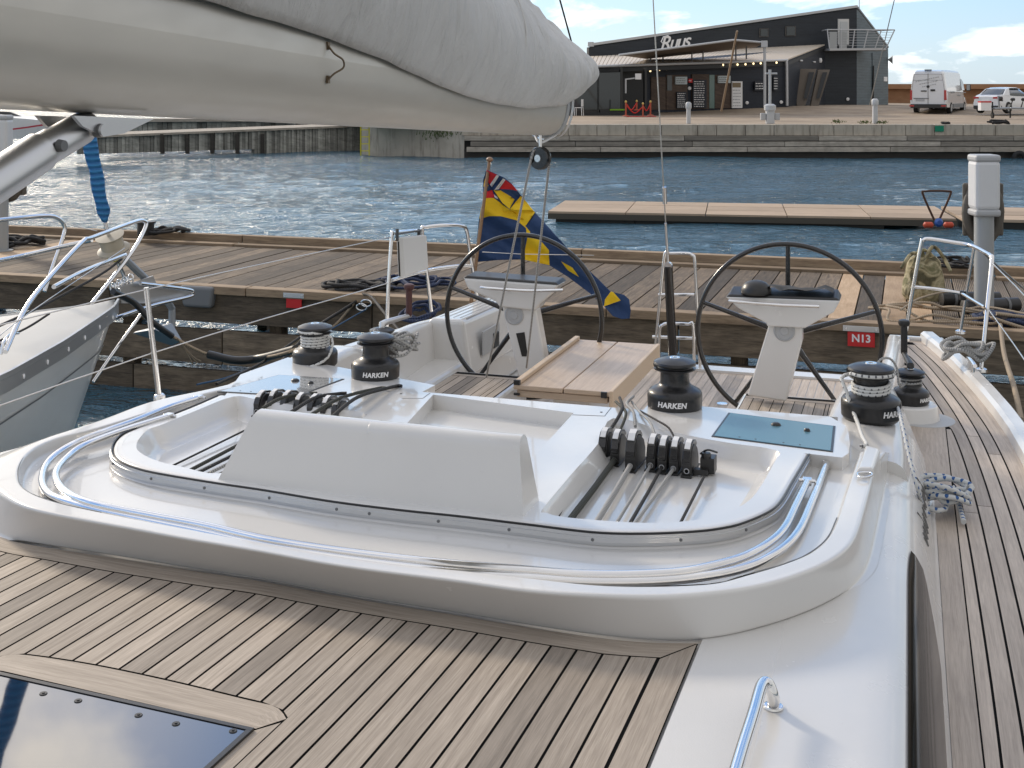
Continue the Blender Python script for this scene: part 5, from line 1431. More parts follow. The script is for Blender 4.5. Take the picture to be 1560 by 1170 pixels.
for x in (246,284,322,360,398): one('jetty_brace',DTIM,lambda b:b.prism([onw(plL,x,204),onw(plL,x+5,204),onw(plL,x+5,234),onw(plL,x,234)][::-1],-FW*.2),parent=lp)
def bwall(b):
    rnd=random.Random(3); x=165
    while x<566:
        w=7.5; yt=184-(x-165)*.004; d=63; P=[PD(x,yt+rnd.uniform(-.3,.3),d),PD(x+w-.5,yt,d),PD(x+w-.5,208,d),PD(x,208,d)]; b.prism([p+FW*rnd.uniform(-.05,.05) for p in P][::-1],FW*.3,rnd.random()); x+=w
one('back_boarding',WETW,bwall,parent=lp)
one('boarding_cap',WTIM,lambda b:b.prism([PD(160,181.5,62.7),PD(570,180,62.7),PD(570,184.5,62.7),PD(160,186,62.7)][::-1],FW*2),parent=lp)
def unused(b):
    a=PZ(-60,212,.95); c=PZ(330,212,.95)
rub=one('rubble_wall',CONC,lambda b:b.hexa([W(-6.6,53.6,-.4),W(-2.0,QD+.12,-.4),W(-2.0,QD+1.3,-.4),W(-6.6,56,-.4)],[W(-6.6,53.6,QZ-.02),W(-2.0,QD+.12,QZ-.02),W(-2.0,QD+1.3,QZ-.02),W(-6.6,56,QZ-.02)],.5),'old stained concrete quay wall between the jetty and the timber faced quay','quay wall')
def ladder():
    c=PD(556,212,52.2); t=thing('quay_ladder','bright yellow ladder on the quay wall under the boom','ladder',c)
    m_=mat('yellow_paint',(.62,.55,.02),.5)
    for s in (-1,1): one('ladder_rail',m_,lambda b:b.box(c+RX*.18*s+Vector((0,0,.0)),(.045,.05,1.4),rz=YAW),parent=t)
    for k in range(5): one('rung',m_,lambda b:b.box(c+Vector((0,0,-.5+k*.30)),(.36,.03,.035),rz=YAW),parent=t)
ladder()
def tyre(b):
    c=PD(1553,241,QD-.35); b.tube([c+RX*(.22*math.cos(a))+Vector((0,0,.22*math.sin(a))) for a in [i*PI/12 for i in range(24)]],.10,10,closed=True)
one('tyre_fender',mat('tyre_rubber',(.02,.02,.02),.8),tyre,'black tyre fender hanging on the quay timbers at the right edge','tyre fender',smooth=60)
def grassy(b):
    rnd=random.Random(1)
    for px,py,d,n,s in ((682,204,51.6,260,.5),(705,203,51.4,160,.4),(1276,186,52.2,60,.14),(1317,187,52.0,60,.14),(1342,187,52.0,60,.12)):
        c=PD(px,py,d)
        for i in range(n):
            q=c+RX*rnd.gauss(0,s)+Vector((0,0,rnd.gauss(0,s*.25)))+FW*rnd.gauss(0,.15); u=RX*rnd.uniform(-.1,.1)+Vector((0,0,rnd.uniform(.04,.16)))*(s/.4+.3); b.poly([q,q+RX*.04,q+u])
gs=one('weeds',mat('weeds_green',(.06,.09,.02),.8),grassy); gs['kind']='stuff'
# breakwater behind
def bwm(nt,b):
    v=coords(nt,'Object',(1,1,2.2)); n=noi(nt,v,.8,5,.6); 
    L(nt,mixc(nt,n,(.22,.10,.05),(.46,.27,.15)),b.inputs['Base Color'])
bwz=PD(1400,128,125).z
one('breakwater_wall',mat('red_brown_stone',(.3,.18,.11),.9,build=bwm),lambda b:(b.box(W(46,125.5,(bwz)/2),(60,1.0,bwz),rz=YAW),b.box(W(46,125.2,bwz-.25),(60,1.9,.5),rz=YAW)),'long red brown harbour breakwater wall on the horizon behind the vehicles','wall')
struct(one('far_sea',WATER,lambda b:b.poly([W(-900,60,-.12),W(900,60,-.12),W(900,2500,-.12),W(-900,2500,-.12)])))
# ================================================================== ENSIGN
def zc1(x,y): return (660+x*.34205, 220+y*.34205)
staff=one('flagstaff',wood('staff_wood',(.25,.14,.07),(.45,.28,.16),rough=.4),lambda b:(b.tube([PY(745.5,246,9.02),PY(725,401,8.96),PY(712,505,8.9)],[.012,.014,.016],12),b.lathe([(.012,-.02),(.024,-.008),(.027,.0),(.022,.012),(.008,.02)],PY(746,243,9.02),14)),parent=Y,smooth=50)
fl_out=[(237,112),(222,160),(222,240),(205,330),(190,470),(183,525),(290,515),(400,512),(520,540),(600,590),(700,665),(760,720),(800,765),(840,778),(875,775),(880,740),(872,690),(850,670),(790,655),(735,600),(640,510),(570,430),(450,300),(390,225),(350,175),(320,150),(285,133)]
Yl=(.78,.52,.01); Rd=(.62,.02,.03); Wt=(.75,.75,.75); Nv=(.015,.045,.13)
regs=[('y',[(225,238),(270,238),(340,290),(400,340),(415,375),(370,338),(300,320),(250,319),(205,331),(212,290)]),('y',[(340,290),(390,228),(455,300),(412,362),(385,335)]),('y',[(268,203),(300,205),(345,232),(362,245),(340,288),(310,262)]),
('r',[(237,113),(284,134),(252,180),(236,150)]),('w',[(284,134),(294,139),(262,190),(252,180)]),('w',[(312,150),(322,157),(292,199),(272,203)]),('r',[(322,157),(350,177),(380,207),(340,199),(295,198)]),
('y',[(230,150),(246,186),(224,188)]),('r',[(222,214),(262,203),(275,236),(225,241)]),('w',[(270,222),(288,236),(289,245),(274,236)]),
('y',[(420,412),(475,425),(515,470),(518,538),(455,525),(402,513),(408,470)]),('y',[(570,520),(620,548),(650,590),(600,560)]),('y',[(795,650),(835,695),(760,722),(765,690)]),('y',[(412,365),(432,390),(425,412),(415,395)])]
def inP(P,x,y):
    c=False; j=len(P)-1
    for i in range(len(P)):
        if (P[i][1]>y)!=(P[j][1]>y) and x<(P[j][0]-P[i][0])*(y-P[i][1])/(P[j][1]-P[i][1])+P[i][0]: c=not c
        j=i
    return c
def flag(b):
    pts=[Vector(p) for p in fl_out]; n=len(pts); E=[(i,(i+1)%n) for i in range(n)]
    for k,P in regs:
        q=len(pts); pts+=[Vector(p) for p in P]; E+=[(q+i,q+(i+1)%len(P)) for i in range(len(P))]
    x=185
    while x<885:
        y=115
        while y<780:
            if inP(fl_out,x,y): pts.append(Vector((x+(y%2),y)))
            y+=11
        x+=11
    r=delaunay_2d_cdt(pts,E,[],0,1e-4); b0=len(b.v)
    def pos(x,y):
        u=(x-200)*.8+(y-110)*.6; v=-(x-200)*.6+(y-110)*.8
        dep=9.05+.035*math.sin(v*.035+u*.006)+.02*math.sin(v*.075+1+u*.004)+.00035*u
        if y<300 and x>268+ (y-200)*.5: dep-=.05
        px,py=zc1(x,y); return PY(px,py,dep+.012*noise.noise(Vector((x*.02,y*.02,0))))
    b.v+=[pos(p[0],p[1]) for p in r[0]]
    for f in r[2]:
        cx=sum(r[0][i][0] for i in f)/3; cy=sum(r[0][i][1] for i in f)/3
        if not inP(fl_out,cx,cy): continue
        m=0
        for k,P in regs:
            if inP(P,cx,cy): m={'y':1,'r':2,'w':3}[k]
        b.face([b0+i for i in f],None,.5,m)
def cloth(n,c):
    def bd(nt,b):
        v=coords(nt); bump(nt,b,noi(nt,v,14,4,.6,.5),.45,.02)
    return mat(n,c,.75,build=bd)
fo=one('ensign',[cloth('flag_navy',Nv),cloth('flag_yellow',Yl),cloth('flag_red',Rd),cloth('flag_white',Wt)],flag,'blue and yellow ensign with a red union mark hanging folded from the stern flagstaff','flag',smooth=70)
sm=fo.modifiers.new('thick','SOLIDIFY'); sm.thickness=.002
one('flag_halyard',WIRE,lambda b:b.tube([PY(735,384,8.9),PY(790,387,8.75),PY(905,389,8.7)],.003,6),'thin wire stretched behind the starboard wheel in front of the flag','wire')
# ================================================================== NEIGHBOURING YACHT
NX=-5.6
ny=thing('neighbour_yacht','pale grey yacht moored on the left with its steel pulpit and blue furled sail','sailing yacht',(NX,4,0))
def nb(t):
    T=[(0,.02),(.3,.20),(.8,.42),(1.5,.72),(2.4,1.05),(4,1.42),(6,1.66),(10,1.7)]
    for i in range(len(T)-1):
        if t<=T[i+1][0]:
            s=(t-T[i][0])/(T[i+1][0]-T[i][0]); return T[i][1]+(T[i+1][1]-T[i][1])*s
    return 1.7
def nz(t): return 1.19+.02*t
NH=mat('warm_grey_hull',(.56,.56,.55),.3,coat=.4,build=lambda nt,b:(L(nt,mixc(nt,ramp(nt,noi(nt,coords(nt,'Object',(1,1,3)),2,5,.6),[(.45,0.0),(.8,.35)]),(.72,.72,.705),(.54,.53,.50)),b.inputs['Base Color'])))
def nhull(b):
    for s in (1,-1):
        rows=[]
        for i in range(46):
            t=10*(i/45)**1.5; zt=nz(t); r=[]
            for z in (zt,zt-.1,zt-.3,zt-.6,.35,.1,-.15,-.4):
                k=(zt-z)/zt; r.append(Vector((NX+s*max(.012,nb(t)*(1-.06*k-.30*max(0,k)**2*(1 if t<3 else .5))),7.7-t-(zt-z)*.60*max(.15,1-t/9),z)))
            rows.append(r)
        b.grid(rows,flip=(s<0))
one('hull',NH,nhull,parent=ny,smooth=60)
def ndeck(b):
    rows=[]
    for i in range(46):
        t=10*(i/45)**1.5; rows.append([Vector((NX+s*nb(t)*.985,7.7-t,nz(t)-.012+(.035*(1-abs(s))))) for s in (-1,-.5,0,.5,1)])
    b.grid(rows)
one('deck',gel('neighbour_deck',(.60,.60,.58),.55,0,0),ndeck,parent=ny,smooth=60)
def ncoach(b):
    z0=1.24
    b.hexa([(-6.5,1.5,z0),(-4.75,1.5,z0),(-5.15,6.15,z0),(-6.05,6.15,z0)],[(-6.3,1.5,z0+.36),(-4.95,1.5,z0+.36),(-5.3,5.3,z0+.17),(-5.9,5.3,z0+.17)])
one('coachroof',gel('neighbour_white',(.70,.70,.69),.3,0,.4),ncoach,parent=ny,bev=.05,seg=3)
def nrail(b):
    rows=[]
    for i in range(46):
        t=10*(i/45)**1.5; r=[]
        for o,dzz in ((.006,-.085),(.016,-.08),(.016,-.005),(.022,.0),(.022,.028),(.004,.03),(.002,-.0)): r.append(Vector((NX+nb(t)+o,7.7-t,nz(t)+dzz)))
        rows.append(r)
    b.grid(rows)
nr=one('toe_rail',SATIN,nrail,parent=ny,smooth=30)
for k in range(15):
        t=.35+k*.36; one('rail_plug',WHT,lambda b:b.lathe([(.016,0),(.014,.004)],(NX+nb(t)+.017,7.7-t,nz(t)-.045),10,axis=(.93,.36,0)),parent=nr)

def stripe(b):
    rows=[]
    for i in range(46):
        t=10*(i/45)**1.5; zt=nz(t); r=[]
        for z in (zt-.27,zt-.282):
            k=(zt-z)/zt; r.append(Vector((NX+nb(t)*(1-.06*k-.30*k*k*(1 if t<3 else .5))+.004,7.7-t-(zt-z)*.60*max(.15,1-t/9),z)))
        rows.append(r)
    b.grid(rows[1:])
one('hull_line',GREYD,stripe,parent=ny)
def T(name,paths,r,label=None,mt=STEEL):
    o=one(name,mt,lambda b:[b.tube(crom(p,6),r,12) for p in paths],parent=ny,smooth=60)
    if label:o['label']=label
    return o
P_=PX
T('pulpit',[[P_(8,536,-4.70),P_(40,468,-4.85),P_(82,415,-4.98),P_(126,368,-5.12),P_(140,362,-5.18),P_(205,338,-5.45),P_(219,337,-5.5),P_(222,345,-5.5),P_(205,378,-5.45),P_(170,425,-5.4),P_(140,462,-5.35)],[P_(82,437,-5.0),P_(130,412,-5.2),P_(191,388,-5.45)]],.0145,'near pulpit rail')
T('pulpit_brace',[[P_(-30,338,-5.9),P_(0,335,-5.92),P_(60,329,-5.95),P_(85,331,-5.96),P_(98,344,-5.97),P_(96,362,-5.97),P_(82,402,-5.97),P_(68,444,-5.95)],[P_(-30,402,-5.7),P_(40,388,-5.8),P_(110,372,-5.75),P_(140,366,-5.6)]],.0145,'far pulpit rail')
T('grab_loop',[[P_(2,540,-4.72),P_(5,522,-4.74),P_(14,510,-4.8),P_(28,508,-4.85)]],.008)
T('lifeline',[[P_(97,340,-5.97),P_(148,352,-5.7)],[P_(-40,545,-4.6),P_(40,480,-4.8),P_(190,378,-5.4)]],.003,mt=WIRE)
one('jackline',R_BK,lambda b:(b.tube(crom([P_(-20,505,-4.9),P_(60,468,-5.1),P_(150,420,-5.3),P_(185,395,-5.5)],5),.009,8),b.tube(crom([P_(-20,528,-4.85),P_(40,500,-4.95),P_(75,478,-5.0)],5),.007,8)),parent=ny,smooth=60)
# forestay with blue sacrificial strip, drum
fs0=P_(165,352,NX); fs1=P_(160,338,NX); fs2=P_(134,200,NX); fs3=P_(95,0,NX); fs4=fs2+(fs2-fs1)*6
def blueb(nt,b):
    v=coords(nt,'Object',(1,1,1)); wv=N(nt,'ShaderNodeTexWave'); wv.bands_direction='Z'; wv.inputs['Scale'].default_value=7; wv.inputs['Distortion'].default_value=1.5; L(nt,v,wv.inputs['Vector'])
    L(nt,mixc(nt,wv.outputs['Fac'],(.012,.11,.30),(.03,.20,.45)),b.inputs['Base Color']); bump(nt,b,wv.outputs['Fac'],.7,.02)
def furl(b):
    pts=[fs1.lerp(fs4,i/60) for i in range(61)]; n=10; rr=[(.018 if i==0 else .044+.004*math.sin(i*2.1)+.0008*i) for i in range(61)]
    pts=[p+Vector((.006*math.sin(i*1.7),-.0035*max(0,i-10)**1.5,0)) for i,p in enumerate(pts)]; b.tube(pts,rr,14)
_p=0
one('furled_sail',mat('blue_sail_strip',(.02,.15,.4),.7,build=blueb),furl,parent=ny,smooth=60)
dr=one('furling_drum',mat('worn_plastic',(.42,.38,.30),.5),lambda b:b.lathe([(.03,-.02),(.115,-.03),(.12,-.02),(.10,-.008),(.085,0),(.085,.07),(.10,.085),(.105,.095),(.03,.10)],P_(172,376,NX),26,axis=(fs1-P_(176,392,NX))),parent=ny,smooth=40)
one('drum_tape',mat('faded_yellow',(.42,.38,.08),.6),lambda b:b.lathe([(.055,-.10),(.066,-.09),(.066,-.03),(.05,-.02)],P_(172,376,NX),22,axis=(fs1-P_(176,392,NX))),parent=dr,smooth=40)
T('stay_fitting',[[fs1,P_(163,350,NX),P_(168,366,NX)]],.014)
T('tack_shackle',[[P_(180,400,NX),P_(190,425,NX),P_(182,440,NX)]],.014)
# bow roller, anchor, anchor stock
def roller(b):
    for o in (-.05,.05):
        P=[P_(182,437,NX+o),P_(232,420,NX+o),P_(238,434,NX+o),P_(292,441,NX+o),P_(292,449,NX+o),P_(238,462,NX+o),P_(184,462,NX+o)]; b.prism(P,(.008,0,0))
one('bow_roller',SATIN,roller,parent=ny)
T('bow_rail',[[P_(214,432,NX+.1),P_(285,441,NX+.1),P_(293,446,NX+.1),P_(288,452,NX+.1),P_(230,466,NX+.12),P_(160,490,NX+.14),P_(140,498,NX+.14)]],.014)
one('anchor_shank',mat('galvanised_steel',(.34,.36,.38),.55,.6),lambda b:b.tube([P_(192,396,NX),P_(222,425,NX),P_(250,452,NX),P_(262,470,NX),P_(262,498,NX)],[.028,.03,.03,.028,.03],8),parent=ny,bev=.003)
one('anchor_fluke',bpy.data.materials['galvanised_steel'],lambda b:b.hexa([P_(202,508,NX-.12),P_(262,527,NX-.14),P_(278,520,NX+.14),P_(236,502,NX+.16)],[P_(206,505,NX-.1),P_(258,492,NX-.06),P_(262,492,NX+.06),P_(236,500,NX+.14)]),parent=ny,bev=.006)
one('anchor_chain',STEEL,lambda b:[b.tube([q+Vector((math.cos(a)*.022,(.034*math.sin(a)) if i%2 else 0,0 if i%2 else .034*math.sin(a))) for a in [k*PI/6 for k in range(12)]],.007,6,closed=True) for i,q in enumerate([P_(172+i*4.5,438-i*2.3,NX+.03) for i in range(7)])],parent=ny,smooth=60)
one('mast_strut',SATIN,lambda b:b.tube([P_(158,525,NX+.12),P_(128,590,NX+.05)],.001,4),parent=ny)
T('dolphin_striker',[[P_(216,477,NX+.05),P_(178,530,NX+.05),P_(142,582,NX+.02)]],.012)
# mooring line with chafe hose to the pier
m1=[P_(172,444,NX+.2),P_(205,462,NX+.2),P_(232,490,NX+.3),P_(262,512,NX+.35),P_(290,528,NX+.45),P_(318,540,NX+.55),P_(360,549,NX+.8),P_(400,545,NX+1.0),P_(450,532,NX+1.5),PY(505,500,9.7),PY(540,462,9.95)]
mo_=thing('mooring_line','neighbour bow line with black chafe hose sagging to the pier edge','rope',m1[4])
one('line',R_TN,lambda b:b.tube(crom(m1[3:],6),.012,8),parent=mo_,smooth=60)
one('chafe_hose',BLKPL,lambda b:(b.tube(crom(m1[:4],6),.024,12),b.tube(crom(m1[5:9],6),[.03]*19,12)),parent=mo_,smooth=60)
one('frayed_end',R_TN,lambda b:[b.tube(crom([P_(270,515,NX+.4),P_(285+k*4,538+k*2,NX+.4),P_(294+k*6,556-k*3,NX+.4)],4),.004,6) for k in range(3)],parent=mo_)
# our stern lines
def line(paths,r,mt,lab,name='mooring_line'):
    return one(name,mt,lambda b:[b.tube(crom(p,6),r,8) for p in paths],lab,'rope',smooth=60)
line([[PY(612,508,8.0),PY(588,480,8.6),PY(565,452,9.6),PY(552,448,10.0)]],.011,R_BK,'black mooring line from our starboard quarter to the pier shackles')
line([[PY(548,455,10.0),PY(470,505,9.0),PY(400,552,8.0),PY(330,585,7.0)]],.010,R_BK,'long black mooring line slanting from the pier shackles down to the left')
line([[PY(540,462,10.0),PY(480,500,9.2),PY(420,560,8.2)]],.014,R_BK,'thicker black mooring line with spliced eye running below the long black one')
line([[PY(560,470,9.95),PY(470,520,9.0),PY(360,570,8.0),PY(300,586,7.5)]],.007,mat('blue_line',(.03,.08,.16),.7),'thin blue line slanting down to the water left of the winches')
line([[PY(1500,387,8.38),PY(1525,410,9.2),PY(1560,440,10.0)]],.007,R_GR,'light line running from the port pushpit top towards the right edge')
line([[PY(1500,470,8.0),PY(1470,450,9.4),PY(1440,445,10.0),PY(1400,455,9.4),PY(1372,472,8.8)]],.007,R_TN,'thin tan line arching in front of the camouflage bag')
line([[PY(1524,495,10.0),PY(1530,540,9.0),PY(1545,590,7.6),PY(1556,640,7.0)]],.016,R_TN,'thick mooring line dropping from the dark rope bundle beside the port side')
line([[PY(1510,484,10.1),PY(1560,500,10.1),PY(1600,510,10.2)],[PY(1518,478,10.2),PY(1600,488,10.3)]],.014,R_TN,'brown lines along the pier edge at the right border')
one('mooring_shackle',STEEL,lambda b:[b.tube([q+Vector((.05*math.cos(a),0,.03*math.sin(a))) for a in [k*PI/8 for k in range(16)]],.009,8,closed=True) for q in (PY(558,462,9.9),PY(566,456,9.93),PY(551,468,9.9))],'linked steel shackles at the pier edge by the black lines','shackle',smooth=60)
one('pier_ring',mat('worn_post',(.08,.065,.06),.7),lambda b:b.tube([PY(1524,478,10.3),PY(1524,492,10.3),PY(1524,520,10.2)],.10,12),'short dark mooring post at the pier edge below the right pedestal','mooring post',smooth=60)
# far moored boat at left
fb=thing('moored_motorboat','white motorboat with red stripe moored beyond the jetty under the boom at far left','boat',PD(40,200,44))
def fhull(b):
    rows=[]
    for px,yt,dep,yb in ((-60,172,43,214),(0,178,43.5,212),(40,181,44,211),(70,184,44.5,208),(92,186,45,204),(112,188,45.4,199),(163,195,46,197)):
        rows.append([PD(px,yt,dep),PD(px,yt+(yb-yt)*.5,dep),PD(px-4,yb,dep)])
    b.grid(rows); b.grid([[p+FW*2.2 for p in r] for r in rows]); b.grid([[r[0],r[0]+FW*2.2] for r in rows])
one('hull',HULLW,fhull,parent=fb,smooth=50)
one('red_stripe',mat('red_stripe',(.45,.03,.05),.4),lambda b:b.grid([[PD(px,y,d),PD(px,y+2.4,d)] for px,y,d in ((-60,204,42.8),(0,198,43.2),(40,193,43.7),(66,189,44.2),(90,186.5,44.8))]),parent=fb)
one('cabin',BLKPL,lambda b:b.hexa([PD(-60,178,44.5),PD(40,180,45),PD(42,180,46),PD(-60,178,46)],[PD(-60,168,44.5),PD(14,170,45),PD(16,170,46),PD(-60,168,46)]),parent=fb,bev=.05)
# ================================================================== HARBOUR BUILDING
plM=wallpl(897,1305,84,90); plS=wallpl(1305,1353,90,98); plF=wallpl(905,1198,73,80.5); plR=wallpl(1198,1257,80.5,89.3); plT=wallpl(862,950,70,71.5)
def clad(name,c,sc=4.5):
    def bd(nt,b):
        v=coords(nt); wv=N(nt,'ShaderNodeTexWave'); wv.bands_direction='Z'; wv.wave_profile='SAW'; wv.inputs['Scale'].default_value=1.5; L(nt,v,wv.inputs['Vector'])
        n=noi(nt,coords(nt,'Object',(.6,.6,4)),1.2,4,.6)
        cc=mixc(nt,n,tuple(x*.6 for x in c),tuple(min(1,x*1.5) for x in c)); L(nt,mixc(nt,1.0,cc,ramp(nt,wv.outputs['Fac'],[(0,.45),(.15,1.0)]),'MULTIPLY'),b.inputs['Base Color'])
        bump(nt,b,wv.outputs['Fac'],.4,.03)
    return mat(name,c,.6,build=bd)
BLK=clad('black_cladding',(.022,.028,.036)); SIDEC=clad('blue_grey_cladding',(.10,.135,.155)); FRT=clad('navy_cladding',(.014,.020,.032))  # side cladding has a paler blue-grey colour than the front's black
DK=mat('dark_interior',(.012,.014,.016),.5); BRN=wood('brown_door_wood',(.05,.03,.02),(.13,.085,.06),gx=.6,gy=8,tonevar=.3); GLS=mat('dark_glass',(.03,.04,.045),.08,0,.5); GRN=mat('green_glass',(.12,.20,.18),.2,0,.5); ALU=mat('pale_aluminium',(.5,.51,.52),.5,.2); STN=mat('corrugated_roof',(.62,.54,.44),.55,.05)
bd_=thing('harbour_restaurant','low black clad harbour building with white script lettering, veranda roof and balcony','building',onw(plF,1050,165))
def pk(name,mt,pl,pts,th,parent,label=None,bev=0):
    o=plk(name,mt,pl,pts,th,parent=parent,bev=bev)
    if label:o['label']=label
    return o
def rc(x0,y0,x1,y1): return [(x0,y0),(x1,y0),(x1,y1),(x0,y1)]
w_m=pk('front_wall',BLK,plM,[(897,72),(1305,13),(1305,162),(897,176)],.4,bd_)
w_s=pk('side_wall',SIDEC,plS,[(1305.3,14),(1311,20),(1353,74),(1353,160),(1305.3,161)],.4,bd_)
ra=[onw(plM,896,70),onw(plM,1306,11),onw(plS,1354,73)]; rb=ra[0]+(ra[2]-ra[1])
rf=one('roof',mat('grey_roof_sheet',(.18,.20,.22),.5,.3),lambda b:b.hexa([ra[0],ra[1],ra[2],rb],[p+Vector((0,0,.14)) for p in (ra[0],ra[1],ra[2],rb)]),parent=bd_)
one('roof_flashing',ALU,lambda b:b.hexa([ra[0]-FW*.1-Vector((0,0,.02)),ra[1]-FW*.1-Vector((0,0,.02)),ra[1]-Vector((0,0,.02)),ra[0]-Vector((0,0,.02))],[ra[0]-FW*.1+Vector((0,0,.16)),ra[1]-FW*.1+Vector((0,0,.16)),ra[1]+Vector((0,0,.16)),ra[0]+Vector((0,0,.16))]),parent=rf)
one('antenna',ALU,lambda b:b.tube([onw(plM,1309,13),onw(plM,1309,-4)],.03,6),parent=rf)
one('roof_beacon',ALU,lambda b:b.tube([onw(plM,900,71),onw(plM,900,64)],.22,8),parent=rf)
for q in (rc(1158,44.5,1168.5,55.5),rc(1197.5,41,1210,54)):
    o=pk('window',mat('window_surround',(.07,.065,.06),.6) if 'window_surround' not in bpy.data.materials else bpy.data.materials['window_surround'],plM,[(x+dx_,y+dy_) for (x,y),(dx_,dy_) in zip(q,((-1.8,-1.2),(1.8,-1.2),(1.8,1.2),(-1.8,1.2)))],-.06,bd_)
    pk('pane',GLS,plM,q,-.10,o)
dr_=pk('balcony_door',mat('white_door',(.62,.62,.60),.5),plM,rc(1276,29,1292.5,68),-.08,bd_); pk('door_pane',mat('pale_pane',(.5,.52,.52),.15),plM,rc(1279,33,1290,60),-.12,dr_)
# side wall door lines, lamps, horn
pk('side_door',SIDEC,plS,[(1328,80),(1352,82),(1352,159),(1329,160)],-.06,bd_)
pk('wall_plate',WHT,plS,rc(1345,117,1350,124),-.1,bd_)
one('horn_speaker',ALU,lambda b:b.lathe([(.05,0),(.12,.1),(.36,.35)],onw(plS,1353,91),14,axis=RX*.9-FW*.3),parent=bd_,smooth=50)
one('side_gutter',BLKPL,lambda b:b.tube([onw(plS,1329.5,100)-FW*.2,onw(plS,1329,158)-FW*.2],.06,6),parent=bd_)
# lower front and veranda roof
w_f=pk('veranda_wall',FRT,plF,[(984,102),(1198,91),(1198,165),(984,172)],.3,bd_)
w_r=pk('veranda_side',FRT,plR,[(1198.2,92),(1257,70),(1257,160),(1198.2,165)],.3,bd_)
e0,e1_=onw(plF,1199,92),onw(plF,905,100); e2_=onw(plT,858,103); m0,m1_=onw(plM,1257,69),onw(plM,888,88); m2_=onw(plM,860,89)
def vroof(b):
    def row(u):
        A=e2_.lerp(e0,u); B=m2_.lerp(m0,u); return A,B
    n=64
    for i in range(n):
        A0,B0=row(i/n); A1,B1=row((i+.86)/n); A2,B2=row((i+1)/n); h=Vector((0,0,.07))
        b.poly([A0+h,A1+h,B1+h,B0+h]); b.poly([A1,A2,B2,B1]); b.poly([A0,A0+h,B0+h,B0]); b.poly([A1+h,A1,B1,B1+h]); b.poly([A0,A1,A1+h,A0+h])
vr=one('veranda_roof',STN,vroof,parent=bd_)
one('gutter',ALU,lambda b:b.tube([e2_-FW*.1,e0-FW*.1],.09,8),parent=vr,smooth=60)
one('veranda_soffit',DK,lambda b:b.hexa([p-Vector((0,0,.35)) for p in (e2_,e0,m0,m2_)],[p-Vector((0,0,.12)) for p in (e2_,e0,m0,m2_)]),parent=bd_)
one('downpipe',ALU,lambda b:b.tube([onw(plF,1197,91)-FW*.15,onw(plF,1197.5,100)-FW*.2,onw(plF,1198,161)-FW*.2],.09,8),parent=bd_,smooth=60)
# doors, notices
for q,mt,nm,lb in ((rc(991,117,1013,167),BRN,'wooden_door',None),(rc(1014,114,1046,167),BRN,'wooden_panel',None),(rc(1053,113,1079,166),BRN,'wooden_door','wooden door behind the menu board'),(rc(1088,114,1112,165),BRN,'wooden_panel',None)):
    o=pk(nm,mt,plF,q,-.08,bd_,lb)
pk('door_pane',GRN,plF,rc(1079.3,114,1087,165),-.1,bd_); pk('door_pane',GLS,plF,rc(1015,115,1022,138),-.11,bd_)
CHK=mat('chalkboard',(.03,.035,.045),.7)
def chalk(q,nm,lab,rows,seed,m1=CHK,mw=WHT,cat='sign'):
    t=plk(nm,m1,plF,q,-.10,lab,cat); t.data.transform(Matrix.Translation(-FW*.12))
    rnd=random.Random(seed); x0,y0=q[0]; x1,y1=q[2]
    def wr(b):
        for k in range(rows):
            y=y0+(y1-y0)*(k+.7)/(rows+.6); x=x0+(x1-x0)*.12
            while x<x1-(x1-x0)*.15:
                l=(x1-x0)*rnd.uniform(.06,.2); xe=min(x+l,x1-(x1-x0)*.1); h=(y1-y0)/(rows+1)*.32
                P=[onw(plF,a,c)-FW*.24 for a,c in ((x,y),(xe,y+rnd.uniform(-.2,.2)),(xe,y+h),(x,y+h))]; b.prism(P[::-1],FW*-.01); x=xe+(x1-x0)*.05
    one('writing',mw,wr,parent=t)
    return t
chalk(rc(1029.5,140,1044.5,165),'chalkboard','chalkboard with handwriting leaning by the left wooden door','sign' and 8,1)
chalk(rc(1054,121.5,1074.5,164.5),'menu_board','tall dark menu board with dense white lettering between the doors',12,2)
chalk(rc(1027.5,117,1045,128.5),'notice','pale notice on the brown panel above the chalkboard',3,3,mat('pale_notice',(.5,.56,.58),.6),GREYD)
chalk(rc(1092.5,115.5,1111,126.5),'notice','pale notice on the right wooden panel beside the green glass',3,4,bpy.data.materials['pale_notice'],GREYD)
chalk(rc(1148,124,1166,138),'slate_sign','small dark sign on the navy wall left of the tall pole',3,5)
chalk(rc(1177,116,1184,138),'slate_sign','narrow dark sign on the navy wall right of the tall pole',5,6)
bn=chalk(rc(1113.5,124,1129,164.5),'price_banner','tall white banner with a picture at its head standing by the navy wall',8,7,WHT,GREYL)
one('banner_picture',mat('banner_picture',(.22,.17,.10),.6),lambda b:b.prism([onw(plF,x,y)-FW*.25 for x,y in rc(1115,126,1127.5,133)][::-1],FW*-.01),parent=bn)
rsn=chalk(rc(1047.6,120,1053,126),'red_notice','small red notice on the dark pillar between the doors',1,8,RED,WHT)
for px,py,lb in ((1050,134.5,'left'),(1137.6,156.5,'mid'),(1189.6,155.5,'right')):
    lab={'left':'small round white sign on the dark pillar under the red notice','mid':'round white lamp low on the navy wall right of the tall white banner','right':'round white lamp low on the navy wall near the downpipe'}[lb]
    c=onw(plF,px,py)-FW*.1; one('round_lamp',WHT,lambda b:b.lathe([(.11,0),(.11,.03),(.06,.06)],c,14,axis=-FW),lab,'lamp',smooth=50)
c=onw(plR,1291-60+3,151); 
one('round_lamp',WHT,lambda b:b.lathe([(.12,0),(.12,.03),(.06,.06)],onw(plM,1291,151)-FW*.1,14,axis=-FW),'round white lamp low on the black wall below the balcony','lamp',smooth=50)
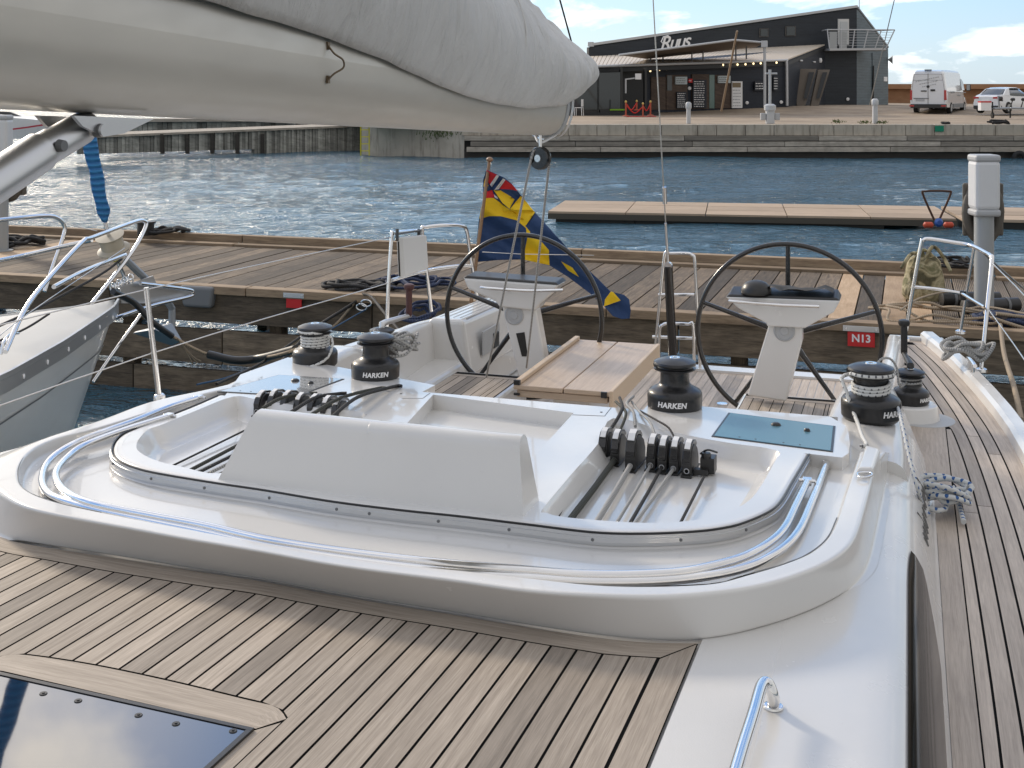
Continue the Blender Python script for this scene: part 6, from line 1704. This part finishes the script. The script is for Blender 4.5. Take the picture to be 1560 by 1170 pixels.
for px,py in ((1219.5,92.5),(1239.5,94.5)): one('wall_light',WHT,lambda b:b.lathe([(.10,-.05),(.13,.0),(.10,.05)],onw(plR,px,py)-FW*.15,10),parent=bd_,smooth=50)
one('oval_lamp',WHT,lambda b:b.lathe([(.10,-.16),(.15,0),(.10,.16)],onw(plR,1249,92)-FW*.1,12),parent=bd_,smooth=50)
# lettering
def sgn(b):
    o=onw(plM,1024,66)-FW*1.0; t=-plM[1] if plM[1].dot(RX)<0 else plM[1]
    ang=math.radians(8)
    def pl_(v,off=(0,0)):
        x=v.x+off[0]; y=v.y+off[1]; x,y=x*math.cos(ang)-y*math.sin(ang),x*math.sin(ang)+y*math.cos(ang)
        return o+t*x+Vector((0,0,y))-FW*v.z
    text_mb(b,'Ruus',1.35,lambda v:pl_(v,(0,0)),extrude=.05,shear=.45,bold=.012,space=.82)
    text_mb(b,'BAR',.5,lambda v:pl_(v,(.75,-.66)),extrude=.05,shear=.3,bold=.012)
    # flourish under and before the capital
    b.tube([pl_(Vector((x,y,.03))) for x,y in ((-.75,-.62),(-.95,-.45),(-.6,-.34),(.2,-.42),(.9,-.40))],.035,6)
    b.tube([pl_(Vector((x,y,.03))) for x,y in ((-.35,.55),(-.75,.5),(-.95,.2),(-.8,.0),(-.62,.12))],.04,6)
one('sign_lettering',WHT,sgn,parent=bd_)
# festoon lights
fest=thing('festoon_lights','string of warm round bulbs hanging under the veranda roof edge','festoon lights',onw(plF,1080,100))
one('cable',BLKPL,lambda b:b.tube([onw(plF,x,y)-FW*.6 for x,y in ((930,108),(960,103),(990,108),(1030,104),(1065,99),(1110,97),(1150,95.5),(1195,93))],.015,5),parent=fest)
BULB=mat('warm_bulb',(.9,.8,.6),.3); BULB.node_tree.nodes['Principled BSDF'].inputs['Emission Color'].default_value=(1,.75,.4,1); BULB.node_tree.nodes['Principled BSDF'].inputs['Emission Strength'].default_value=1.2
for px,py in ((982,106),(989,108),(1003,106),(1014,105),(1034,104),(1044,101),(1055,101.5),(1065,101),(1076,100.5),(1087,100),(1099,99),(1110,99),(1121,98.5),(1133,98),(1145,97),(1156,96.5),(1180,95.5)):
    one('bulb',BULB,lambda b:b.lathe([(.02,-.08),(.06,-.04),(.065,.0),(.03,.06)],onw(plF,px,py)-FW*.6,8),parent=fest,smooth=60)
# awning
aw=thing('awning','large stretched awning on thin posts above the veranda roof','awning',onw(plF,1060,90))
A_=[PD(943,84,71),PD(1118,61,74),PD(1165,65,74.5),PD(1222-70,72,80),PD(985,90,78)]
one('awning_cloth',mat('brown_awning',(.20,.16,.13),.8),lambda b:b.prism([A_[0],A_[1],A_[2],A_[3],A_[4]],(0,0,.05)),parent=aw)
one('awning_frame',ALU,lambda b:b.tube([A_[0],A_[1],A_[2]],.07,8),parent=aw,smooth=60)
for px,y0_,y1_ in ((991,88,98),(1010,86,96),(1054,80,94),(1071,78,93),(1121,68,92),(1137,70,90)):
    one('awning_post',GREYD,lambda b:b.tube([PD(px,y0_,76),PD(px,y1_,76)],.05,6),parent=aw)
one('tall_pole',ALU,lambda b:(b.tube([PD(1165,64,74.3),PD(1165,163,74.3)],.085,10),b.box(PD(1164.5,67,74.3),(.35,.35,.4))),'tall pale pole carrying the awning corner','pole')
one('leaning_spar',mat('varnished_spar',(.30,.22,.15),.6),lambda b:b.tube([PD(1123,47,62),PD(1099,169,66)],[.05,.06],8),'long wooden spar leaning in front of the veranda','spar',smooth=50)
# terrace
tc_=thing('glazed_terrace','dark glazed terrace with black posts at the left end of the building','terrace',onw(plT,900,176))
for x in (871,911,947,984): pk('terrace_post',BLKPL,plT,rc(x-1.6,103,x+1.6,176),.2,tc_)
for q in (rc(862,168,911,180),rc(914,166,950,178)): pk('terrace_plinth',BLKPL,plT,q,.3,tc_)
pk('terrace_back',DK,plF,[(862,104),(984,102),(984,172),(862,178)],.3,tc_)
pk('window_glazing',GLS,plT,[(873,112),(945,110),(945,166),(873,168)],.03,tc_)
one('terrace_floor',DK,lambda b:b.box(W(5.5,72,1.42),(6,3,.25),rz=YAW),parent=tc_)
o=pk('white_panel',WHT,plT,rc(968,112,977,121),.03,tc_); pk('door_frame',ALU,plT,[(952.5,120),(967,118),(967,120),(954.5,121.5),(954.5,142),(952.5,142)],.05,tc_)
pk('green_mat_strip',mat('lime_strip',(.2,.4,.02),.7),plT,rc(929,166,951,168.3),-.05,tc_)
def chair():
    t=thing('terrace_chair','white metal chair on the terrace, left of the row','chair',PD(882,168,69.5),'white chairs on the terrace'); c=t.location.copy(); c.z=1.40; t.location=c
    one('seat',WHT,lambda b:b.box(c+Vector((0,0,.45)),(.44,.42,.03)),parent=t,bev=.01)
    one('backrest',WHT,lambda b:b.box(c+Vector((.2,.0,.72)),(.03,.42,.42)),parent=t,bev=.01)
    for sx in (-.19,.19):
        for sy in (-.18,.18): one('leg',WHT,lambda b:b.tube([c+Vector((sx,sy,.44)),c+Vector((sx*1.15,sy*1.1,0))],.02,6),parent=t)
    return t
ch0=chair()
for px,lb,rz in ((893,'white metal chair on the terrace, second from the left',.6),(912.5,'white metal chair on the terrace beside the first black post',2.5),(921,'white metal chair on the terrace with its back to the glass',.2),(937,'white metal chair on the terrace, rightmost of the row',1.4)):
    p=PD(px,168,69.5+ (px%3)*.3); p.z=1.40; dup(ch0,p,rz,lb)
def barrier(px,y0_,y1_,d,lab):
    c=PD(px,y1_,d); t=thing('barrier_post',lab,'barrier post',c,'orange barrier posts by the terrace')
    m_=bpy.data.materials.get('orange_post') or mat('orange_post',(.38,.07,.03),.6)
    one('post',m_,lambda b:b.tube([c,PD(px,y0_,d)],.045,8),parent=t,smooth=50); one('finial',BULB if False else bpy.data.materials.get('yellow_finial') or mat('yellow_finial',(.6,.4,.1),.4),lambda b:b.lathe([(.02,-.07),(.07,0),(.03,.08)],PD(px,y0_-.8,d),8),parent=t,smooth=60); one('post_foot',m_,lambda b:b.lathe([(.2,0),(.19,.03),(.05,.06)],c,12),parent=t)
    return t
barrier(953.5,156,177,66.5,'orange barrier post furthest left beside the terrace'); barrier(970,155,168,70,'orange barrier post standing back near the terrace door'); barrier(979.5,159,178,66.3,'orange barrier post at the front of the red mat'); barrier(991,156,176,67,'orange barrier post furthest right by the red mat')
for a,c,lb in (((954,158),(970,157),'red rope hanging between the two left barrier posts'),((979,160),(991,158),'red rope hanging between the two right barrier posts'),((955,162),(979,163),'red rope hanging between the front barrier posts')):
    A=PD(*a,67.5);B=PD(*c,67.5); one('barrier_rope',mat('red_rope',(.5,.03,.02),.7) if 'red_rope' not in bpy.data.materials else bpy.data.materials['red_rope'],lambda b:b.tube(crom([A,A.lerp(B,.5)-Vector((0,0,.35)),B],6),.035,6),lb,'rope',smooth=60)
one('red_mat',RED,lambda b:b.box(W(7.1,67.2,QZ+.02),(1.6,.7,.03),rz=YAW),'small red mat lying between the barrier posts','mat')
# balcony
bl_=thing('balcony','grey metal balcony with thin railings wrapping the upper corner','balcony',onw(plM,1300,75))
bA=onw(plM,1255,75)-FW*1.6; bB=PD(1350,73,90); bC=bB+FW*2.2+RX*.6
one('balcony_floor',ALU,lambda b:b.hexa([bA-Vector((0,0,.15)),bB-Vector((0,0,.15)),bC-Vector((0,0,.15)),bA+FW*2-Vector((0,0,.15))],[bA,bB,bC,bA+FW*2]),parent=bl_)
tA=bA+Vector((-.15,0,1.35)); tB=PD(1363,45.5,90); 
one('top_rail',ALU,lambda b:(b.tube([tA,tB],.045,8),b.tube([tB,tB+FW*3-RX*2],.04,8),b.tube([tA,tA+FW*2],.04,8)),parent=bl_,smooth=60)
def bars(b):
    for k in range(1,7): b.tube([bA.lerp(tA,k/7),bB.lerp(tB,k/7)],.013,5)
one('rail_wire',ALU,bars,parent=bl_)
for i in range(6):
    u=i/5; one('rail_post',ALU,lambda b:b.tube([bA.lerp(bB,u),tA.lerp(tB,u)],.045,6),parent=bl_)
for u0,u1 in ((.0,.13),(.17,.3)): one('rail_panel',mat('frosted_panel',(.35,.37,.38),.5) if 'frosted_panel' not in bpy.data.materials else bpy.data.materials['frosted_panel'],lambda b:b.hexa([bA.lerp(bB,u0),bA.lerp(bB,u1),bA.lerp(bB,u1)+FW*.03,bA.lerp(bB,u0)+FW*.03],[bA.lerp(bB,u0)+Vector((0,0,1.2)),bA.lerp(bB,u1)+Vector((0,0,1.2)),bA.lerp(bB,u1)+Vector((0,0,1.2))+FW*.03,bA.lerp(bB,u0)+Vector((0,0,1.2))+FW*.03]),parent=bl_)
# leaning ramps
for k,(q,rcs,lab) in enumerate((([(1211.5,105),(1244,105),(1226,163),(1214,163)],[(1232,110),(1240,110),(1229,150),(1224,150)],'grey brown slab with a long dark slot leaning on the wall, left one'),([(1247,106),(1264.5,106),(1247,162),(1235,162)],[(1253,110),(1260,110),(1248,150),(1243,150)],'grey brown slab with a long dark slot leaning on the wall, right one'))):
    t=thing('leaning_slab',lab,'slab',PD(q[2][0],q[2][1],83),'slabs leaning on the wall')
    P=[PD(x,y,83.5 if y<120 else 82.5) for x,y in q]; one('slab_body',mat('weathered_slab',(.13,.11,.09),.8) if k==0 else bpy.data.materials['weathered_slab'],lambda b:b.prism(P[::-1],FW*.35),parent=t)
    P2=[PD(x,y,83.3 if y<120 else 82.55)-FW*.05 for x,y in rcs]; one('slab_slot',DK,lambda b:b.prism(P2[::-1],FW*.03),parent=t)
# quay service posts
def qpost(px,y0_,y1_,w,lab,extra=False):
    c=PD(px,y1_,52.5); c.z=QZ; t=thing('quay_post',lab,'service post',c,'grey service posts on the quay edge'); z1=PD(px,y0_,52.5).z
    one('post_body',ALU,lambda b:b.box((c.x,c.y,(c.z+z1)/2-.08),(w,w,z1-c.z-.14),rz=YAW),parent=t,bev=.03)
    one('post_head',ALU,lambda b:b.lathe([(w*.6,-.26),(w*.75,-.2),(w*.75,-.02),(w*.4,.05)],(c.x,c.y,z1),12),parent=t,smooth=50)
    if extra:
        one('mast',ALU,lambda b:b.tube([(c.x,c.y,z1-.1),(c.x,c.y,PD(px,106,52.5).z)],.06,8),parent=t)
        for s in (-1,1): one('socket_box',GREYL,lambda b:b.box(Vector((c.x,c.y,z1-.5))+RX*.3*s,(.22,.2,.3),rz=YAW),parent=t,bev=.02)
        one('crossbar',ALU,lambda b:b.tube([PD(1166,112,52.5),PD(1184,112,52.5)],.04,6),parent=t)
qpost(1049,157,187,.17,'grey service post on the quay edge in front of the doors'); qpost(1333,152,188,.2,'grey service post on the quay edge left of the van'); qpost(1173,160,188,.34,'wide service post with tall mast on the quay edge before the tall pole',True)
one('flag_line',R_GR,lambda b:b.tube([PD(1367,-20,50),PD(1348,62,52),PD(1325,160,56)],.02,6),'thin grey stay slanting up in front of the balcony','wire')
# ================================================================== VEHICLES
PAINT=gel('white_car_paint',(.72,.73,.74),.18,0,.8); TYRE=mat('tyre',(.02,.02,.02),.8); RIMM=mat('wheel_rim',(.35,.36,.37),.35,.8); TAIL=mat('tail_light',(.4,.01,.01),.25,0,.6)
def frame(px,pyb,d,phi,z=None):
    c=PD(px,pyb,d)
    if z is not None: c.z=z
    h=RX*math.sin(phi)+FW*math.cos(phi); s=RX*math.cos(phi)-FW*math.sin(phi)   # heading, right side
    return c,h,s
def carbody(b,fn,prof,K=20):
    rows=[]
    for (x,zb,zt,wb,wt,rd) in prof:
        sec=[]
        pts=[(-wb,zb),(-wb*1.0,zb+(zt-zb)*.35),(-(wb+wt)/2-.01,zb+(zt-zb)*.6),(-wt,zt-rd),(-wt+rd*.8,zt-.02),(0,zt),(wt-rd*.8,zt-.02),(wt,zt-rd),((wb+wt)/2+.01,zb+(zt-zb)*.6),(wb,zb+(zt-zb)*.35),(wb,zb)]
        for y,z in pts: sec.append(fn(x,y,z))
        rows.append(sec)
    b.grid(rows); b.poly(rows[0]); b.poly(rows[-1][::-1])
    return rows
def wheels(fn,h,s,spots,r,w,parent):
    for x,y in spots:
        c=fn(x,y,r); o=one('wheel',TYRE,lambda b:b.lathe([(r*.6,-w/2),(r*.93,-w/2),(r,-w*.35),(r,w*.35),(r*.93,w/2),(r*.6,w/2)],c,24,axis=s),parent=parent,smooth=40)
        one('rim',RIMM,lambda b:b.lathe([(r*.62,-w*.52),(r*.3,-w*.45),(r*.1,-w*.53),(r*.1,w*.53),(r*.3,w*.45),(r*.62,w*.52)],c,18,axis=s),parent=o,smooth=30)
# van: x forward from the tail, y to the right
vc,vh,vs=frame(1442,172,73.5,math.radians(31),1.41)
VL,VW,VH=6.9,1.08,2.68
vn=thing('delivery_van','tall white delivery van parked with its back doors to the harbour','van',vc)
def vf(x,y,z): return vc+vh*x+vs*(y-VW)+Vector((0,0,z))
vb=one('body',PAINT,lambda b:carbody(b,vf,[(0,.48,2.45,1.02,.86,.16),(.06,.42,2.6,1.06,.90,.2),(.4,.40,VH,1.08,.92,.2),(2.5,.38,VH+.02,1.08,.93,.2),(4.7,.38,VH,1.08,.93,.2),(5.2,.36,2.55,1.07,.88,.22),(5.75,.36,1.75,1.04,.80,.3),(5.9,.36,1.30,1.04,.9,.1),(6.7,.38,1.08,.98,.85,.1),(6.9,.42,.8,.9,.8,.1)]),parent=vn,smooth=40)
def vq(pts,off=.015): # on the tail plane
    return [vf(-off-.0+.03*max(0,(z-2.2)),y,z) for y,z in pts]
one('door_seam',GREYD,lambda b:(b.box(vf(-.006,0,1.5),(.03,.03,1.9)),b.tube([vf(-.0,-.95,.72),vf(-.0,-.95,1.5),vf(-.0,-.8,2.42),vf(0,.8,2.42),vf(-.0,.95,1.5),vf(-.0,.95,.72)],.012,5),b.tube([vf(-.0,-.85,2.05),vf(-.0,.85,2.05)],.01,5)),parent=vb)
for s in (-1,1): one('tail_light',TAIL,lambda b:b.hexa([vf(-.03,s*.93,.85),vf(-.03,s*1.07,.85),vf(.10,s*1.09,.85),vf(.10,s*.95,.85)],[vf(-.03,s*.93,1.45),vf(-.03,s*1.05,1.45),vf(.10,s*1.07,1.45),vf(.10,s*.95,1.45)]),parent=vb,bev=.02)
one('bumper',BLKPL,lambda b:b.hexa([vf(-.12,-1.0,.36),vf(-.12,1.0,.36),vf(.1,1.08,.36),vf(.1,-1.08,.36)],[vf(-.12,-1.0,.60),vf(-.12,1.0,.60),vf(.1,1.08,.60),vf(.1,-1.08,.60)]),parent=vb,bev=.02)
for s in (-1,1): one('reflector',TAIL,lambda b:b.box(vf(-.13,s*.93,.5),(.28,.05,.10),rz=YAW-math.radians(31)),parent=vb)
one('number_plate',GREYL,lambda b:b.prism(vq([(-.72,.78),(-.2,.78),(-.2,.90),(-.72,.90)]),-vh*.01),parent=vb); one('plate_recess',GREYD,lambda b:b.prism(vq([(-.85,.92),(.05,.92),(.05,.97),(-.85,.97)]),-vh*.015),parent=vb)
one('door_handle',BLKPL,lambda b:(b.prism(vq([(-.42,1.36),(-.08,1.36),(-.08,1.43),(-.42,1.43)]),-vh*.02),b.prism(vq([(.15,1.38),(.42,1.38),(.42,1.5),(.15,1.5)]),-vh*.02),b.lathe([(.09,0),(.08,.03)],vf(-.0,0,1.66),14,axis=-vh)),parent=vb)
def vtext(b):
    rnd=random.Random(8)
    for k,(y0_,z0_,l) in enumerate(((-.72,1.95,1.35),(-.5,1.78,1.05),(-.35,1.62,.75))):
        x=0
        while x<l:
            e=rnd.uniform(.05,.13); b.prism([vf(-.012,y0_+x,z0_+x*.2),vf(-.012,y0_+x+e,z0_+(x+e)*.2),vf(-.012,y0_+x+e,z0_+(x+e)*.2+.05),vf(-.012,y0_+x,z0_+x*.2+.05)],-vh*.006); x+=e+.04
one('door_writing',GREYL,vtext,parent=vb)
one('brake_light',BLKPL,lambda b:b.box(vf(.03,0,2.66),(.4,.12,.08),rz=YAW-math.radians(31)),parent=vb)
one('side_window',GLS,lambda b:(b.prism([vf(4.55,1.085,1.45),vf(5.55,1.06,1.45),vf(5.45,.99,1.95),vf(5.05,.965,2.15),vf(4.6,.97,2.15)],vs*.01)),parent=vb)
one('side_panel',GREYL,lambda b:[b.prism([vf(x0_,1.07,1.52),vf(x1_,1.07,1.52),vf(x1_,.99,2.25),vf(x0_,.99,2.25)],vs*.025) for x0_,x1_ in ((.55,1.9),(2.05,3.5))] if False else b.tube([vf(.3,1.09,1.35),vf(5.9,1.08,1.30)],.02,6),parent=vb)
one('side_sill',GREYD,lambda b:b.hexa([vf(1.9,1.06,.36),vf(5.0,1.06,.36),vf(5.0,1.11,.36),vf(1.9,1.11,.36)],[vf(1.9,1.06,.62),vf(5.0,1.06,.62),vf(5.0,1.11,.62),vf(1.9,1.11,.62)]),parent=vb)
one('side_lettering',GREYD,lambda b:(b.prism([vf(1.3,1.095,1.28),vf(2.3,1.095,1.28),vf(2.3,1.09,1.37),vf(1.3,1.09,1.37)],vs*.006),b.prism([vf(3.2,1.095,1.1),vf(4.2,1.095,1.1),vf(4.2,1.09,1.16),vf(3.2,1.09,1.16)],vs*.006)),parent=vb)
for s in (1,): one('wing_mirror',BLKPL,lambda b:b.box(vf(5.35,1.35,1.62),(.25,.16,.42),rz=YAW),parent=vb,bev=.04); one('mirror_glass',RIMM,lambda b:b.box(vf(5.22,1.35,1.62),(.2,.03,.34),rz=YAW),parent=vb)
wheels(vf,vh,vs,((1.35,.98),(5.55,.96),(1.35,-.98),(5.55,-.96)),.36,.24,vn)
# car
cc,chh,cs_=frame(1524,168,70,math.radians(52),1.50)
def cf(x,y,z): return cc+chh*x+cs_*(y-.9)+Vector((0,0,z))
car=thing('parked_car','white coupe parked right of the van, behind the small trailer','car',cc)
cbm=one('body',PAINT,lambda b:carbody(b,cf,[(0,.45,.98,.78,.66,.1),(.1,.28,1.07,.86,.74,.1),(.5,.22,1.12,.92,.80,.08),(1.2,.20,1.08,.93,.84,.06),(2.2,.20,1.04,.93,.85,.06),(3.3,.2,1.0,.93,.83,.06),(4.2,.22,.9,.9,.76,.08),(4.65,.3,.7,.8,.66,.1)]),parent=car,smooth=40)
def cabn(b):
    carbody(b,cf,[(.45,1.05,1.12,.70,.6,.02),(.95,1.0,1.38,.80,.60,.08),(1.5,1.0,1.50,.84,.60,.1),(2.2,1.0,1.50,.84,.60,.1),(2.7,1.0,1.42,.82,.60,.1),(3.45,.96,1.02,.76,.66,.02)])
one('cabin',GLS,cabn,parent=cbm,smooth=40)
one('roof_panel',PAINT,lambda b:carbody(b,cf,[(1.1,1.40,1.45,.60,.54,.03),(1.5,1.47,1.53,.64,.56,.03),(2.2,1.47,1.53,.64,.56,.03),(2.6,1.42,1.47,.62,.55,.03)]),parent=cbm,smooth=40)
one('rear_pillar',PAINT,lambda b:[b.hexa([cf(.5,s*.80,1.04),cf(1.1,s*.86,1.04),cf(1.1,s*.80,1.04),cf(.5,s*.74,1.04)],[cf(1.05,s*.66,1.42),cf(1.3,s*.68,1.46),cf(1.3,s*.6,1.46),cf(1.05,s*.6,1.42)]) for s in (-1,1)],parent=cbm)
for s in (-1,1): one('tail_light',TAIL,lambda b:b.hexa([cf(-.02,s*.45,.86),cf(-.02,s*.80,.86),cf(.25,s*.93,.86),cf(.2,s*.45,.86)],[cf(-.02,s*.45,.96),cf(-.02,s*.76,.98),cf(.25,s*.88,.98),cf(.2,s*.45,.96)]),parent=cbm)
one('bumper',BLKPL,lambda b:b.hexa([cf(-.04,-.75,.26),cf(-.04,.75,.26),cf(.2,.88,.26),cf(.2,-.88,.26)],[cf(-.04,-.78,.46),cf(-.04,.78,.46),cf(.2,.9,.46),cf(.2,-.9,.46)]),parent=cbm,bev=.02)
one('number_plate',WHT,lambda b:b.prism([cf(-.03,-.26,.70),cf(-.03,.26,.70),cf(-.03,.26,.82),cf(-.03,-.26,.82)],-chh*.01),parent=cbm)
wheels(cf,chh,cs_,((.85,.84),(3.65,.84),(.85,-.84),(3.65,-.84)),.34,.22,car)
# small trailer in front of it
tc0=PD(1521,170,62); tc0.z=QZ+.02
tl_=thing('boat_trailer','small galvanised boat trailer with jockey wheel standing before the white car','trailer',tc0)
def TT(x,y,z): return tc0+RX*x+FW*y+Vector((0,0,z))
GV=bpy.data.materials['galvanised_steel']
one('drawbar',GV,lambda b:(b.tube([TT(-.35,0,.5),TT(.7,.5,.52),TT(2.2,.9,.5)],.05,8),b.tube([TT(-.2,0,.5),TT(.7,-.2,.52),TT(2.2,.1,.5)],.05,8)),parent=tl_,smooth=50)
one('winch_post',GV,lambda b:(b.tube([TT(.05,0,.45),TT(.0,0,1.15)],.05,8),b.tube([TT(.0,0,1.1),TT(.25,.1,.9)],.05,8)),parent=tl_)
one('winch_strap',BLKPL,lambda b:b.lathe([(.05,-.1),(.12,-.08),(.12,.08),(.05,.1)],TT(.1,0,1.0),12,axis=RX),parent=tl_)
one('jockey_wheel',TYRE,lambda b:(b.lathe([(.04,-.05),(.15,-.04),(.15,.04),(.04,.05)],TT(-.3,0,.16),16,axis=RX),b.tube([TT(-.3,0,.16),TT(-.3,0,.85)],.035,8),b.tube([TT(.6,0,.03),TT(.6,0,.5)],.04,8)),parent=tl_)
for k in range(3): one('keel_roller',BLKPL,lambda b:(b.tube([TT(.7+k*.55,.3,.5),TT(.85+k*.55,.3,.95)],.03,6),b.lathe([(.03,-.12),(.08,-.09),(.08,.09),(.03,.12)],TT(.85+k*.55,.3,.97),10,axis=(RX+FW*.3))),parent=tl_)
one('rear_wheel',TYRE,lambda b:b.lathe([(.1,-.08),(.28,-.08),(.28,.08),(.1,.08)],TT(1.7,-.2,.28),20,axis=FW),parent=tl_,smooth=40)
bx=PD(1500,162,62); one('storage_box',WHT,lambda b:(b.box(bx,(.52,.4,.42),rz=YAW),),'white box with red lid standing on the quay left of the trailer','box'); one('box_lid',RED,lambda b:b.box(bx+Vector((0,0,.23)),(.54,.42,.07),rz=YAW),parent=bpy.data.objects['storage_box'])
# ================================================================== CAMERA, LIGHT, WORLD
cd=bpy.data.cameras.new('camera'); co=bpy.data.objects.new('camera',cd); C.objects.link(co)
cd.sensor_width=36; cd.lens=F/1560*36; cd.shift_y=-(585-HY)/1560.0; cd.clip_start=.05; cd.clip_end=6000
co.location=CAM; co.rotation_euler=(math.radians(90),0,YAW); bpy.context.scene.camera=co
EL=math.radians(24); AZ=YAW+math.radians(40)          # sun stands ahead-left (direction measured from +Y towards -X)
sd=Vector((-math.sin(AZ)*math.cos(EL),math.cos(AZ)*math.cos(EL),math.sin(EL)))
sl=bpy.data.lights.new('sun','SUN'); so_=bpy.data.objects.new('sun',sl); C.objects.link(so_)
sl.energy=1.5; sl.angle=math.radians(9); sl.color=(1,.87,.70); so_.rotation_euler=sd.to_track_quat('Z','Y').to_euler()
w=bpy.data.worlds.new('World'); bpy.context.scene.world=w; w.use_nodes=True; nt=w.node_tree
bg=nt.nodes['Background']; sk=N(nt,'ShaderNodeTexSky'); sk.sky_type='NISHITA'; sk.sun_disc=False; sk.sun_elevation=EL; sk.sun_rotation=-AZ
sk.air_density=1.0; sk.dust_density=.6; sk.ozone_density=1.5
tc=N(nt,'ShaderNodeTexCoord'); sx=N(nt,'ShaderNodeSeparateXYZ'); L(nt,tc.outputs['Generated'],sx.inputs[0])
zc=math_(nt,'ADD',sx.outputs['Z'],.25); cxx=math_(nt,'DIVIDE',sx.outputs['X'],zc); cyy=math_(nt,'DIVIDE',sx.outputs['Y'],zc)
cv=N(nt,'ShaderNodeCombineXYZ'); L(nt,cxx,cv.inputs[0]); L(nt,cyy,cv.inputs[1])
mp=N(nt,'ShaderNodeMapping'); mp.inputs['Scale'].default_value=(.8,.8,1); mp.inputs['Location'].default_value=(2.3,2.9,0); mp.inputs['Rotation'].default_value=(0,0,YAW); L(nt,cv.outputs[0],mp.inputs['Vector'])
cn=noi(nt,mp.outputs['Vector'],3.6,8,.56,.3)
cm=ramp(nt,cn,[(.50,0.0),(.64,1.0)])
lum=N(nt,'ShaderNodeVectorMath'); lum.operation='SCALE'
zz_=sx.outputs['Z']
gr=ramp(nt,zz_,[(.0,(4.4,5.9,7.4)),(.12,(3.2,5.6,8.6)),(.5,(1.1,2.9,7.0))])
base=mixc(nt,.35,gr,sk.outputs[0])
cloudc=mixc(nt,noi(nt,mp.outputs['Vector'],6.0,5,.6),(8.4,8.6,9.0),(13.5,13.2,12.8))
final=mixc(nt,math_(nt,'MULTIPLY',cm,.92),base,cloudc)
dp=N(nt,'ShaderNodeVectorMath'); dp.operation='DOT_PRODUCT'; L(nt,tc.outputs['Generated'],dp.inputs[0]); dp.inputs[1].default_value=(-math.sin(AZ),math.cos(AZ),.3)
dir_=ramp(nt,math_(nt,'ADD',math_(nt,'MULTIPLY',dp.outputs['Value'],.5),.5),[(.0,.62),(.5,.82),(.8,1.0),(1.0,1.0)])
back=ramp(nt,dp.outputs['Value'],[(.0,1.0),(.35,0.0)])  # unseen warm cloud behind the camera, added to neutralise blue on the whites
top_=ramp(nt,zz_,[(.55,0.0),(.85,.75)])  # overhead warm cloud, out of view, added for the same neutral fill
final=mixc(nt,math_(nt,'MAXIMUM',math_(nt,'MULTIPLY',back,.8),top_),final,(7.6,7.25,6.8))
final=mixc(nt,1.0,final,dir_,'MULTIPLY')
glow=ramp(nt,dp.outputs['Value'],[(.91,0.0),(1.03,1.0)])
final=mixc(nt,math_(nt,'MULTIPLY',glow,.5),final,(17.0,14.6,11.5))
L(nt,final,bg.inputs['Color']); bg.inputs['Strength'].default_value=.085
sc=bpy.context.scene; sc.view_settings.view_transform='Standard'; sc.view_settings.look='None'; sc.view_settings.exposure=.80; sc.view_settings.gamma=1
sc.cycles.use_denoising=True; sc.cycles.max_bounces=8; sc.cycles.caustics_reflective=False; sc.cycles.caustics_refractive=False
